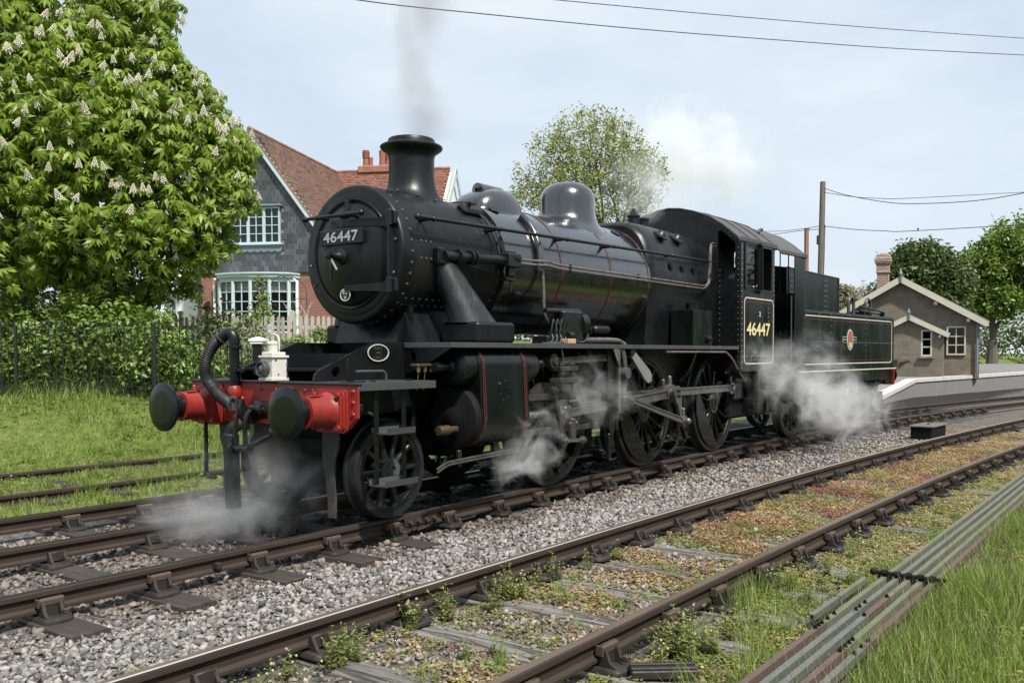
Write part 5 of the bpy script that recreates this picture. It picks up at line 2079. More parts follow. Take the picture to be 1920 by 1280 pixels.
def rail_mesh(name, yfun, x0, x1, step, parent, mat='rail_steel', zoff=0.0, gap=None):
    sec = rail_section()
    m = MB()
    secs = []
    for x in np.arange(x0, x1 + .001, step):
        y0 = float(yfun(x))
        secs.append([V(x, y0 + y, z + zoff) for y, z in sec])
    m.loft(secs)
    o = m.build(name, mat, parent, sharp=40)
    # worn running band on the head
    t = MB()
    for a, b in zip(secs[:-1], secs[1:]):
        t.add([(p[0], p[1] + dy, .0015 + zoff) for p in (a[0], b[0]) for dy in (-.016, .020)], [(0, 2, 3, 1)])
    return o


def chair_mesh():
    """cast chair seen from its outer (-Y) and inner sides; origin at the rail centre, rail top level"""
    m = MB()
    m.loft([[V(x * s, y * s, z) for x, y in ring_poly(.20, .37, .05, 3)] for z, s in ((-.195, 1.0), (-.178, .99), (-.165, .90))])
    for sg in (-1, 1):
        w0, w1 = .075, .055
        P = [(.036, -.05), (.055, -.045), (.085, -.085), (.105, -.135), (.15, -.165), (.036, -.165)]
        if sg > 0:
            P = [(.036, -.075), (.055, -.075), (.075, -.11), (.10, -.15), (.13, -.165), (.036, -.165)]
        for x in (-.065, .05):
            m.prism([(sg * a, b) for a, b in P], .022, (x, 0, 0), (0, 1, 0), (0, 0, 1))
        m.box((-.008, sg * .052, -.115), (.12, .032, .11 if sg < 0 else .08), .006)
    return m.mesh('chair', 'chair_iron', sharp=40)


def bolt_mesh():
    m = MB()
    m.cyl((0, 0, 0), (0, 0, .012), .034, .034, 10)
    m.box((0, 0, .03), (.036, .036, .036), .005)
    return m.mesh('chair_bolt', 'bolt_rust')


def key_mesh():
    m = MB()
    m.box((0, -.05, -.075), (.17, .045, .055), .012)
    m.box((-.088, -.05, -.075), (.012, .05, .06), .004)
    return m.mesh('key', 'key_rust')


pm('rail_steel', (0.037, 0.027, 0.0205), spec=.3, rough=0.6, metal=0.0, var=0.3, scale=9, stretch=(.3, 1, 1), col2=(0.047, 0.032, 0.0225), mixpos=(0.5, 0.7), rvar=0.1, bump=.05, bscale=80)
pm('rail_head_dull', (0.12, 0.088, 0.068), spec=.35, rough=0.5, metal=0.1, var=0.25, scale=5, stretch=(.2, 1, 1), col2=(0.085, 0.054, 0.037), mixpos=(0.45, 0.7), rvar=0.1)
pm('rail_head_oily', (0.055, 0.058, 0.06), rough=0.33, metal=0.5, var=0.3, scale=5, stretch=(.2, 1, 1), col2=(0.018, 0.02, 0.023), mixpos=(0.4, 0.6), rvar=0.1)
pm('rail_head_bright', (0.48, 0.46, 0.43), rough=0.4, metal=0.25, var=0.25, scale=6, stretch=(.2, 1, 1), rvar=0.1)
pm('chair_iron', (0.032, 0.0275, 0.024), spec=.35, rough=0.55, var=0.3, scale=12, metal=0.2, col2=(0.07, 0.05, 0.036), mixpos=(0.55, 0.75), bump=.08, bscale=70)
pm('bolt_rust', (0.07, 0.058, 0.048), rough=0.5, metal=0.3, var=0.3, scale=20)
pm('key_rust', (0.062, 0.042, 0.030), rough=0.65, var=0.35, scale=18)
pm('sleeper_dark', (0.034, 0.027, 0.022), rough=0.75, var=0.4, scale=5, stretch=(3, .5, 3), col2=(0.075, 0.056, 0.043), mixpos=(0.5, 0.7), bump=.25, bscale=30)
pm('sleeper_grey', (0.20, 0.186, 0.168), island=.3, rough=0.85, var=0.45, scale=6, stretch=(7, .35, 3), col2=(0.04, 0.035, 0.03), mixpos=(0.45, 0.58), bump=.8, bscale=26, rvar=.05)
CH, BO, KE = chair_mesh(), bolt_mesh(), key_mesh()


def sleeper_obj(parent, x, yc, w, length, mat, rough, zt=-.197, rz=0.0, seed=0):
    rr = random.Random(seed)
    nx, nyy = 6, 14
    P, F = [], []
    prof = [(-w / 2, -.06), (-w / 2 + .004, -.004), (-w / 2 + .012, 0)] + [(-w / 2 + w * k / nx, 0) for k in range(1, nx)] + [(w / 2 - .012, 0), (w / 2 - .004, -.004), (w / 2, -.06)]
    ridge = [rr.uniform(-1, 1) for _ in prof]
    n = len(prof)
    for j in range(nyy + 1):
        yy = -length / 2 + length * j / nyy
        for k, (px, pz) in enumerate(prof):
            e = rough * (ridge[k] * .7 + rr.uniform(-.5, .5)) if pz == 0 else 0
            P.append((px + rough * rr.uniform(-.4, .4), yy + (rough * rr.uniform(-1.2, 1.2) if j in (0, nyy) else 0), pz + e))
    for j in range(nyy):
        for k in range(n - 1):
            F.append((j * n + k, j * n + k + 1, (j + 1) * n + k + 1, (j + 1) * n + k)[::-1])
    F.append(tuple(range(n)))
    F.append(tuple(range(nyy * n, nyy * n + n))[::-1])
    m = MB()
    m.add(P, F)
    o = m.build('sleeper', mat, parent, sharp=30)
    o.location = (x, yc, zt)
    o.rotation_euler = (0, 0, rz)
    return o


def lay_chair(parent, x, y, rz=0.0, flip=False, key=True):
    c = inst(CH, 'chair', parent, (x, y, 0), (0, 0, rz + (PI if flip else 0)))
    for dx, dy in ((.055, -.135), (-.055, .135)):
        inst(BO, 'chair_bolt', c, (dx, dy, -.168))
    if key:
        inst(KE, 'key', c, (0, 0, 0))
    return c


# line under the engine
t1 = empty('railway_track', 'oily black track under the steam locomotive with a joint plate ahead of its front wheel', 'track', (0, 0, 0))
SX = [-5.4, -4.65, -3.9, -3.12, -2.34, -1.48, -.70, .04, .835, 1.65, 2.40, 3.15, 3.92, 4.68, 5.45, 6.2, 6.97, 7.74, 8.5, 9.27, 10.03, 10.8, 11.57, 12.3, 13.1, 13.9, 14.65, 15.4, 16.2, 16.95, 17.7, 18.5, 19.3, 20.1, 20.9, 21.7, 22.5]
yn = lambda x: -.7525 + curve1(x)
yf = lambda x: .7525 + curve1(x)
for fn in (yn, yf):
    rail_mesh('rail', fn, -7, 60, .5, t1)
for fn, mt in ((yn, 'rail_head_oily'), (yf, 'rail_head_oily')):
    t = MB()
    for x in np.arange(-7, 59.9, .5):
        t.add([(x, fn(x) - .018, .0025), (x, fn(x) + .026, .0025), (x + .5, fn(x + .5) + .026, .0025), (x + .5, fn(x + .5) - .018, .0025)], [(0, 3, 2, 1)])
    t.build('running_band', mt, t1)
for i, x in enumerate(SX):
    sl_ = -.009 * max(0, x - 5)
    ln = 2.6 if x > 3 else 4.2
    sleeper_obj(t1, x, float(curve1(x)) + (ln - 2.6) / 2, .26, ln, 'sleeper_dark', .004, zt=-.197 if x < .3 else -.226, rz=sl_, seed=i)
    lay_chair(t1, x, yn(x), sl_)
    lay_chair(t1, x, yf(x), sl_, True)
fp_ = MB()
fp_.box((.44, -.7525 - .030, -.08), (.46, .028, .075), .006)
fo = fp_.build('fishplate', 'chair_iron', t1)
m = MB()
for k in range(4):
    m.cyl((.27 + .113 * k, -.797, -.08), (.27 + .113 * k, -.83, -.08), .024, .02, 8)
m.build('fishplate_bolts', 'bolt_rust', fo, kind='stuff')
m = MB()
m.box((-1.86, -.7525 - .05, -.085), (.05, .06, .05), .006)
m.build('rail_stud', 'chair_iron', t1)
# third rail beyond it, closing in on the left
t3 = empty('railway_track', 'single dark rail in chairs between the engine and the grass bank', 'track', (0, 2.19, 0))
rail_mesh('rail', lambda x: 0 * x, -9, 12, 1.0, t3)
t = MB()
t.add([(-9, -.02, .0025), (-9, .022, .0025), (12, .022, .0025), (12, -.02, .0025)], [(0, 3, 2, 1)])
t.build('running_band', 'rail_head_oily', t3)
for x in SX:
    if x < 12:
        lay_chair(t3, x + .02, 0, 0, False)

# line in front, weathered and weedy
t2 = empty('railway_track', 'rusty brown track with weathered grey sleepers and weeds, nearest of the tracks', 'track', (0, 0, 0))
yA = lambda x: -2.74 - 0 + curve2(x)
yB = lambda x: -4.245 + curve2(x)
for fn in (yA, yB):
    rail_mesh('rail', fn, -8, 80, .5, t2)
t = MB()
for x in np.arange(-8, 59.9, .5):
    for fn, o0, o1 in ((yA, -.034, -.012),):
        t.add([(x, fn(x) + o0, .0022), (x, fn(x) + o1, .0022), (x + .5, fn(x + .5) + o1, .0022), (x + .5, fn(x + .5) + o0, .0022)], [(0, 3, 2, 1)])
t.build('running_band', 'rail_head_bright', t2)
for fn, o0, o1 in ((yA, -.0115, .028), (yB, -.030, .028)):
    t = MB()
    for x in np.arange(-8, 59.9, .5):
        t.add([(x, fn(x) + o0, .0022), (x, fn(x) + o1, .0022), (x + .5, fn(x + .5) + o1, .0022), (x + .5, fn(x + .5) + o0, .0022)], [(0, 3, 2, 1)])
    t.build('rail_top', 'rail_head_dull', t2)
S2 = [-5.6, -4.86, -4.1, -3.34, -2.58, -1.83, -1.06, -.36, .42, 1.18, 1.95, 2.7, 3.45, 4.2, 5.0, 5.75, 6.5, 7.3, 8.05, 8.8, 9.6, 10.4, 11.2, 12, 12.8, 13.6, 14.4, 15.2, 16.0, 16.8]
for i, x in enumerate(S2):
    sl_ = -.006 * max(0, x + 1) + random.uniform(-.02, .02)
    sleeper_obj(t2, x, -3.49 + float(curve2(x)), .25, 2.62 + random.uniform(-.06, .06), 'sleeper_grey', .011, zt=-.213 + random.uniform(-.008, .006), rz=sl_, seed=100 + i)
    lay_chair(t2, x, float(yA(x)), sl_, True, key=(i % 3 == 0))
    lay_chair(t2, x, float(yB(x)), sl_, False, key=True)
# rails lost in the grass on the far side
t4 = empty('railway_track', 'overgrown rusty siding almost lost in the grass below the bank', 'track', (0, 0, 0))
for yy in (3.70, 5.62):
    rail_mesh('rail', lambda x, yy=yy: yy + 0 * x, -12, 16, 2.0, t4, zoff=.0)
for i, x in enumerate(np.arange(-9, 6, .8)):
    sleeper_obj(t4, x, 4.66, .26, 2.7, 'sleeper_dark', .006, zt=-.10, seed=200 + i)

# ------------------------------------------------------------------ ballast: loose stones as real geometry, far too many to count


def stone_templates(k, seed):
    r = np.random.default_rng(seed)
    out = []
    for _ in range(k):
        bm_ = bmesh.new()
        npt = int(r.integers(7, 10))
        pts = r.normal(size=(npt, 3))
        pts /= np.linalg.norm(pts, axis=1)[:, None]
        pts *= r.uniform(.7, 1.2, (npt, 1)) * np.array([1.15, r.uniform(.55, .95), r.uniform(.45, .8)])
        for p in pts:
            bm_.verts.new(p)
        bmesh.ops.convex_hull(bm_, input=bm_.verts)
        bmesh.ops.triangulate(bm_, faces=bm_.faces)
        for v in [v for v in bm_.verts if not v.link_faces]:
            bm_.verts.remove(v)
        bm_.verts.index_update()
        out.append((np.array([v.co[:] for v in bm_.verts]), np.array([[v.index for v in f.verts] for f in bm_.faces])))
        bm_.free()
    return out


ST = stone_templates(10, 3)


def stones(name, n, xr, yr, size, mat, keep=None, zup=.0, seed=1, dens=None):
    r = np.random.default_rng(seed)
    x = r.uniform(*xr, n)
    y = r.uniform(*yr, n)
    ok = np.ones(n, bool)
    if keep is not None:
        ok &= keep(x, y, r)
    x, y = x[ok], y[ok]
    n = len(x)
    s = r.uniform(size[0], size[1], n) * r.choice([1, 1, 1.15, 1.45, .7, .55], n)
    z = ground_z(x, y) + s * r.uniform(-.1, .55, n) + zup
    pos = np.stack([x, y, z], -1)
    ms = rot_mats(n, .7, r)
    V_, F_ = [], []
    k = r.integers(0, len(ST), n)
    o = 0
    for t in range(len(ST)):
        q = k == t
        if not q.any():
            continue
        v, f = scatter(ST[t][0], ST[t][1], pos[q], ms[q], s[q])
        V_.append(v)
        F_.append(f + o)
        o += len(v)
    return np_obj(name, np.concatenate(V_), np.concatenate(F_), mat, kind='stuff')


pm('ballast_grey', (0.20, 0.188, 0.175), rough=0.85, var=0.3, scale=14, island=0.62, col2=(0.185, 0.150, 0.118), mixpos=(0.52, 0.66), rvar=.08)
pm('ballast_brown', (0.125, 0.103, 0.085), rough=0.8, var=0.3, scale=9, island=0.5, col2=(0.20, 0.165, 0.135), mixpos=(0.45, 0.65), rvar=.08)
pm('ballast_tan', (0.20, 0.165, 0.13), rough=0.85, var=0.3, scale=9, island=0.5, col2=(0.27, 0.24, 0.20), mixpos=(0.5, 0.65), rvar=.06)
pm('ballast_oily', (0.05, 0.047, 0.044), rough=0.6, var=0.4, scale=6, island=0.5, col2=(0.02, 0.019, 0.018), mixpos=(0.45, 0.6), rvar=.1)


def between_sleepers(SXs, hw, yr):
    sx_ = np.array(SXs)

    def f(x, y, r):
        d = np.abs(x[:, None] - sx_[None]).min(1)
        return ~((d < hw) & (y > yr[0]) & (y < yr[1]))
    return f


k1 = between_sleepers([x for x in SX if x < .3], .135, (-1.31, 3))
k2 = between_sleepers(S2, .085, (-4.85, -2.15))


def edge_noise(x, y):
    return .25 * np.sin(2.1 * x) + .15 * np.sin(5.3 * x + 1)


def off_rail(x, y, rails, w=.05):
    ok = np.ones(len(x), bool)
    for fn in rails:
        ok &= np.abs(y - fn(x)) > w
    return ok


stones('ballast', 24000, (-4.6, 5.0), (-2.66, -.80), (.017, .034), 'ballast_grey',
       lambda x, y, r: k1(x, y, r) & (y < -1.22 + .18 * np.sin(3.3 * x) + r.normal(0, .09, len(x))) & off_rail(x, y, (yA, yn)), seed=11)
stones('ballast', 10000, (5.0, 15.5), (-3.3, -.80), (.021, .04), 'ballast_grey',
       lambda x, y, r: k1(x, y, r) & (y > yA(x)) & (y < yn(x) - .35 + r.normal(0, .12, len(x))) & off_rail(x, y, (yA, yn)) & (r.uniform(0, 1, len(x)) < .95 - .05 * np.maximum(0, x - 5)), seed=12)
stones('dirty_ballast', 7000, (-4.6, 9.0), (-1.7, -.80), (.02, .036), 'ballast_brown',
       lambda x, y, r: k1(x, y, r) & (y > -1.22 + .18 * np.sin(3.3 * x) + r.normal(0, .1, len(x))) & (y > yn(x) - .6) & off_rail(x, y, (yn,)), seed=13)
stones('dirty_ballast', 5200, (-4.6, -.6), (-.72, 2.15), (.02, .036), 'ballast_brown', lambda x, y, r: k1(x, y, r) & off_rail(x, y, (yf,)) & (x < -1.2 + r.normal(0, .35, len(x))), seed=14)
stones('oily_ballast', 5000, (-2.0, 8.0), (-.72, 2.1), (.02, .034), 'ballast_oily', lambda x, y, r: k1(x, y, r) & off_rail(x, y, (yf,)) & (x > -1.4 + r.normal(0, .35, len(x))), seed=15)
stones('dirty_ballast', 9000, (-4.5, 7.0), (-4.2, -2.78), (.012, .028), 'ballast_tan',
       lambda x, y, r: k2(x, y, r) & off_rail(x, y, (yA, yB)) & (r.uniform(0, 1, len(x)) < .9 - .12 * np.maximum(0, x - 1)), seed=16)
stones('ballast', 3000, (-4.5, 5.0), (-4.2, -2.78), (.014, .03), 'ballast_grey', lambda x, y, r: k2(x, y, r) & off_rail(x, y, (yA, yB)), seed=17)
stones('dirty_ballast', 2600, (-4.0, 4.0), (-5.3, -4.33), (.012, .028), 'ballast_tan', lambda x, y, r: k2(x, y, r) & off_rail(x, y, (yB,)), seed=18)
# ------------------------------------------------------------------ slate-hung house on the bank
HB = at(476, 663, 35)
house = empty('house', 'slate hung house with red tiled roof and pale blue bow window beyond the fence', 'house', (HB.x, HB.y, 0), math.atan2(-.900, .435))
k_ = .02086


def hx(u):
    return (u - 476) * k_


def hz(v):
    return 1.5425 + (663 - v) * .02056


AP, EV = 10.12, 6.45          # ridge and eave heights
HWID = 2.72
m = MB()
m.prism([(-2.62, 4.70), (2.70, 4.70), (2.70, EV), (0, AP - .1), (-2.62, EV)], .2, (0, .12, 0), (1, 0, 0), (0, 0, 1))
gw = m.build('gable_wall', 'lead_grey', house)
m = MB()
m.box((.25, .18, 3.2), (4.9, .2, 3.0))
m.box((2.95, 1.2, 3.2), (.5, 2.2, 3.0))
m.build('ground_floor_wall', 'red_brick', house)
m = MB()
m.box((3.35, 2.0, 3.2), (1.0, .2, 3.0))
m.build('side_wall', 'orange_brick', house)
# hung slates: the ones in view singly, those behind the chestnut joined
SLW, SLH = .245, .205
sl_m = MB()
sl_m.box((0, 0, .115), (SLW - .012, .012, .25), .003)
SLM = [sl_m.mesh('slate', 'slate')]
sl_m = MB()
sl_m.box((0, 0, .115), (SLW - .03, .014, .25), .004)
SLM.append(sl_m.mesh('slate', 'slate'))
WX0, WX1, WZ0, WZ1 = hx(437), hx(532), hz(474), hz(386)
far = MB()
row, nsl = 0, 0
z = 4.68
while z < AP - .3:
    half_w = 2.62 if z < EV - .2 else 2.62 * (AP - .05 - z) / (AP - EV)
    off = (row % 2) * SLW / 2
    x = -2.62 + off
    while x < 2.66:
        if abs(x) < half_w and not (WX0 - .12 < x < WX1 + .12 and WZ0 - .2 < z < WZ1 + .05):
            dz = random.uniform(-.008, .008)
            if x > -1.35 and nsl < 296:
                o = inst(SLM[random.random() < .3], 'slate', gw, (x, .005 - .004 * random.random(), z + dz), (R(4.5), R(random.uniform(-1, 1)), 0))
                nsl += 1
            else:
                far.box((x, .0, z + .115), (SLW - .015, .014, .24))
        x += SLW
    row += 1
    z += SLH
far.build('slates', 'slate', gw, kind='stuff')


def window(name, parent, x0, x1, z0, z1, y, cols, rows, mat, curtain=False, fr=.06, bar=.025, mull=None, M=None):
    """timber window: frame, panes one by one, glazing bars, room behind; M places it (angle, origin) on a bow"""
    ca, sa, ox, oy = M or (1, 0, 0, 0)

    def tf(mb):
        mb.v = [(ox + ca * p[0] - sa * p[1], oy + sa * p[0] + ca * p[1], p[2]) for p in mb.v]
        return mb
    w, h = x1 - x0, z1 - z0
    f = MB()
    f.prism([(x0, z0), (x1, z0), (x1, z1), (x0, z1)], .09, (0, y, 0), (1, 0, 0), (0, 0, 1), holes=[[(x0 + fr, z0 + fr), (x1 - fr, z0 + fr), (x1 - fr, z1 - fr), (x0 + fr, z1 - fr)]])
    fo = tf(f).build(name, mat, parent)
    iw, ih = w - 2 * fr, h - 2 * fr
    g = MB()
    for c in range(1, cols):
        g.box((x0 + fr + iw * c / cols, y - .01, (z0 + z1) / 2), (bar, .035, ih - .004))
    for r in range(1, rows):
        g.box(((x0 + x1) / 2, y - .012, z0 + fr + ih * r / rows), (iw - .004, .032, bar))
    tf(g).build('glazing_bar', mat, fo)
    for c in range(cols):
        for r in range(rows):
            p = MB()
            cx_, cz_ = x0 + fr + iw * (c + .5) / cols, z0 + fr + ih * (r + .5) / rows
            t = random.uniform(-.004, .004)
            a, b = iw / cols / 2, ih / rows / 2
            p.add([(cx_ - a, y + .012 + t, cz_ - b), (cx_ + a, y + .012 - t, cz_ - b), (cx_ + a, y + .014 - t, cz_ + b), (cx_ - a, y + .014 + t, cz_ + b)], [(0, 1, 2, 3)])
            tf(p).build('pane', 'room_glass', fo, smooth=False)
    if curtain:
        p = MB()
        n_ = 14
        for (a, b) in curtain:
            pts = [(x0 + fr + iw * (a + (b - a) * i / n_), y + .06 + .02 * (i % 2)) for i in range(n_ + 1)]
            p.add([(q[0], q[1], z0 + fr) for q in pts] + [(q[0], q[1], z1 - fr) for q in pts], [(i, i + 1, n_ + 2 + i, n_ + 1 + i) for i in range(n_)])
        tf(p).build('curtain', 'curtain', fo)
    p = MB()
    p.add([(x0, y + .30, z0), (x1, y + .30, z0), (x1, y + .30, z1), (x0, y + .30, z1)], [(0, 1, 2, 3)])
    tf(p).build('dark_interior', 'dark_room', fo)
    return fo


rg = g2.copy()
rg.name = 'room_glass'
for n_ in rg.node_tree.nodes:
    if n_.type == 'BSDF_TRANSPARENT':
        n_.inputs['Color'].default_value = (.72, .76, .76, 1)
    if n_.type == 'FRESNEL':
        n_.inputs['IOR'].default_value = 1.22
MATS['room_glass'] = rg

wz0, wz1 = hz(457), hz(390)
m = MB()
m.box((0.18, .21, 6.4), (2.1, .1, 1.5))
for i in range(3):
    x0 = hx(438) + i * .645
    window('window', house, x0, x0 + .645, wz0, wz1, -.03, 2, 4, 'pale_blue_paint', curtain=[(0, .35)] if i == 0 else ([(.62, 1)] if i == 2 else False), fr=.055, bar=.028)
m = MB()
m.box((hx(486), -.08, wz1 + .05), (2.12, .20, .05), .008)
m.build('window_hood', 'lead_grey', house)
m = MB()
m.box((hx(486), -.07, wz0 - .03), (2.05, .14, .06), .008)
m.build('window_sill', 'pale_blue_paint', house)
ap = [(hx(440), wz0 - .06), (hx(440), wz0 - .26)]
for i in range(7):
    xa = hx(440) + i * .28
    ap += [(xa + .14 - .14 * math.cos(t), wz0 - .26 - .07 * math.sin(t)) for t in np.linspace(0, PI, 7)[1:]]
ap += [(hx(440) + 1.96, wz0 - .06)]
m = MB()
m.prism(ap, .02, (0, -.045, 0), (1, 0, 0), (0, 0, 1))
m.build('lead_apron', 'lead_grey', house)
# bow window on the ground floor
bow = MB()
c0 = hx(485)
ang = [(-1.60, .0), (-1.32, -.36), (-.62, -.68), (.62 * .25, -.74), (.85, -.62), (1.40, -.28), (1.62, .0)]
ang = [(-1.58, -.02), (-1.36, -.34), (-.66, -.66), (.08, -.74), (.80, -.64), (1.42, -.32), (1.62, -.02)]
zb0, zb1 = 2.35, hz(527)
for i in range(6):
    (xa, ya), (xb, yb) = ang[i], ang[i + 1]
    L_ = math.hypot(xb - xa, yb - ya)
    ca, sa = (xb - xa) / L_, (yb - ya) / L_
    if i in (0, 5):
        window('bow_window', house, 0, L_, zb0, zb1, 0, 1, 5, 'pale_blue_paint', fr=.05, bar=.03, M=(ca, sa, c0 + xa, ya))
    else:
        window('bow_window', house, 0, L_, zb0, zb1, 0, 2, 5, 'pale_blue_paint', fr=.06, bar=.03, M=(ca, sa, c0 + xa, ya))
m = MB()
for z0, z1, e in ((zb1, zb1 + .10, .05), (zb1 + .102, zb1 + .22, .14), (zb1 + .222, zb1 + .28, .20)):
    sc = [(c0 + x * (1 + e * .35), y - e if abs(y) > .1 else .1) for x, y in ang]
    m.loft([[V(x, y, z0) for x, y in sc], [V(x, y, z1) for x, y in sc]])
m.build('bow_cornice', 'pale_blue_paint', house)
m = MB()
m.loft([[V(c0 + x * 1.04, y - .1 if abs(y) > .1 else .1, 1.5) for x, y in ang], [V(c0 + x * 1.04, y - .1 if abs(y) > .1 else .1, zb0) for x, y in ang]])
m.build('bow_plinth', 'red_brick', house)
m = MB()
for i in range(7):
    x, y = ang[i]
    m.cyl((c0 + x, y - .01, zb0), (c0 + x, y - .01, zb1), .07, .07, 8)
m.build('bow_mullion', 'pale_blue_paint', house)
m = MB()
for i in range(6):
    (xa, ya), (xb, yb) = ang[i], ang[i + 1]
    for k in range(3):
        z = zb1 - .08 - .13 * k
        m.add([(c0 + xa * .96, ya + .10, z), (c0 + xb * .96, yb + .10, z), (c0 + xb * .96, yb + .14, z - .12), (c0 + xa * .96, ya + .14, z - .12)], [(0, 1, 2, 3)])
m.build('blind', 'white_render', house)
for x in (hx(401), hx(563)):
    m = MB()
    m.tube([(x + .1 * (1 if x < 0 else -1), -.2, zb1 + .1), (x, -.1, zb1 - .05), (x, -.08, zb1 - .2), (x, -.08, 1.6)], .05, 8)
    m.build('downpipe', 'white_paint', house)
# bargeboards, roofs with real tiles in courses
for s_ in (-1, 1):
    m = MB()
    A = V(s_ * 2.72, 0, EV - AP).normalized()
    Bv = V(-A.z * s_, 0, A.x * s_)
    if Bv.z < 0:
        Bv = -Bv
    m.prism([(0, -.02), (4.75, -.02), (4.75, -.24), (.1, -.24)], .05, (0, -.16, AP + .05), A, Bv)
    m.build('bargeboard', 'pale_blue_paint', house)


def tiled_slope(name, mat, parent, ridge, along, down, length, rows, gauge=.105, tw=.17, clip=None, seed=0):
    """courses of plain tiles, each its own thin slab; small in view, so joined"""
    r_ = np.random.default_rng(seed)
    along, down = Vector(along).normalized(), Vector(down).normalized()
    nrm = along.cross(down)
    if nrm.z < 0:
        nrm = -nrm
    n_ = int(length / tw)
    tv = np.array([(-.5, 0, 0), (.5, 0, 0), (.5, 1.05, .0), (-.5, 1.05, 0), (-.5, 1.05, -.12), (.5, 1.05, -.12)])
    A, D, N, O = np.array(along), np.array(down), np.array(nrm), np.array(ridge)
    P, F = [], []
    o = 0
    for i in range(rows):
        for j in range(n_):
            a = (j + .5 + (i % 2) * .5) * tw
            d = i * gauge
            if clip and not clip(a, d):
                continue
            h0 = .012 + r_.uniform(-.003, .003)
            h1 = .034 + r_.uniform(-.007, .008)
            w = tw * .5 - .006
            e = gauge * 1.12 + r_.uniform(-.006, .006)
            P += [O + A * (a - w) + D * d + N * h0, O + A * (a + w) + D * d + N * h0, O + A * (a + w) + D * (d + e) + N * h1, O + A * (a - w) + D * (d + e) + N * h1,
                  O + A * (a - w) + D * (d + e) + N * .0, O + A * (a + w) + D * (d + e) + N * .0]
            F += [(o, o + 1, o + 2, o + 3), (o + 3, o + 2, o + 5, o + 4)]
            o += 6
    return np_obj(name, np.array(P), np.array(F), mat, parent, kind='stuff')


sl_len = math.hypot(2.78, AP - EV)
dr_ = V(2.72, 0, EV - AP).normalized()
m = MB()
for s_ in (-1, 1):
    e = V(s_ * dr_.x, 0, dr_.z)
    q = [V(0, -.2, AP), V(0, 8.4, AP), V(0, 8.4, AP) + e * 4.75, V(0, -.2, AP) + e * 4.75]
    m.add(q + [p + V(0, 0, -.12) for p in q], [(0, 1, 2, 3), (7, 6, 5, 4), (0, 3, 7, 4)])
rfh = m.build('roof', 'clay_tile', house, smooth=False)
tiled_slope('roof_tiles', 'clay_tile', rfh, (0, -.22, AP + .01), (0, 1, 0), (dr_.x, 0, dr_.z), 8.6, 44, seed=1)
tiled_slope('roof_tiles', 'clay_tile', rfh, (0, -.22, AP + .01), (0, 1, 0), (-dr_.x, 0, dr_.z), 2.0, 44, seed=2)
m = MB()
for i in range(24):
    y = -.2 + i * .36
    m.tube([(0, y, AP + .01), (0, y + .35, AP + .01)], .09, 8)
m.build('ridge_tiles', 'clay_tile', rfh, kind='stuff')
# cross wing behind
WY, WL = 8.35, 5.55
d2 = V(0, -2.6, -3.2).normalized()
m = MB()
for s_ in (1, -1):
    e = V(0, d2.y * s_, d2.z)
    q = [V(-.3, WY, AP), V(WL, WY, AP), V(WL, WY, AP) + e * 4.6, V(-.3, WY, AP) + e * 4.6]
    m.add(q + [p + V(0, 0, -.12) for p in q], [(0, 1, 2, 3), (7, 6, 5, 4), (1, 5, 6, 2)])
wrf = m.build('wing_roof', 'clay_tile_red', house, smooth=False)
tiled_slope('wing_tiles', 'clay_tile_red', wrf, (0, WY, AP + .01), (1, 0, 0), tuple(d2), WL, 40, gauge=.115, tw=.19, seed=3)
m = MB()
for i in range(15):
    m.tube([(i * .37, WY, AP + .01), (i * .37 + .36, WY, AP + .01)], .09, 8)
m.build('wing_ridge_tiles', 'clay_tile_red', wrf, kind='stuff')
m = MB()
m.prism([(WY - 2.4, 6.9), (WY, AP - .15), (WY + 2.4, 6.9), (WY + 2.4, 2), (WY - 2.4, 2)], .2, (WL + .0, 0, 0), (0, 1, 0), (0, 0, 1))
m.build('wing_gable_wall', 'white_render', house)
for s_ in (-1, 1):
    m = MB()
    A = V(0, s_ * 2.6, -3.2).normalized()
    m.prism([(0, 0), (4.4, 0), (4.4, -.28), (.1, -.28)], .06, (WL + .30, WY, AP + .06), A, V(0, -A.z * s_, A.y * s_) if True else None)
    m.build('wing_bargeboard', 'pale_blue_paint', house)
m = MB()
m.box((1.95, WY, AP + .06), (1.6, .5, .35), .05)
m.build('chimney_stack', 'orange_brick', house)
for x, r_c, h, band in ((1.48, .155, .78, True), (1.72, .10, .45, False), (2.30, .17, .74, False), (2.56, .11, .62, True)):
    m = MB()
    pr = [(r_c * 1.02, 0), (r_c * .92, h * .5)]
    if band:
        for k in range(4):
            zz = h * (.55 + .1 * k)
            pr += [(r_c * 1.12, zz), (r_c * 1.12, zz + h * .05), (r_c * .98, zz + h * .055)]
    pr += [(r_c * 1.05, h * .97), (r_c * .95, h), (r_c * .7, h), (r_c * .7, h * .8)]
    m.lathe(pr, (x, WY, AP + .2), (0, 0, 1), 18)
    m.build('chimney_pot', 'terracotta', house)
# white rendered neighbour behind the chestnut
wh = empty('house', 'white rendered house wall glimpsed behind the chestnut beside the brick one', 'house', tuple(at(310, 663, 37).xy) + (0,), math.atan2(-.900, .435))
m = MB()
m.box((.2, .2, 3.6), (2.45, .3, 4.4))
m.build('wall', 'white_render', wh)
m = MB()
m.prism([(-1.2, 5.7), (1.6, 5.7), (1.5, 6.1), (-1.1, 6.1)], 1.0, (0, .5, 0), (1, 0, 0), (0, 0, 1))
m.build('roof', 'clay_tile', wh)
window('window', wh, .0, .55, 2.9, 4.1, .03, 2, 3, 'pale_blue_paint', fr=.05)

# ------------------------------------------------------------------ iron railing, picket fence, gate post
F0 = at(290, 663, 15.7)
D_ = Vector((_r[0], _r[1], 0)).normalized()
rail = empty('railing', 'green iron railing with spear points stepping down the bank beside the gate post', 'railing', (F0.x, F0.y, 0), math.atan2(D_.y, D_.x))


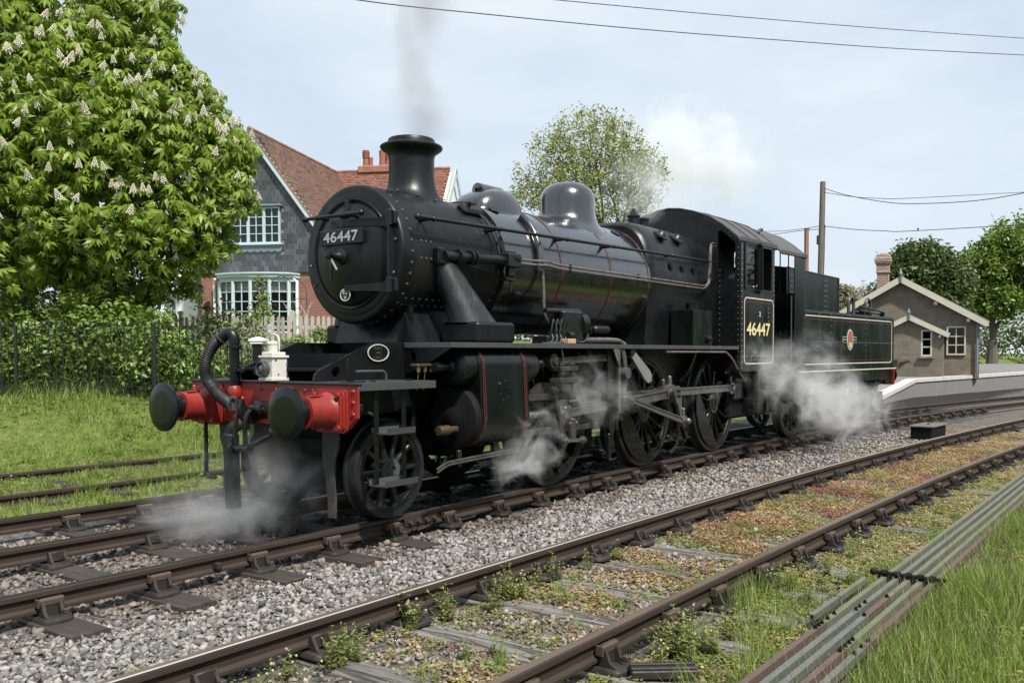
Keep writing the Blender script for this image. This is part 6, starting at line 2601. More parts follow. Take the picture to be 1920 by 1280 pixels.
def top_z(s):
    return 1.975 if s <= 0 else 1.975 - .285 * s


bar = MB()
bar.cyl((0, 0, -1.25), (0, 0, .06), .0085, .0085, 6)
bar.loft([[V(.009 * c, .004 * s_, .05), V(.004 * s_, .009 * c, .05)] for c, s_ in ((1, 1),)] if False else [[V(r_ * math.cos(t), r_ * .5 * math.sin(t), z) for t in np.linspace(0, 2 * PI, 7)[:-1]] for z, r_ in ((.05, .009), (.075, .018), (.10, .019), (.14, .010), (.175, .002))])
barm = bar.mesh('bar', 'fence_iron')
s = -3.6
while s < 2.05:
    inst(barm, 'bar', rail, (s, 0, top_z(s)))
    s += .1185
m = MB()
m.box((-1.8, 0, 1.975), (3.6, .035, .014))
for z0 in (0,):
    m.loft([[V(0, -.018, 1.982), V(0, .018, 1.982), V(0, .018, 1.968), V(0, -.018, 1.968)], [V(2.05, -.018, top_z(2.05) + .007), V(2.05, .018, top_z(2.05) + .007), V(2.05, .018, top_z(2.05) - .007), V(2.05, -.018, top_z(2.05) - .007)]])
m.loft([[V(x, -.018, top_z(x) - .98), V(x, .018, top_z(x) - .98), V(x, .018, top_z(x) - .994), V(x, -.018, top_z(x) - .994)] for x in (-3.6, 0, 2.05)])
m.build('rail_bar', 'fence_iron', rail)
for s in (-2.4, 0.0):
    m = MB()
    m.box((s, 0, top_z(s) - .6), (.045, .045, 1.35), .004)
    m.build('railing_post', 'fence_iron', rail)
m = MB()
m.ball((-3.0, 0.02, 2.15), .06)
gp = at(484, 640, 15.6)
gpo = empty('gate_post', 'black gate post with white pyramid cap behind the upright brake hose', 'post', (gp.x, gp.y, 0), math.atan2(D_.y, D_.x))
m = MB()
m.box((0, 0, .9), (.145, .145, 1.75), .006)
m.build('post', 'black_paint', gpo)
m = MB()
gz = gp.z - .02
m.box((0, 0, gz), (.22, .22, .05), .008)
m.loft([[V(sx * .125 * k, sy * .125 * k, gz + z) for sx, sy in ((-1, -1), (1, -1), (1, 1), (-1, 1))] for k, z in ((1, .025), (1, .055), (.5, .085), (.05, .10))])
m.build('cap', 'white_paint', gpo, sharp=20)

P0 = at(520, 663, 20.5)
pick = empty('picket_fence', 'weathered pale picket fence between the railing and the bow windowed house', 'fence', (P0.x, P0.y, 0), math.atan2(D_.y, D_.x))
pm_ = []
for k in range(3):
    m = MB()
    m.prism([(-.037, 0), (.037, 0), (.037, 1.02), (.02, 1.05 + .01 * k), (0, 1.065), (-.02, 1.05), (-.037, 1.02)], .02, (0, 0, 0), (1, 0, 0), (0, 0, 1))
    pm_.append(m.mesh('picket', 'pale_timber'))
s = -4.6
i = 0
while s < 2.1:
    inst(pm_[i % 3], 'picket', pick, (s, random.uniform(-.006, .006), 1.345 + random.uniform(-.02, .02)), (0, R(random.uniform(-1.2, 1.2)), 0))
    s += .128 + random.uniform(-.006, .006)
    i += 1
for z in (1.6, 2.15):
    m = MB()
    m.box((-1.2, .04, z), (6.8, .04, .08))
    m.build('fence_rail', 'pale_timber', pick)
for s in (-4.3, -2.2, .32, 1.9):
    m = MB()
    m.box((s, .10, 1.9), (.09, .09, 1.25), .006)
    m.build('fence_post', 'pale_timber', pick)
gl_ = at(388, 575, 20)
lpn = empty('garden_lamp', 'dark garden lamp on a thin stake among the shrubs below the bow window', 'lamp', (gl_.x, gl_.y, 0))
m = MB()
m.cyl((0, 0, 1.2), (0, 0, gl_.z - .1), .03, .03, 8)
m.build('stake', 'fence_iron', lpn)
m = MB()
m.lathe([(.03, -.1), (.07, -.05), (.09, 0), (.06, .05), (.02, .1), (0, .11)], (0, 0, gl_.z), (0, 0, 1), 12)
m.build('lantern', 'fence_iron', lpn)

# ------------------------------------------------------------------ station building, platform and what stands there
SB = at(1688, 663, 42)
U2 = math.radians(10.6)
stn = empty('station_building', 'stone station building with cream bargeboards and a small porch, behind the tender', 'station', (SB.x, SB.y, 0), U2 - PI / 2)
sx_ = 42 / 1702 / .91


def vz(v, d=42):
    return 1.5425 + (663 - v) * d / 1702


ap_z = vz(524)
hw = 3.55
ez = ap_z - hw * .585
m = MB()
m.prism([(-hw + .25, .4), (hw - .25, .4), (hw - .25, ez + .1), (0, ap_z - .15), (-hw + .25, ez + .1)], .4, (0, .25, 0), (1, 0, 0), (0, 0, 1))
for s_ in (-1, 1):
    m.box((s_ * (hw - .45), 5.4, ez / 2 + .25), (.38, 10.0, ez - .4))
m.build('wall', 'stone_wall', stn)
m = MB()
for s_ in (-1, 1):
    q = [V(0, -.25, ap_z), V(0, 11, ap_z), V(s_ * hw * 1.04, 11, ez), V(s_ * hw * 1.04, -.25, ez)]
    m.add(q + [p + V(0, 0, .1) for p in q], [(0, 1, 2, 3), (7, 6, 5, 4), (0, 3, 7, 4), (2, 3, 7, 6)])
srf = m.build('roof', 'roof_slate', stn, smooth=False)
m = MB()
m.tube([(0, -.2, ap_z + .1), (0, 11, ap_z + .1)], .09, 8)
m.build('ridge', 'lead_grey', srf)
for s_ in (-1, 1):
    m = MB()
    A = V(s_ * hw, 0, ez - ap_z).normalized()
    m.prism([(0, .04), (hw * 1.2, .04), (hw * 1.2, -.22), (.05, -.22)], .06, (0, -.28, ap_z + .06), A, V(-A.z * s_, 0, A.x * s_))
    m.build('bargeboard', 'cream_paint', stn)
    for fx in (.42, .80):
        m = MB()
        m.box((s_ * hw * fx, .0, ap_z - .585 * hw * fx - .30), (.16, .5, .16), .02)
        m.build('purlin_end', 'cream_paint', stn)
m = MB()
m.lathe([(.05, -.25), (.07, -.1), (.07, .1), (.1, .15), (.06, .25), (.03, .38), (0, .42)], (0, -.3, ap_z + .05), (0, 0, 1), 10)
m.build('finial', 'lead_grey', stn)
# porch
px_, pd = (1667 - 1688) * sx_ * .95 + 1.0, 2.2
pap = vz(595, 40)
phw = 1.55
pez = pap - phw * .5
m = MB()
m.prism([(-phw + .15, .4), (phw - .15, .4), (phw - .15, pez + .05), (0, pap - .15), (-phw + .15, pez + .05)], .3, (px_, -pd + .2, 0), (1, 0, 0), (0, 0, 1), holes=[[(.50, .95 + .45), (.95, 1.40), (.95, 2.55), (.50, 2.55)]])
for s_ in (-1, 1):
    m.box((px_ + s_ * (phw - .27), -pd / 2 + .15, pez / 2 + .25), (.24, pd - .4, pez - .4))
m.build('porch_wall', 'stone_wall', stn)
m = MB()
for s_ in (-1, 1):
    q = [V(px_, -pd - .1, pap), V(px_, .1, pap), V(px_ + s_ * phw * 1.06, .1, pez - .03), V(px_ + s_ * phw * 1.06, -pd - .1, pez - .03)]
    m.add(q + [p + V(0, 0, .08) for p in q], [(0, 1, 2, 3), (7, 6, 5, 4), (0, 3, 7, 4), (2, 3, 7, 6)])
m.build('porch_roof', 'roof_slate', stn, smooth=False)
for s_ in (-1, 1):
    m = MB()
    A = V(s_ * phw, 0, pez - pap).normalized()
    m.prism([(0, .03), (phw * 1.2, .03), (phw * 1.2, -.18), (.04, -.18)], .05, (px_, -pd - .14, pap + .05), A, V(-A.z * s_, 0, A.x * s_))
    m.build('porch_bargeboard', 'cream_paint', stn)
m = MB()
m.lathe([(.05, -.2), (.06, .1), (.08, .14), (.04, .24), (0, .34)], (px_, -pd - .16, pap + .04), (0, 0, 1), 10)
m.build('porch_finial', 'lead_grey', stn)
window('station_window', stn, px_ + .5, px_ + .95, 1.40, 2.55, -pd + .1, 1, 3, 'cream_paint', fr=.07, bar=.05)
m = MB()
m.box((px_ + .72, -pd, 1.35), (.62, .2, .09), .01)
m.build('window_sill', 'stone_wall', stn)
window('station_window', stn, 1.95, 2.75, 1.45, 2.75, .02, 2, 3, 'cream_paint', fr=.07, bar=.045)
m = MB()
m.tube([(hw - .3, -.02, ez + .05), (hw - .34, -.06, ez - .2), (hw - .34, -.06, .7)], .05, 8)
m.build('downpipe', 'lead_grey', stn)
m = MB()
m.box((px_ + 1.25, -pd - .05, pez - .1), (.10, .12, .12), .03)
m.build('porch_lamp', 'white_paint', stn)
# chimney, its corbelled head built up brick course by brick course
cb = MB()
cxx, cyy, cw = (1650 - 1688) * sx_ * 1.08, 4.6, .56
zt = vz(474, 46)
cb.box((cxx, cyy, (4 + zt - 1.0) / 2), (cw, cw, zt - 1.0 - 4 + .02))
chm = cb.build('chimney_stack', 'chimney_brick', stn)
for k, (z, w) in enumerate(((-1.0, .68), (-.93, .62), (-.62, .66), (-.55, .74), (-.47, .80), (-.39, .80), (-.31, .76), (-.23, .68), (-.15, .60), (-.08, .34))):
    m = MB()
    z1 = (-.93, -.62, -.55, -.47, -.39, -.31, -.23, -.15, -.08, 0.0)[k]
    m.box((cxx, cyy, zt + (z + z1) / 2), (w, w, z1 - z - .006), .006)
    m.build('chimney_course', 'cream_course' if k in (0, 6, 9) else 'chimney_brick', chm)

# platform with white edge, its ramp running down towards the tender
e0, e1 = at(1640, 749, 31), at(1716, 711, 36.5)
e2 = e1 + Vector((38, -6.5, .30))
e2.z = e1.z + .25
bk = Vector((.184 * -1, .983, 0))
m = MB()
top = [e0, e1, e2, e2 + bk * 14, e1 + bk * 14 + V(-3, 0, 0), e0 + bk * 9 + V(-2, 0, 0)]
m.add([tuple(p) for p in top] + [(p.x, p.y, -.5) for p in top], [(0, 1, 5), (1, 4, 5), (1, 2, 3, 4), (0, 6, 7, 1), (1, 7, 8, 2), (5, 11, 6, 0)])
m.build('platform', 'asphalt', None, smooth=False, kind='structure')
m = MB()
for a, b in ((e0, e1), (e1, e2)):
    n_ = max(1, int((b - a).length / .9))
    for i in range(n_):
        p, q = a.lerp(b, i / n_ + .0004), a.lerp(b, (i + 1) / n_ - .0004)
        t = (q - p).normalized()
        w = V(-t.y, t.x, 0)
        m.loft([[c + w * -.05 + V(0, 0, -.12), c + w * .38 + V(0, 0, -.12), c + w * .38 + V(0, 0, .018), c + w * -.05 + V(0, 0, .018)] for c in (p, q)])
m.build('platform_edge', 'kerb_white', None, kind='structure')

# dog nosing along the platform, red bucket stand
dg_ = at(1693, 690, 40)
dog = empty('dog', 'shaggy brown dog with its head down on the platform behind the tender', 'dog', (dg_.x, dg_.y, dg_.z - .03), R(-62))
J = [((0, 0, .40), .16), ((.18, 0, .42), .15), ((.34, 0, .40), .13), ((.46, 0, .32), .085), ((.56, 0, .22), .075), ((.66, 0, .15), .045),
     ((-.2, 0, .38), .15), ((-.30, 0, .42), .06), ((-.42, 0, .34), .035),
     ((.30, .08, .28), .06), ((.31, .08, .16), .04), ((.30, .08, .03), .04), ((.34, .08, .02), .035),
     ((.30, -.08, .28), .06), ((.33, -.08, .16), .04), ((.33, -.08, .03), .04), ((.37, -.08, .02), .035),
     ((-.22, .09, .27), .07), ((-.28, .09, .16), .04), ((-.24, .09, .03), .038), ((-.20, .09, .02), .035),
     ((-.22, -.09, .27), .07), ((-.27, -.09, .16), .04), ((-.24, -.09, .03), .038), ((-.20, -.09, .02), .035)]
E_ = [(0, 1), (1, 2), (2, 3), (3, 4), (4, 5), (0, 6), (6, 7), (7, 8), (2, 9), (9, 10), (10, 11), (11, 12), (2, 13), (13, 14), (14, 15), (15, 16), (6, 17), (17, 18), (18, 19), (19, 20), (6, 21), (21, 22), (22, 23), (23, 24)]
skin_body('body', J, E_, 'fur_brown', dog)
m = MB()
for s_ in (-1, 1):
    m.ball((.52, .07 * s_, .25), .05, 8, 6, (.6, .35, 1.2))
m.build('ears', 'fur_brown', dog)
rp = at(1689, 684, 41)
red = empty('fire_bucket_stand', 'red stand with bucket panels against the station wall beside the tender end', 'stand', (rp.x, rp.y, rp.z - .1), U2 - PI / 2)
m = MB()
for dx in (-.14, .14):
    m.box((dx, 0, .4), (.05, .05, .9), .006)
m.build('upright', 'post_red', red)
for z in (.35, .62):
    m = MB()
    m.box((0, -.02, z), (.32, .03, .22), .006)
    m.build('panel', 'post_red', red)

# cable trough end box beside the line
bx = empty('trackside_box', 'low black trackside box with a timber lid between the two tracks', 'box', (13.55, -2.45, -.22), -.06)
m = MB()
m.box((.25, -.10, .13), (1.0, .42, .26), .01)
m.build('box_body', 'sooty_black', bx)
m = MB()
m.box((.25, -.10, .275), (1.06, .48, .03), .006)
m.build('box_lid', 'pole_timber', bx)
m = MB()
m.box((.25, -.1, .30), (.12, .03, .02), .004)
m.build('lid_handle', 'sooty_black', bx)

# telegraph pole, rusty post and the wires
pb, pt = at(1536, 620, 42), at(1543, 341, 42)
pole = empty('telegraph_pole', 'tall weathered timber telegraph pole rising behind the tender', 'pole', (pb.x, pb.y, 0))
m = MB()
v_ = pt - pb
m.cyl((-v_.x * .4, -v_.y * .4, .2), tuple(v_ + V(0, 0, pb.z)), .16, .125, 14)
m.build('trunk', 'pole_timber', pole)
m = MB()
c = at(1535, 450, 42) - pole.location
m.box((c.x, c.y - .0, c.z), (.16, .16, .42), .02)
m.build('junction_box', 'wire_black', pole)
m = MB()
for v in (353, 361, 424):
    c = at(1546, v, 41.95) - pole.location
    m.lathe([(.03, -.06), (.05, -.02), (.05, .02), (.03, .06)], c, (0, 0, 1), 8)
m.build('insulator', 'wire_black', pole)
rpb, rpt = at(1511, 640, 39), at(1512, 430, 39)
rpo = empty('steel_post', 'rusty steel post with flaking paint left of the telegraph pole', 'post', (rpb.x, rpb.y, 0), -.5)
m = MB()
m.box((0, 0, rpt.z / 2), (.17, .12, rpt.z), .01)
m.build('post', 'rust_post', rpo)
m = MB()
m.box((0, 0, rpt.z + .01), (.20, .15, .04), .006)
m.build('post_cap', 'rust_post', rpo)


def wire(pts, r, label, sag=0.0, n=24):
    P = [Vector(p) for p in pts]
    m = MB()
    if len(P) == 2:
        Q = [P[0].lerp(P[1], t) - V(0, 0, sag * 4 * t * (1 - t)) for t in np.linspace(0, 1, n)]
    else:
        Q = arc(P, 8)
    b = Q[0].copy()
    m.tube([q - b for q in Q], r, 5)
    o = m.build('overhead_wire', 'wire_black')
    o.location = b
    return tag(o, label, 'wire', 'overhead wires')


wire([at(300, -62, 22), at(668, 0, 24), at(900, 26, 26), at(1200, 55, 29), at(1480, 77, 32), at(1710, 93, 35), at(2010, 108, 39)], .016, 'long thin wire crossing the sky above the engine, lower of the upper two')
wire([at(700, -36, 26), at(1040, 0, 29), at(1400, 33, 33), at(1710, 58, 37), at(2010, 78, 41)], .015, 'thin wire high in the sky at top right, topmost of all')
wire([at(1546, 353, 41.9), at(1580, 364, 41), at(1640, 376, 39), at(1710, 382, 37), at(1850, 374, 33), at(2020, 340, 29)], .016, 'sagging wire from the head of the telegraph pole, steeper of the two there')
wire([at(1546, 361, 41.9), at(1600, 369, 42.5), at(1650, 372, 43), at(1710, 371.5, 44), at(2020, 355, 48)], .015, 'nearly level wire leaving just under the head of the telegraph pole')
wire([at(1546, 424, 41.9), at(1600, 430, 41), at(1660, 433, 40), at(1710, 433, 39), at(2020, 415, 34)], .016, 'wire leaving the middle of the telegraph pole towards the station')
wire([at(1400, 434, 60), at(1470, 433, 52), at(1537, 424, 42)], .016, 'upper wire reaching the telegraph pole from beyond the cab roof')
wire([at(1440, 441, 60), at(1505, 432, 48), at(1537, 430, 42)], .018, 'lower short wire between the rusty steel post and the telegraph pole')
wire([at(1547, 425, 41.9), at(1546, 470, 41.9), at(1543, 560, 41.9)], .012, 'thin pale cable hanging down the right side of the telegraph pole')

# ------------------------------------------------------------------ point rodding at the trackside


def channel(L_, w=.038, h=.046, t=.009):
    m = MB()
    pr = [(-w / 2, -h), (-w / 2, 0), (w / 2, 0), (w / 2, -h), (w / 2 - t, -h), (w / 2 - t, -t), (-w / 2 + t, -t), (-w / 2 + t, -h)]
    m.loft([[V(x, y, z) for y, z in pr] for x in (0, L_)])
    return m


RODS = [(-5.10, [(-5.5, -.62, 'rod_rust'), (-.62, 9, 'galvanised_mossy')], 'rusty to mossy point rod, nearest the rusty track of the main bundle', (-.42, -.55, -.72, -.78, -.66)),
        (-5.185, [(-5.5, 9, 'galvanised')], 'pale galvanised point rod, second from the rusty track', (-.25, -.17, -.05)),
        (-5.265, [(-5.5, -.30, 'galvanised'), (-.30, .2, 'rod_rust'), (.2, 9, 'galvanised_mossy')], 'galvanised point rod in the middle of the bundle with a rusty length', (-.35, .18)),
        (-5.35, [(-5.5, -1.05, 'rod_rust'), (-1.05, 9, 'galvanised_mossy')], 'point rod with a reddish near end and mossy far end', (-1.02, -.95, -1.12, -1.08, -.88)),
        (-5.43, [(-5.5, -.95, 'galvanised'), (-.95, 9, 'rod_rust')], 'outermost point rod beside the long grass, rusty beyond its joint', (-.85, -.98, -1.12))]
for y, segs, lab, bolts in RODS:
    rd = empty('point_rod', lab, 'rod', (0, y, -.095), 0, 'point rods bundled beside the rusty track')
    for a, b, mt in segs:
        m = channel(b - a - .006)
        m.v = [(p[0] + a, p[1], p[2]) for p in m.v]
        m.build('channel', mt, rd)
    for x in bolts:
        m = MB()
        m.cyl((x, 0, 0), (x, 0, .008), .014, .014, 10)
        m.cyl((x, 0, .008), (x, 0, .02), .009, .009, 6)
        m.build('rod_bolt', 'sooty_black', rd)
rd = empty('point_rod', 'short mossy point rod with a rusty joint lying alone nearest the rail', 'rod', (0, -4.968, -.11), 0, 'point rods bundled beside the rusty track')
for a, b, mt in ((-.45, .06, 'galvanised'), (.06, .10, 'rod_rust'), (.10, .72, 'galvanised_mossy')):
    m = channel(b - a - .005, .036, .04)
    m.v = [(p[0] + a, p[1], p[2]) for p in m.v]
    m.build('channel', mt, rd)
sto = empty('rodding_stool', 'black roller stool carrying the point rods across their line', 'stool', (.76, -5.16, -.2))
m = MB()
m.cyl((0, .14, .13), (0, -.36, .13), .014, .014, 10)
m.ball((0, .145, .13), .026)
for y in (.10, .018, -.065, -.145, -.23, -.32):
    m.box((0, y, .055), (.06, .010, .17), .003)
m.build('stool_frame', 'sooty_black', sto)
m = MB()
for y in (.06, -.025, -.105, -.19, -.27):
    m.cyl((0, y - .02, .13), (0, y + .02, .13), .024, .024, 10)
m.build('roller', 'sooty_black', sto, kind='stuff')
fb_ = empty('flat_bar', 'dark grooved steel bar lying by the nearest rail at the bottom edge', 'bar', (-1.76, -4.60, -.2), R(-52))
m = MB()
m.box((0, 0, .03), (.36, .13, .045), .006)
m.build('bar_body', 'chair_iron', fb_)
m = MB()
for y in (-.035, .035):
    m.box((0, y, .058), (.36, .03, .014), .003)
m.build('bar_rib', 'chair_iron', fb_)
# ------------------------------------------------------------------ vegetation
CAMV = np.array(CAM)


def A3(u, v, d):
    return np.array(at(u, v, d))


def leaf_fan(nl, droop, wid):
    """palmate leaf: nl leaflets round a stalk end, hanging"""
    P, F = [], []
    for i in range(nl):
        t = -2.35 + 4.7 * i / (nl - 1)
        L_ = .5 * (1 - .13 * abs(t))
        c, s_ = math.cos(t), math.sin(t)
        o = len(P)

        def q(r, w, z):
            return (c * r - s_ * w, s_ * r + c * w, z)
        P += [q(.02, 0, 0), q(L_ * .55, wid, -droop * .22 + .015), q(L_ * .55, -wid, -droop * .22 + .015), q(L_ * .6, 0, -droop * .25 - .01), q(L_, 0, -droop * .62), ]
        F += [(o, o + 3, o + 1), (o, o + 2, o + 3), (o + 3, o + 4, o + 1), (o + 3, o + 2, o + 4)]
    return np.array(P), np.array(F)


def leaf_simple(w=.5, fold=.12):
    return (np.array([(0, 0, 0), (.5, w * .5, fold), (.5, -w * .5, fold), (1, 0, -.08), (.5, 0, 0)]),
            np.array([(0, 4, 1), (0, 2, 4), (4, 3, 1), (4, 2, 3)]))


def orient(nrm, rr, spread):
    """matrices whose Z is near the given normals, random spin"""
    n = nrm + rr.normal(0, spread, nrm.shape)
    n /= np.linalg.norm(n, axis=1)[:, None]
    a = rr.normal(size=nrm.shape)
    a -= n * (a * n).sum(1)[:, None]
    a /= np.linalg.norm(a, axis=1)[:, None]
    b = np.cross(n, a)
    return np.stack([a, b, n], -1)


def shell_points(blobs, n, rr, shell=(.72, 1.05), low=-.75):
    """points in the outer shells of ellipsoid blobs (centre, radii)"""
    vol = np.array([b[1] ** 2 if np.isscalar(b[1]) else np.prod(b[1]) ** .667 for b in blobs])
    k = rr.choice(len(blobs), n, p=vol / vol.sum())
    d = rr.normal(size=(n, 3))
    d /= np.linalg.norm(d, axis=1)[:, None]
    d[:, 2] = np.where(d[:, 2] < low, -d[:, 2], d[:, 2])
    C_ = np.array([b[0] for b in blobs])[k]
    Rr = np.array([np.full(3, b[1]) if np.isscalar(b[1]) else b[1] for b in blobs])[k]
    rad = rr.uniform(shell[0], shell[1], n)[:, None]
    return C_ + d * Rr * rad, d, k


def leaves(name, parent, mat, blobs, n, tmpl, size, rr, spread=.45, up=.5, shell=(.72, 1.05), low=-.75, **props):
    p, d, k = shell_points(blobs, n, rr, shell, low)
    nr = d * .8 + np.array([0, 0, up])
    ms = orient(nr, rr, spread)
    v, f = scatter(tmpl[0], tmpl[1], p, ms, rr.uniform(size[0], size[1], n))
    if parent is not None:
        v = v - np.array(parent.location)
    return np_obj(name, v, f, mat, parent, **props)


# horse chestnut: trunk at the left, crown leaning over the railing, candles of flower
CD = 17.3
tr0 = A3(30, 700, 18.6)
chest = empty('chestnut_tree', 'horse chestnut in flower with big drooping leaves, overhanging the railing', 'tree', (tr0[0], tr0[1], float(ground_z(tr0[0], tr0[1]))))
rr = np.random.default_rng(21)
CB = [(60, 40, 150, 0), (235, 60, 100, -.1), (290, 20, 55, .2), (150, 200, 150, -.5), (300, 165, 75, -.2), (250, 260, 110, -.9), (370, 215, 62, 0), (420, 285, 62, .1), (350, 300, 90, -.6), (60, 300, 150, -.7),
      (430, 345, 48, .0), (380, 380, 78, -.3), (170, 390, 120, -.9), (300, 420, 95, -.8), (405, 455, 45, .0), (50, 470, 120, -.5), (240, 480, 80, -.6), (330, 490, 60, -.3), (290, 540, 45, -.2), (140, 530, 75, -.3), (360, 150, 30, .2), (455, 315, 26, .2), (462, 385, 24, .1), (400, 420, 34, .2), (345, 470, 34, .1), (265, 575, 26, 0), (390, 495, 22, 0), (325, 110, 30, 0),
      (355, 545, 28, 0), (-60, 200, 160, 0), (-40, 420, 150, 0), (240, 555, 40, 0)]
blobs = []
for u, v, r, dd in CB:
    rad = r / FPX * CD
    blobs.append((A3(u, v, CD + dd + .3), np.array([rad, rad, rad * .92])))
leafT = leaf_fan(7, .60, .088)
leaves('crown', chest, 'leaf_chestnut', blobs, 8800, leafT, (.20, .46), rr, spread=.42, up=.75, shell=(.62, 1.12), low=-.75)
leaves('inner_crown', chest, 'leaf_chestnut', blobs, 900, leafT, (.32, .5), rr, spread=.7, up=.4, shell=(.2, .65))
# limbs
m = MB()
T0 = V(*tr0)
m.tube([p - Vector(chest.location) for p in arc([V(T0.x, T0.y, chest.location.z - .2), V(T0.x + .05, T0.y, 2.5), V(*A3(40, 420, 18.3)), V(*A3(60, 200, 18.0)), V(*A3(80, -80, 18.0))], 4)], [.34] * 5 + [.28] * 4 + [.22] * 4 + [.15] * 4, 12)
m.build('trunk', 'bark_dark', chest)
m = MB()
for (pts, r0) in (([(40, 430, 18.2), (140, 440, 17.6), (250, 430, 17.3), (360, 450, 17.2)], .11), ([(50, 330, 18.1), (170, 280, 17.5), (300, 260, 17.2), (420, 290, 17.2)], .12), ([(55, 250, 18.0), (150, 170, 17.5), (260, 110, 17.3), (310, 60, 17.3)], .10),
                  ([(250, 430, 17.3), (290, 490, 17.2), (300, 560, 17.2)], .05), ([(140, 440, 17.6), (180, 520, 17.3), (220, 580, 17.2)], .05), ([(300, 260, 17.2), (370, 330, 17.1), (430, 380, 17.1)], .05), ([(170, 280, 17.5), (200, 380, 17.2), (260, 470, 17.1)], .06)):
    P = arc([V(*A3(*p)) - Vector(chest.location) for p in pts], 5)
    m.tube(P, [r0 * (1 - .75 * i / (len(P) - 1)) for i in range(len(P))], 8)
m.build('branches', 'bark_dark', chest, kind='stuff')
# flower candles, each its own
cand = []
for k in range(2):
    r_ = np.random.default_rng(40 + k)
    m = MB()
    for i in range(42):
        h = (i + .5) / 42
        a = i * 2.4
        rad = .064 * (1 - h) ** .75 + .006
        m.ball((rad * math.cos(a), rad * math.sin(a), h * .21), .021 * (1 - .45 * h), 4, 3)
    m.tube([(0, 0, -.08), (0, 0, .22)], .006, 4)
    cand.append(m.mesh('flower_spike', 'candle_white', sharp=80))
p, d, k = shell_points(blobs, 900, rr, (.98, 1.12), -.1)
tocam = CAMV - p
tocam /= np.linalg.norm(tocam, axis=1)[:, None]
good = np.where(((d * tocam).sum(1) > -.05) & (d[:, 2] > -.42))[0][:295]
for i in good:
    s_ = rr.uniform(.6, .92)
    inst(cand[i % 2], 'flower_spike', chest, Vector(p[i]) - Vector(chest.location), (rr.uniform(-.25, .25) + .3 * d[i, 1], rr.uniform(-.25, .25) - .3 * d[i, 0], rr.uniform(0, 6)), (s_, s_, s_))


def envelope_tree(name, label, base, blobs_px, ntips, nleaf, leaf_size, mat_leaf, mat_bark, trunk_r, fork, seed, clump=.35, tmpl=None, group=None):
    """trunk whose limbs fork towards points spread through the crown's volume; leaf clumps sit on the twig ends, gaps stay open"""
    rr = np.random.default_rng(seed)
    base = np.array(base)
    t = empty(name, label, 'tree', tuple(base), 0, group)
    bl = [(A3(u, v, d) - base, r / FPX * d, k) for u, v, d, r, k in blobs_px]
    w = np.array([b_[1] ** 2.6 for b_ in bl])
    kk = rr.choice(len(bl), ntips, p=w / w.sum())
    dd = rr.normal(size=(ntips, 3))
    dd /= np.linalg.norm(dd, axis=1)[:, None]
    rad = rr.uniform(0, 1, ntips) ** .42
    pts = np.array([bl[i][0] for i in kk]) + dd * (rad * np.array([bl[i][1] for i in kk]))[:, None] * np.stack([np.ones(ntips), np.ones(ntips), np.array([bl[i][2] for i in kk])], -1)
    segs, tips = [], []

    def grow(p, P, r, lv, prev):
        n = len(P)
        if n <= 2 or lv > 11:
            for q in P:
                segs.append((p, (p + q) / 2 + rr.normal(0, .04, 3) * np.linalg.norm(q - p), q, max(r * .7, .007)))
                tips.append((q, q - p))
            return
        k = 2 if n < 40 else 3
        c = P[rr.choice(n, k, replace=False)]
        for _ in range(5):
            g = np.argmin(((P[:, None] - c[None]) ** 2).sum(-1), 1)
            for j in range(k):
                if (g == j).any():
                    c[j] = P[g == j].mean(0)
        for j in range(k):
            Q = P[g == j]
            if not len(Q):
                continue
            e = Q.mean(0)
            q = p + (e - p) * rr.uniform(.38, .55) + rr.normal(0, .05, 3) * np.linalg.norm(e - p)
            rc = r * (len(Q) / n) ** .45
            mid = p + (q - p) * .5 + prev * (np.linalg.norm(q - p) * .10)
            segs.append((p, mid, q, rc))
            dn = (q - p) / (np.linalg.norm(q - p) + 1e-6)
            grow(q, Q, rc * .9, lv + 1, dn)
    top = np.array([0, 0, fork])
    grow(top, pts, trunk_r * .8, 0, np.array([0, 0, 1.0]))
    m = MB()
    m.tube([(0, 0, -.3), (.03, 0, fork * .5), tuple(top)], [trunk_r * 1.25, trunk_r, trunk_r * .85], 10)
    m.build('trunk', mat_bark, t)
    m = MB()
    for p, mid, q, r in segs:
        m.tube([Vector(p), Vector(mid), Vector(q)], [max(r, .010), max(r * .85, .009), max(r * .7, .006)], 5 if r < .06 else 7, caps=False)
    m.build('branches', mat_bark, t, kind='stuff')
    i = rr.integers(0, len(tips), nleaf)
    tp, td = np.array([x[0] for x in tips])[i], np.array([x[1] for x in tips])[i]
    pos = tp - td * rr.uniform(0, .7, nleaf)[:, None] + rr.normal(0, clump, (nleaf, 3)) * .6
    ms = orient(td * .25 + np.array([0, 0, .7]), rr, .6)
    tm = tmpl or leafS
    v, f = scatter(tm[0], tm[1], pos, ms, rr.uniform(leaf_size[0], leaf_size[1], nleaf))
    np_obj('crown', v, f, mat_leaf, t)
    return t


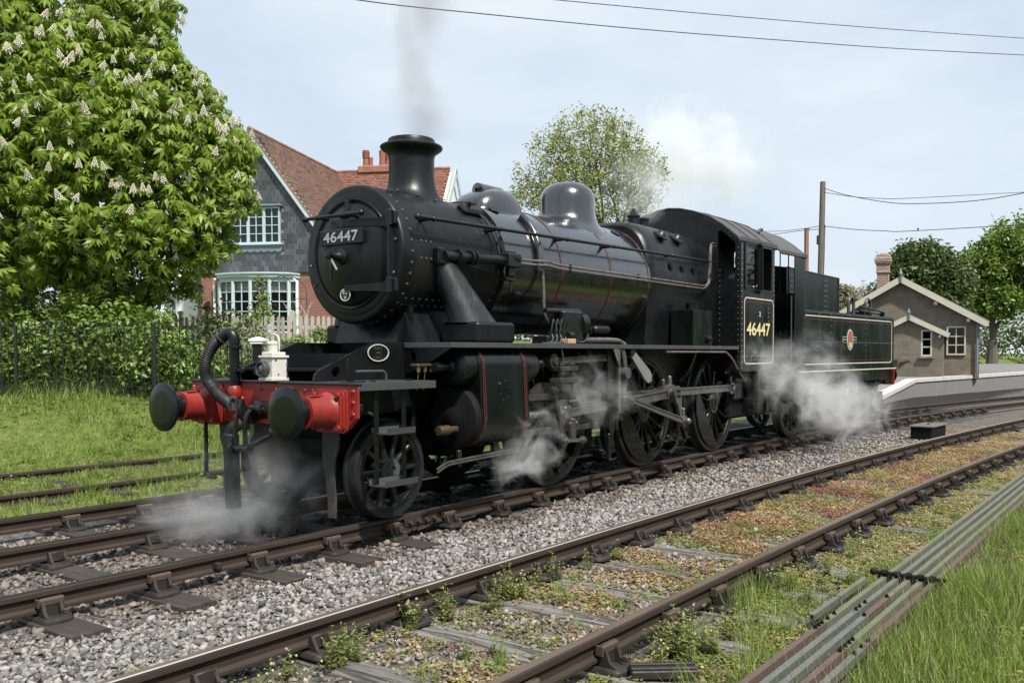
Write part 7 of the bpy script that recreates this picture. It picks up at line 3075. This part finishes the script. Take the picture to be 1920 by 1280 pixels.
leafS = leaf_simple(.55)
b = A3(1105, 663, 45)
envelope_tree('broadleaf_tree', 'rounded tree with thin young yellow green leaves, behind the dome of the engine', (b[0], b[1], 1.0),
              [(1105, 285, 45, 92, 1.0), (1040, 330, 45, 75, 1.0), (1170, 320, 45, 78, .95), (1000, 365, 45, 55, .8), (1210, 350, 45, 50, .9), (1100, 370, 45, 95, .7), (1190, 395, 45, 55, .7), (1100, 225, 45, 36, 1.0), (1045, 275, 45, 48, 1.0), (1165, 262, 45, 50, 1.0), (985, 335, 45, 34, 1), (1225, 310, 45, 36, 1)],
              1900, 13500, (.11, .21), 'leaf_new', 'bark', .30, 2.6, 5, clump=.26)
b = A3(1735, 663, 66)
envelope_tree('broadleaf_tree', 'full dark green tree rising behind the station chimney', (b[0], b[1], .6),
              [(1700, 520, 66, 45, 1.0), (1735, 500, 66, 45, 1.0), (1775, 525, 66, 50, 1.0), (1660, 560, 66, 30, .9), (1640, 585, 66, 24, .9), (1700, 480, 66, 22, 1), (1750, 570, 66, 60, .8)],
              900, 30000, (.22, .46), 'leaf_dark', 'bark', .35, 2.0, 8, clump=.5)
b = A3(1860, 663, 72)
envelope_tree('broadleaf_tree', 'broad green tree behind the station roof, right of the dark one', (b[0], b[1], .6),
              [(1850, 500, 72, 55, 1.0), (1900, 470, 72, 60, 1.0), (1940, 520, 72, 60, 1.0), (1860, 560, 72, 55, .8), (1820, 545, 72, 35, .8)],
              900, 26000, (.24, .48), 'leaf_bush', 'bark', .4, 2.0, 18, clump=.5)
b = A3(1606, 663, 70)
envelope_tree('blossom_tree', 'thin pale blossom tree between the tender bunker and the station chimney', (b[0], b[1], .6),
              [(1605, 555, 70, 26, 1.0), (1622, 570, 70, 20, .9), (1590, 575, 70, 18, .9)], 420, 1500, (.14, .26), 'blossom', 'bark', .10, 1.5, 12, clump=.22)
b = A3(1580, 663, 62)
bush = empty('bush', 'rounded olive bush just behind the tender bunker', 'bush', (b[0], b[1], .6))
leaves('foliage', bush, 'leaf_olive', [(A3(1578, 575, 62), np.array([1.5, 1.3, 1.5])), (A3(1562, 600, 62), np.array([1.4, 1.3, 1.6])), (A3(1592, 600, 62), np.array([1.3, 1.3, 1.4]))], 5200, leafS, (.16, .32), rr, shell=(.6, 1.05))
# far greenery closing the horizon where gaps show it
for (u0, u1, dd, h, s_, lab) in ((620, 1000, 75, 5.0, 31, 'row of far dark shrubs low behind the tiled wing'), (1220, 1560, 80, 4.2, 32, 'far dark hedge seen low through gaps behind the engine'), (1740, 2150, 95, 5.5, 33, 'far hedge line beyond the platform at the right'), (-200, 260, 60, 5.5, 34, 'far hedge beyond the chestnut trunk at the left')):
    rr2 = np.random.default_rng(s_)
    c = A3((u0 + u1) / 2, 663, dd)
    hd_ = empty('hedge', lab, 'hedge', (c[0], c[1], .3))
    bl_ = [(A3(u, 663, dd + rr2.uniform(-3, 3)) * np.array([1, 1, 0]) + np.array([0, 0, 1.0 + rr2.uniform(.1, .5) * h]), np.array([2.2, 2.2, h * rr2.uniform(.35, .6)])) for u in np.linspace(u0, u1, 16)]
    leaves('foliage', hd_, 'leaf_dark', bl_, 6000, leafS, (.3, .6), rr2, shell=(.6, 1.05))

# trees across the yard behind the viewer, dark in the polished boiler
rr3 = np.random.default_rng(91)
bl_ = [(np.array([x, -12.5 + rr3.uniform(-.8, .8), 1.8 + rr3.uniform(0, 1.2)]), np.array([2.6, 1.3, rr3.uniform(2.4, 4.2)])) for x in np.arange(-45, 50, 2.4)]
leaves('tree_belt', None, 'leaf_dark', bl_, 16000, leafS, (.35, .7), rr3, shell=(.5, 1.05), low=-2, kind='stuff')

# shrubs between the railing and the house
def shrub(label, name, blobs_px, mat, n, size, seed, tmpl=None, spread=.6, up=.45, shell=(.5, 1.08), stems=0, low=-.9):
    rr_ = np.random.default_rng(seed)
    bl_ = []
    for u, v, d, r, k in blobs_px:
        rad = r / FPX * d
        bl_.append((A3(u, v, d), np.array([rad, rad, rad * k])))
    c = np.mean([b_[0] for b_ in bl_], axis=0)
    gz_ = float(ground_z(c[0], c[1]))
    t = empty(name, label, 'shrub', (c[0], c[1], gz_))
    leaves('foliage', t, mat, bl_, n, tmpl or leafS, size, rr_, spread=spread, up=up, shell=shell, low=low)
    if stems:
        m = MB()
        for _ in range(stems):
            b_ = bl_[rr_.integers(len(bl_))]
            q = b_[0] + rr_.normal(0, .35, 3) * b_[1] - np.array(t.location)
            s0 = np.array([rr_.uniform(-.25, .25), rr_.uniform(-.25, .25), 0])
            mid = s0 * .6 + q * .45 + rr_.normal(0, .06, 3)
            m.tube([Vector(s0), Vector(mid), Vector(q)], [.014, .010, .005], 5, caps=False)
        m.build('stems', 'bark', t, kind='stuff')
    return t


shrub('dense leafy bush filling the space behind the railing under the chestnut', 'bush',
      [(235, 640, 16.5, 70, 1.1), (300, 650, 16.4, 62, 1.1), (350, 672, 16.3, 48, 1.0), (395, 690, 16.3, 36, 1.0), (180, 640, 16.7, 80, 1.2), (110, 650, 16.8, 80, 1.1), (40, 650, 16.9, 80, 1.1), (-30, 640, 16.9, 80, 1.1), (270, 690, 16.1, 55, .8), (355, 700, 16.1, 40, .8)],
      'leaf_bush', 10500, (.07, .15), 51, stems=24)
shrub('loose light green shrub with thin twigs in front of the picket fence', 'shrub',
      [(400, 600, 18.6, 42, 1.0), (440, 625, 18.5, 46, 1.0), (475, 605, 18.6, 32, .9), (430, 660, 18.3, 48, 1.1), (380, 640, 18.4, 36, 1.0), (490, 640, 18.4, 22, .8)],
      'leaf_shrub', 1400, (.06, .12), 52, stems=42, shell=(.2, 1.15))
shrub('yellow flowering bush at the left beyond the railing', 'bush',
      [(228, 555, 20.5, 32, .9), (205, 580, 20.5, 45, 1.0), (245, 580, 20.5, 26, .9), (160, 560, 20.5, 50, 1.0)], 'leaf_yellow', 3600, (.06, .12), 53, stems=8)
shrub('dark clipped bush below the yellow flowering one', 'bush',
      [(230, 600, 19.2, 40, .8), (262, 602, 19.4, 34, .8), (160, 610, 19.2, 50, .8)], 'leaf_bush', 5200, (.06, .12), 54, stems=8)
shrub('climbing rose straggling up beside the bow window', 'climber',
      [(488, 530, 30.0, 14, 1.3), (492, 560, 30.0, 20, 1.2), (498, 590, 29.5, 22, 1.0), (480, 600, 29.5, 20, 1.0)], 'leaf_shrub', 620, (.08, .17), 55, stems=14, shell=(.1, 1.1))
shrub('low weeds and seedlings at the foot of the picket fence', 'weed',
      [(600, 628, 19.5, 18, .7), (560, 640, 19.3, 16, .7), (540, 650, 19.0, 18, .7), (625, 632, 19.6, 14, .8)], 'leaf_shrub', 620, (.06, .12), 56, stems=6)
# bare garden arch and dry stems by the bow window
ga = at(560, 600, 30)
arch_ = empty('garden_arch', 'thin iron rose arch beside the bow window', 'arch', (ga.x, ga.y, 0))
m = MB()
P = [at(u, v, 30) - arch_.location for u, v in ((548, 640), (548, 560), (545, 530), (530, 518), (515, 522), (508, 535))]
m.tube(arc(P, 4), .014, 5)
P = [at(u, v, 30.4) - arch_.location for u, v in ((575, 640), (575, 560), (570, 535), (552, 520), (530, 518))]
m.tube(arc(P, 4), .014, 5)
for k in range(5):
    m.tube([at(548, 560 + 18 * k, 30) - arch_.location, at(575, 560 + 18 * k, 30.4) - arch_.location], .009, 4)
m.build('arch_frame', 'wire_black', arch_)
m = MB()
r_ = np.random.default_rng(77)
for k in range(16):
    u = 560 + r_.uniform(-6, 26)
    P = [at(u, 640, 29) - arch_.location, at(u + r_.uniform(-14, 10), 600, 29) - arch_.location, at(u + r_.uniform(-30, 14), 570 + r_.uniform(-8, 14), 29) - arch_.location]
    m.tube(arc(P, 4), .007, 4)
m.build('dry_stems', 'pale_timber', arch_, kind='stuff')


# ------------------------------------------------------------------ grass
def blade():
    P = np.array([(-.5, 0, 0), (.5, 0, 0), (-.36, .12, .5), (.36, .12, .5), (0, .42, 1.0)])
    return P, np.array([(0, 1, 3), (0, 3, 2), (2, 3, 4)])


BLT = blade()


def grass(name, n, xr, yr, h, w, mat, seed, keep=None, tilt=.5, clump=None):
    r = np.random.default_rng(seed)
    x, y = r.uniform(*xr, n), r.uniform(*yr, n)
    ok = np.ones(n, bool) if keep is None else keep(x, y, r)
    x, y = x[ok], y[ok]
    n = len(x)
    hh = r.uniform(h[0], h[1], n) * (.6 + .8 * (.5 + .5 * np.sin(2.3 * x + 1.1 * y) * np.sin(1.7 * y - .6 * x)))
    ms = rot_mats(n, tilt, r)
    sc = np.stack([r.uniform(w[0], w[1], n), hh, hh], -1)
    pos = np.stack([x, y, ground_z(x, y) - .01], -1)
    v, f = scatter(BLT[0], BLT[1], pos, ms, sc)
    return np_obj(name, v, f, mat, kind='stuff')


def seen(x, y, lo=-420, hi=1990):
    """keep what the photograph's view can reach"""
    dx, dy = x - CAM[0], y - CAM[1]
    a = dx * _r[0] + dy * _r[1]
    d = dx * _f[0] + dy * _f[1]
    u = CX + FPX * a / np.maximum(d, .3)
    return (d > 1.0) & (u > lo) & (u < hi)


lw = lambda x, y, r: (y > 2.75 + .12 * np.sin(4 * x) + r.normal(0, .05, len(x))) & seen(x, y, -60, 1000)
grass('grass', 95000, (-3.5, 9), (2.6, 9.5), (.03, .085), (.006, .012), 'grass_blade', 61, lw)
grass('dry_grass', 20000, (-3.5, 7), (2.7, 6.6), (.04, .11), (.004, .008), 'grass_dry', 62, lw)
grass('long_grass', 9000, (-1, 6.5), (5.2, 9.6), (.12, .30), (.007, .013), 'grass_blade', 63, lambda x, y, r: lw(x, y, r) & (((x - 2.42) * .818 + (y - 8.29) * .575) > -1.1))
grass('grass', 16000, (4, 16), (9, 22), (.10, .25), (.012, .02), 'grass_blade', 64, lambda x, y, r: seen(x, y, -60, 760))
rg_ = lambda x, y, r: (y < -5.46 + .03 * np.sin(5 * x)) & seen(x, y, 1200, 2100)
grass('grass', 70000, (-2.6, 8), (-8.5, -5.42), (.09, .24), (.004, .008), 'grass_blade', 65, rg_, tilt=.55)
grass('dry_grass', 1600, (-2.6, 8), (-8.5, -5.42), (.15, .32), (.003, .005), 'grass_dry', 66, rg_)
cl_ = [(-.02, -4.36, .10), (.18, -4.38, .12), (-.35, -4.40, .10), (.45, -4.5, .14), (-.25, -4.55, .16), (-.9, -4.75, .18), (-.6, -4.85, .14), (-1.2, -4.9, .16), (.1, -4.75, .16), (.9, -4.9, .14), (1.4, -5.0, .14), (-1.55, -4.98, .12), (1.2, -5.02, .10), (-1.9, -4.85, .12)]


def clumps(name, cl, per, h, w, mat, seed, tilt=.6):
    r = np.random.default_rng(seed)
    c = np.array(cl)
    k = np.repeat(np.arange(len(c)), per)
    n = len(k)
    x = c[k, 0] + r.normal(0, .5, n) * c[k, 2]
    y = c[k, 1] + r.normal(0, .5, n) * c[k, 2]
    hh = r.uniform(h[0], h[1], n)
    v, f = scatter(BLT[0], BLT[1], np.stack([x, y, ground_z(x, y)], -1), rot_mats(n, tilt, r), np.stack([r.uniform(w[0], w[1], n), hh, hh], -1))
    return np_obj(name, v, f, mat, kind='stuff')


clumps('tuft_grass', cl_, 95, (.10, .26), (.003, .006), 'grass_blade', 67)
clumps('tuft_grass', [(-2.05, -3.7, .08), (-1.9, -3.95, .1), (.5, -3.4, .08), (1.3, -3.6, .1), (-.8, -3.3, .06), (.2, -3.9, .08), (2.2, -3.5, .1), (-2.4, -4.0, .08), (-1.0, -3.95, .06)], 60, (.05, .13), (.003, .005), 'grass_blade', 68)


r_ = np.random.default_rng(5)
clumps('rod_grass', [(r_.uniform(-2.3, 3.5), r_.choice([-5.14, -5.225, -5.305, -5.39, -5.05, -5.0]) + r_.normal(0, .01), r_.uniform(.03, .12)) for _ in range(150)], 26, (.06, .19), (.002, .005), 'grass_blade', 69)
clumps('track_tufts', [(r_.uniform(-2.6, 6), r_.uniform(-4.2, -2.9), r_.uniform(.04, .10)) for _ in range(48)], 34, (.05, .14), (.002, .005), 'grass_blade', 87, tilt=.7)
clumps('seed_grass', [(r_.uniform(-2.3, 5), r_.uniform(-8, -5.4), .25) for _ in range(150)], 16, (.2, .36), (.002, .004), 'grass_dry', 70, tilt=.35)
clumps('bank_tufts', [(r_.uniform(-2, 7), r_.uniform(2.9, 8), r_.uniform(.05, .16)) for _ in range(170)], 60, (.08, .20), (.004, .009), 'grass_blade', 81, tilt=.7)


# ------------------------------------------------------------------ weeds on the neglected track
def rosette(seed, nl=9, rise=.5):
    r = np.random.default_rng(seed)
    P, F = [], []
    for i in range(nl):
        a = r.uniform(0, 6.28)
        el = r.uniform(.1, 1.3) * rise
        rad = r.uniform(.25, 1.0)
        c = np.array([math.cos(a) * math.cos(el), math.sin(a) * math.cos(el), math.sin(el)]) * rad
        s_ = r.uniform(.22, .42)
        t = np.array([-math.sin(a), math.cos(a), 0]) * s_ * .5
        d = np.array([math.cos(a), math.sin(a), r.uniform(-.3, .5)]) * s_
        o = len(P)
        P += [c - d * .5, c + t, c + d * .6, c - t]
        F += [(o, o + 1, o + 2), (o, o + 2, o + 3)]
    return np.array(P), np.array(F)


ROS = [rosette(90 + i) for i in range(5)]


def weeds(name, n, xr, yr, size, mat, seed, dens, zup=.0):
    r = np.random.default_rng(seed)
    x, y = r.uniform(*xr, n), r.uniform(*yr, n)
    on = np.abs(x[:, None] - np.array(S2)[None]).min(1) < .115
    ok = (r.uniform(0, 1, n) < dens(x, y) * np.where(on, .2 + .7 * np.clip((x - .5) / 3, 0, 1), 1)) & off_rail(x, y, (yA, yB), .05)
    x, y = x[ok], y[ok]
    n = len(x)
    s_ = r.uniform(size[0], size[1], n)
    pos = np.stack([x, y, ground_z(x, y) + zup + s_ * .2], -1)
    ms = rot_mats(n, .5, r)
    k = r.integers(0, len(ROS), n)
    V_, F_, o = [], [], 0
    for t in range(len(ROS)):
        q = k == t
        if q.any():
            v, f = scatter(ROS[t][0], ROS[t][1], pos[q], ms[q], s_[q])
            V_.append(v)
            F_.append(f + o)
            o += len(v)
    return np_obj(name, np.concatenate(V_), np.concatenate(F_), mat, kind='stuff')


def patch(x, y, f=1.0, ph=0.0):
    return np.clip(.5 + .55 * np.sin(1.9 * f * x + ph) * np.sin(2.7 * f * y + 1.3 * ph) + .35 * np.sin(5.1 * f * x - 3.3 * f * y + ph), 0, 1)


ramp_ = lambda x, a, b_: np.clip((x - a) / (b_ - a), 0, 1)
inner = lambda x, y: (y < curve2(x) - 2.74) & (y > curve2(x) - 4.25)
weeds('red_weeds', 34000, (-2.5, 13), (-4.4, -2.72), (.025, .07), 'weed_red', 71, lambda x, y: inner(x, y) * patch(x, y, 1, .3) ** 1.5 * (.10 + .9 * ramp_(x, -.6, 1.6)))
weeds('ochre_weeds', 52000, (-2.8, 16), (-5.0, -2.72), (.025, .075), 'weed_ochre', 72, lambda x, y: inner(x, y) * patch(x, y, .9, 2.1) * (.28 + .72 * ramp_(x, -.3, 2.0)))
weeds('green_weeds', 32000, (-3.4, 12), (-4.9, -2.72), (.025, .075), 'weed_green', 73, lambda x, y: (y > -4.95) * patch(x, y, 1.2, 4.0) ** 1.4 * (.35 + .3 * ramp_(x, -1, 2)))
weeds('green_weeds', 13000, (-2.6, 9), (-5.06, -4.3), (.02, .065), 'weed_green', 74, lambda x, y: patch(x, y, 1.6, 1.0) ** 1.6 * .8 + .05)
weeds('ochre_weeds', 15000, (-2.0, 12), (-5.05, -4.3), (.025, .065), 'weed_ochre', 75, lambda x, y: patch(x, y, 1.1, .6) ** 1.3 * (.35 + .6 * ramp_(x, -.5, 1.5)))
weeds('red_weeds', 14000, (-1.0, 15), (-3.4, -1.3), (.02, .045), 'weed_red', 76, lambda x, y: (y > yA(x)) * patch(x, y, .8, 1.1) ** 2 * np.exp(-((y - yA(x) - .25) / (.28 + .04 * np.maximum(0, x))) ** 2) * (.2 + .8 * ramp_(x, .4, 3)))
weeds('ochre_weeds', 22000, (1.0, 18), (-4, -1.3), (.02, .055), 'weed_ochre', 77, lambda x, y: (y > yA(x)) * (y < yn(x) - .5) * patch(x, y, .7, .2) * np.exp(-((y - yA(x) - .3) / (.35 + .06 * np.maximum(0, x))) ** 2) * (.1 + .9 * ramp_(x, 1, 6)))
weeds('green_weeds', 3200, (-3.8, 6), (-3.0, -1.9), (.02, .045), 'weed_green', 78, lambda x, y: (y > yA(x)) * np.exp(-((y - yA(x) - .08) / .14) ** 2) * patch(x, y, 2.0, .2) * .7)
weeds('ochre_weeds', 5000, (6, 24), (-8, -2.7), (.03, .08), 'weed_ochre', 79, lambda x, y: (np.abs(y - yB(x) - .1) < 2.2) * .6)
# mossy strip under the engine's own rail and grass on the far bank side of the line
weeds('green_weeds', 1500, (-2, 14), (-1.5, -.85), (.02, .05), 'weed_green', 80, lambda x, y: patch(x, y, 2.3, .8) ** 3 * .6)


def bank_weeds(name, n, mat, seed, size):
    r = np.random.default_rng(seed)
    x, y = r.uniform(-3, 9, n), r.uniform(2.9, 9.3, n)
    ok = (r.uniform(0, 1, n) < patch(x, y, .8, seed * .3) ** 1.5) & seen(x, y, -60, 900)
    x, y = x[ok], y[ok]
    s_ = r.uniform(size[0], size[1], len(x))
    v, f = scatter(ROS[seed % 5][0], ROS[seed % 5][1], np.stack([x, y, ground_z(x, y) + s_ * .3], -1), rot_mats(len(x), .5, r), s_)
    np_obj(name, v, f, mat, kind='stuff')


def verge_weeds(name, n, mat, seed, size):
    r = np.random.default_rng(seed)
    x, y = r.uniform(-2.6, 8, n), r.uniform(-8, -5.46, n)
    ok = (r.uniform(0, 1, n) < patch(x, y, 1.3, seed * .3) ** 2) & seen(x, y, 1200, 2100)
    x, y = x[ok], y[ok]
    s_ = r.uniform(size[0], size[1], len(x))
    v, f = scatter(ROS[seed % 5][0], ROS[seed % 5][1], np.stack([x, y, ground_z(x, y) + s_ * r.uniform(.3, 1.6, len(x))], -1), rot_mats(len(x), .6, r), s_)
    np_obj(name, v, f, mat, kind='stuff')


verge_weeds('verge_weeds', 2600, 'leaf_bush', 85, (.03, .07))
verge_weeds('verge_weeds', 1800, 'weed_ochre', 86, (.03, .06))
bank_weeds('bank_weeds', 5000, 'leaf_bush', 82, (.04, .10))
bank_weeds('bank_weeds', 3500, 'weed_green', 83, (.04, .09))
bank_weeds('bank_litter', 2500, 'grass_dry', 84, (.03, .08))


def tall_weed(seed, h=.26):
    """upright weed: forked stems with small narrow leaves and tiny pale flower heads"""
    r = np.random.default_rng(seed)
    P, F = [], []

    def strip(a, b, w):
        d = b - a
        s_ = np.cross(d, [r.normal(), r.normal(), .2])
        s_ = s_ / (np.linalg.norm(s_) + 1e-6) * w
        o = len(P)
        P.extend([a - s_, a + s_, b + s_ * .6, b - s_ * .6])
        F.extend([(o, o + 1, o + 2), (o, o + 2, o + 3)])
    tips = []
    for i in range(r.integers(5, 9)):
        a = np.array([r.normal(0, .02), r.normal(0, .02), 0])
        d = np.array([r.normal(0, .38), r.normal(0, .38), 1.0])
        d /= np.linalg.norm(d)
        L_ = h * r.uniform(.55, 1.1)
        p = a
        for k in range(5):
            q = p + d * L_ / 5 + r.normal(0, .006, 3)
            strip(p, q, .0016)
            for _ in range(4):
                e = np.array([r.normal(), r.normal(), .35])
                e /= np.linalg.norm(e)
                ll = r.uniform(.02, .05) * (1.1 - .12 * k)
                o = len(P)
                s2 = np.cross(e, [0, 0, 1.0])
                s2 /= np.linalg.norm(s2) + 1e-6
                P.extend([q, q + e * ll * .5 + s2 * ll * .22, q + e * ll, q + e * ll * .5 - s2 * ll * .22])
                F.extend([(o, o + 1, o + 2), (o, o + 2, o + 3)])
            p = q
            d = d + r.normal(0, .12, 3)
            d /= np.linalg.norm(d)
        tips.append(p)
    return np.array(P), np.array(F), tips


TW_ = [tall_weed(300 + i) for i in range(6)]
r_ = np.random.default_rng(99)
SPOT = [(-1.55, -2.86, 1.0), (-1.62, -2.88, .9), (-1.86, -2.84, 1.05), (-1.92, -2.9, .8), (-2.58, -2.93, 1.0), (-2.66, -2.98, 1.0), (-2.5, -3.0, .9), (-2.44, -2.9, .8), (-1.0, -2.95, 1.1), (-.93, -2.88, 1.0), (-.88, -2.98, .95), (-.55, -2.9, .8),
         (-.3, -2.93, .9), (.1, -2.9, .8), (.6, -2.95, .7), (-1.25, -3.0, .9), (-2.9, -2.9, .7), (-3.1, -2.95, .7), (-2.1, -3.5, .6), (-1.95, -3.6, .7),
         (-1.42, -4.42, 1.1), (-1.38, -4.5, 1.15), (-1.30, -4.46, 1.05), (-1.22, -4.52, 1.1), (-1.14, -4.45, .95), (-1.05, -4.5, 1.0), (-1.5, -4.62, .9), (-1.2, -4.65, 1.0), (-.95, -4.6, .9), (-.7, -4.5, .8), (-1.6, -4.5, .8),
         (.35, -4.42, .9), (.5, -4.5, .8), (.8, -4.45, .8), (1.0, -4.6, .8), (1.25, -4.5, .8), (1.7, -4.55, .8), (2.2, -4.5, .8), (.9, -4.8, .7), (.3, -4.7, .7), (-.5, -4.62, .7),
         (-1.9, -2.50, .7), (-3.6, -2.55, .9), (-3.5, -2.52, .7), (-3.05, -2.58, .7), (-2.9, -2.55, .5), (-1.2, -2.55, .5), (-.9, -2.52, .5), (-.42, -2.5, .6), (-3.85, -2.58, .8)]
spots = SPOT + [(x0 + r_.normal(0, .05), y0 + r_.normal(0, .03), s0 * r_.uniform(.6, 1)) for x0, y0, s0 in SPOT for _ in range(1)]

V_, F_, o = [], [], 0
FL = MB()
FP = MB()
for i, (x, y, s_) in enumerate(spots):
    P, F, tips = TW_[i % 6]
    a = r_.uniform(0, 6.28)
    Rz = np.array([[math.cos(a), -math.sin(a), 0], [math.sin(a), math.cos(a), 0], [0, 0, 1]])
    b_ = np.array([x, y, float(ground_z(x, y))])
    V_.append(P @ Rz.T * s_ + b_)
    F_.append(F + o)
    o += len(P)
    for k, t in enumerate(tips):
        q = (t @ Rz.T) * s_ + b_
        (FP if (i % 7 == 3 and k == 0) else FL).ball(q, .0032 if i % 7 != 3 else .008, 5, 4)
np_obj('tall_weeds', np.concatenate(V_), np.concatenate(F_), 'weed_green', kind='stuff')
FL.build('weed_flowers', 'petal_white', kind='stuff')
FP.build('pink_weed_flowers', 'petal_pink', kind='stuff')
# ------------------------------------------------------------------ steam and smoke: bounded volumes of uneven density


def vapour(name, label, loc, size, dens, color, nscale, lo, hi, axis_fade=None, stretch=(1, 1, 1), rot=(0, 0, 0), aniso=.2, edge=.5, cone=None, detail=7.0, seed=0.0, power=1.0, cat='steam'):
    """box of Principled Volume; density = noise x soft falloff to the faces, so no face shows"""
    m = bpy.data.materials.new(name)
    m.use_nodes = True
    nt = m.node_tree
    nt.nodes.clear()
    L = nt.links.new
    out = nt.nodes.new('ShaderNodeOutputMaterial')
    pv = nt.nodes.new('ShaderNodeVolumePrincipled')
    pv.inputs['Color'].default_value = (*color, 1)
    pv.inputs['Anisotropy'].default_value = aniso
    tc = nt.nodes.new('ShaderNodeTexCoord')

    def mth(op, a, b=None, clamp=False):
        n = nt.nodes.new('ShaderNodeMath')
        n.operation = op
        n.use_clamp = clamp
        for i, v in enumerate((a, b)):
            if v is None:
                continue
            if isinstance(v, (int, float)):
                n.inputs[i].default_value = v
            else:
                L(v, n.inputs[i])
        return n.outputs[0]
    sx = nt.nodes.new('ShaderNodeSeparateXYZ')
    L(tc.outputs['Object'], sx.inputs[0])
    ax = [mth('DIVIDE', sx.outputs[i], size[i] / 2) for i in range(3)]
    if cone:        # plume along z: narrow at the bottom, wider and drifting at the top
        t = mth('MULTIPLY_ADD', ax[2], .5)
        t.node.inputs[2].default_value = .5
        w = mth('MULTIPLY_ADD', t, cone[1] - cone[0])
        w.node.inputs[2].default_value = cone[0]
        xo = mth('SUBTRACT', ax[0], mth('MULTIPLY', t, cone[2]))
        yo = mth('SUBTRACT', ax[1], mth('MULTIPLY', t, cone[3]))
        rr_ = mth('DIVIDE', mth('SQRT', mth('ADD', mth('MULTIPLY', xo, xo), mth('MULTIPLY', yo, yo))), w)
        fall = mth('SUBTRACT', 1.0, rr_, True)
        fall = mth('POWER', fall, edge)
        e0 = nt.nodes.new('ShaderNodeMapRange')
        e0.inputs['From Min'].default_value, e0.inputs['From Max'].default_value = -1.0, cone[4]
        L(ax[2], e0.inputs['Value'])
        e1 = nt.nodes.new('ShaderNodeMapRange')
        e1.inputs['From Min'].default_value, e1.inputs['From Max'].default_value = 1.0, cone[5]
        L(ax[2], e1.inputs['Value'])
        fall = mth('MULTIPLY', mth('MULTIPLY', fall, e0.outputs[0]), e1.outputs[0])
    else:
        r2 = mth('ADD', mth('ADD', mth('MULTIPLY', ax[0], ax[0]), mth('MULTIPLY', ax[1], ax[1])), mth('MULTIPLY', ax[2], ax[2]))
        fall = mth('POWER', mth('SUBTRACT', 1.0, r2, True), edge)
    mp = nt.nodes.new('ShaderNodeMapping')
    mp.inputs['Scale'].default_value = stretch
    mp.inputs['Location'].default_value = (seed, seed * .7, seed * 1.3)
    L(tc.outputs['Object'], mp.inputs['Vector'])
    n = nt.nodes.new('ShaderNodeTexNoise')
    n.inputs['Scale'].default_value = nscale
    n.inputs['Detail'].default_value = detail
    n.inputs['Roughness'].default_value = .62
    n.inputs['Distortion'].default_value = 1.1
    L(mp.outputs['Vector'], n.inputs['Vector'])
    mr = nt.nodes.new('ShaderNodeMapRange')
    mr.inputs['From Min'].default_value, mr.inputs['From Max'].default_value = lo, hi
    # thin the noise away towards the edge so that the cloud ends in wisps
    th = mth('SUBTRACT', n.outputs['Fac'], mth('MULTIPLY', mth('SUBTRACT', 1.0, fall), .26))
    L(th, mr.inputs['Value'])
    d = mth('MULTIPLY', mth('POWER', mr.outputs['Result'], power), fall)
    d = mth('MULTIPLY', d, dens)
    L(d, pv.inputs['Density'])
    L(pv.outputs['Volume'], out.inputs['Volume'])
    MATS[m.name] = m
    mb = MB()
    mb.box((0, 0, 0), size)
    me = mb.mesh(name, None, smooth=False)
    me.materials.append(m)
    o = bpy.data.objects.new(name, me)
    COL.objects.link(o)
    o.location = loc
    o.rotation_euler = rot
    o['kind'] = 'stuff'
    if label:
        o['label'] = label
        o['category'] = cat
    return o


vapour('chimney_smoke', 'thin grey smoke rising from the engine chimney', (1.35, -.02, 6.6), (3.6, 2.4, 5.6), 2.4, (.40, .385, .39), 1.1, .36, .66,
       stretch=(1, 1, .55), cone=(.26, .85, .10, 0, -.96, .3), edge=.8, seed=3.1)
vapour('safety_valve_steam', 'white steam drifting off the safety valves', (7.1, .25, 4.15), (3.4, 2.0, 1.7), 1.8, (.98, .98, .98), 1.9, .42, .66, edge=.9, seed=7.7)
sc_ = at(1300, 290, 58)
vapour('steam_cloud', 'billowing white steam cloud in the sky behind the cab', tuple(sc_), (14.5, 11, 8.6), .7, (.95, .965, .985), .36, .39, .60, edge=.7, seed=1.9, rot=(0, .0, 0))
vapour('cylinder_steam', 'steam jet at the front cylinder drain cocks', (1.45, -1.40, .58), (2.3, .9, 1.1), 5.0, (.92, .92, .93), 2.9, .43, .70, edge=1.0, seed=5.3, rot=(0, -.45, .1), power=1.4)
vapour('motion_steam', 'faint steam curling through the valve gear', (2.95, -1.25, 1.05), (2.3, .8, 1.5), 2.2, (.92, .92, .93), 2.6, .43, .70, edge=1.0, seed=8.8)
vapour('cab_steam', 'white steam pouring out below the cab and tender', (9.6, -1.8, .86), (6.6, 1.7, 2.3), 5.2, (.94, .94, .95), 1.6, .42, .72, edge=.9, seed=2.4, rot=(0, .20, -.05), power=1.5)
vapour('rail_steam', 'white steam rolling over the rail beside the tender', (11.4, -1.75, .42), (6.4, 1.6, 1.5), 4.4, (.94, .94, .95), 1.8, .42, .72, edge=.9, seed=12.4, power=1.5)
vapour('cab_steam_puff', 'steam puff rising against the cab side', (7.9, -1.55, 1.2), (3.6, .9, 1.8), 4.8, (.93, .93, .94), 2.0, .42, .72, edge=.9, seed=4.6, power=1.4)
vapour('front_steam', 'steam spreading over the rails in front of the buffer beam', (-1.0, .38, .08), (1.7, 2.1, .80), 3.6, (.94, .94, .95), 2.0, .34, .72, edge=1.0, seed=6.2, power=1.3)
vapour('front_steam_veil', 'thin steam veil below the buffers', (-.75, -.0, .42), (1.4, 2.1, 1.2), 1.2, (.93, .93, .94), 2.0, .34, .72, edge=1.0, seed=16.2)
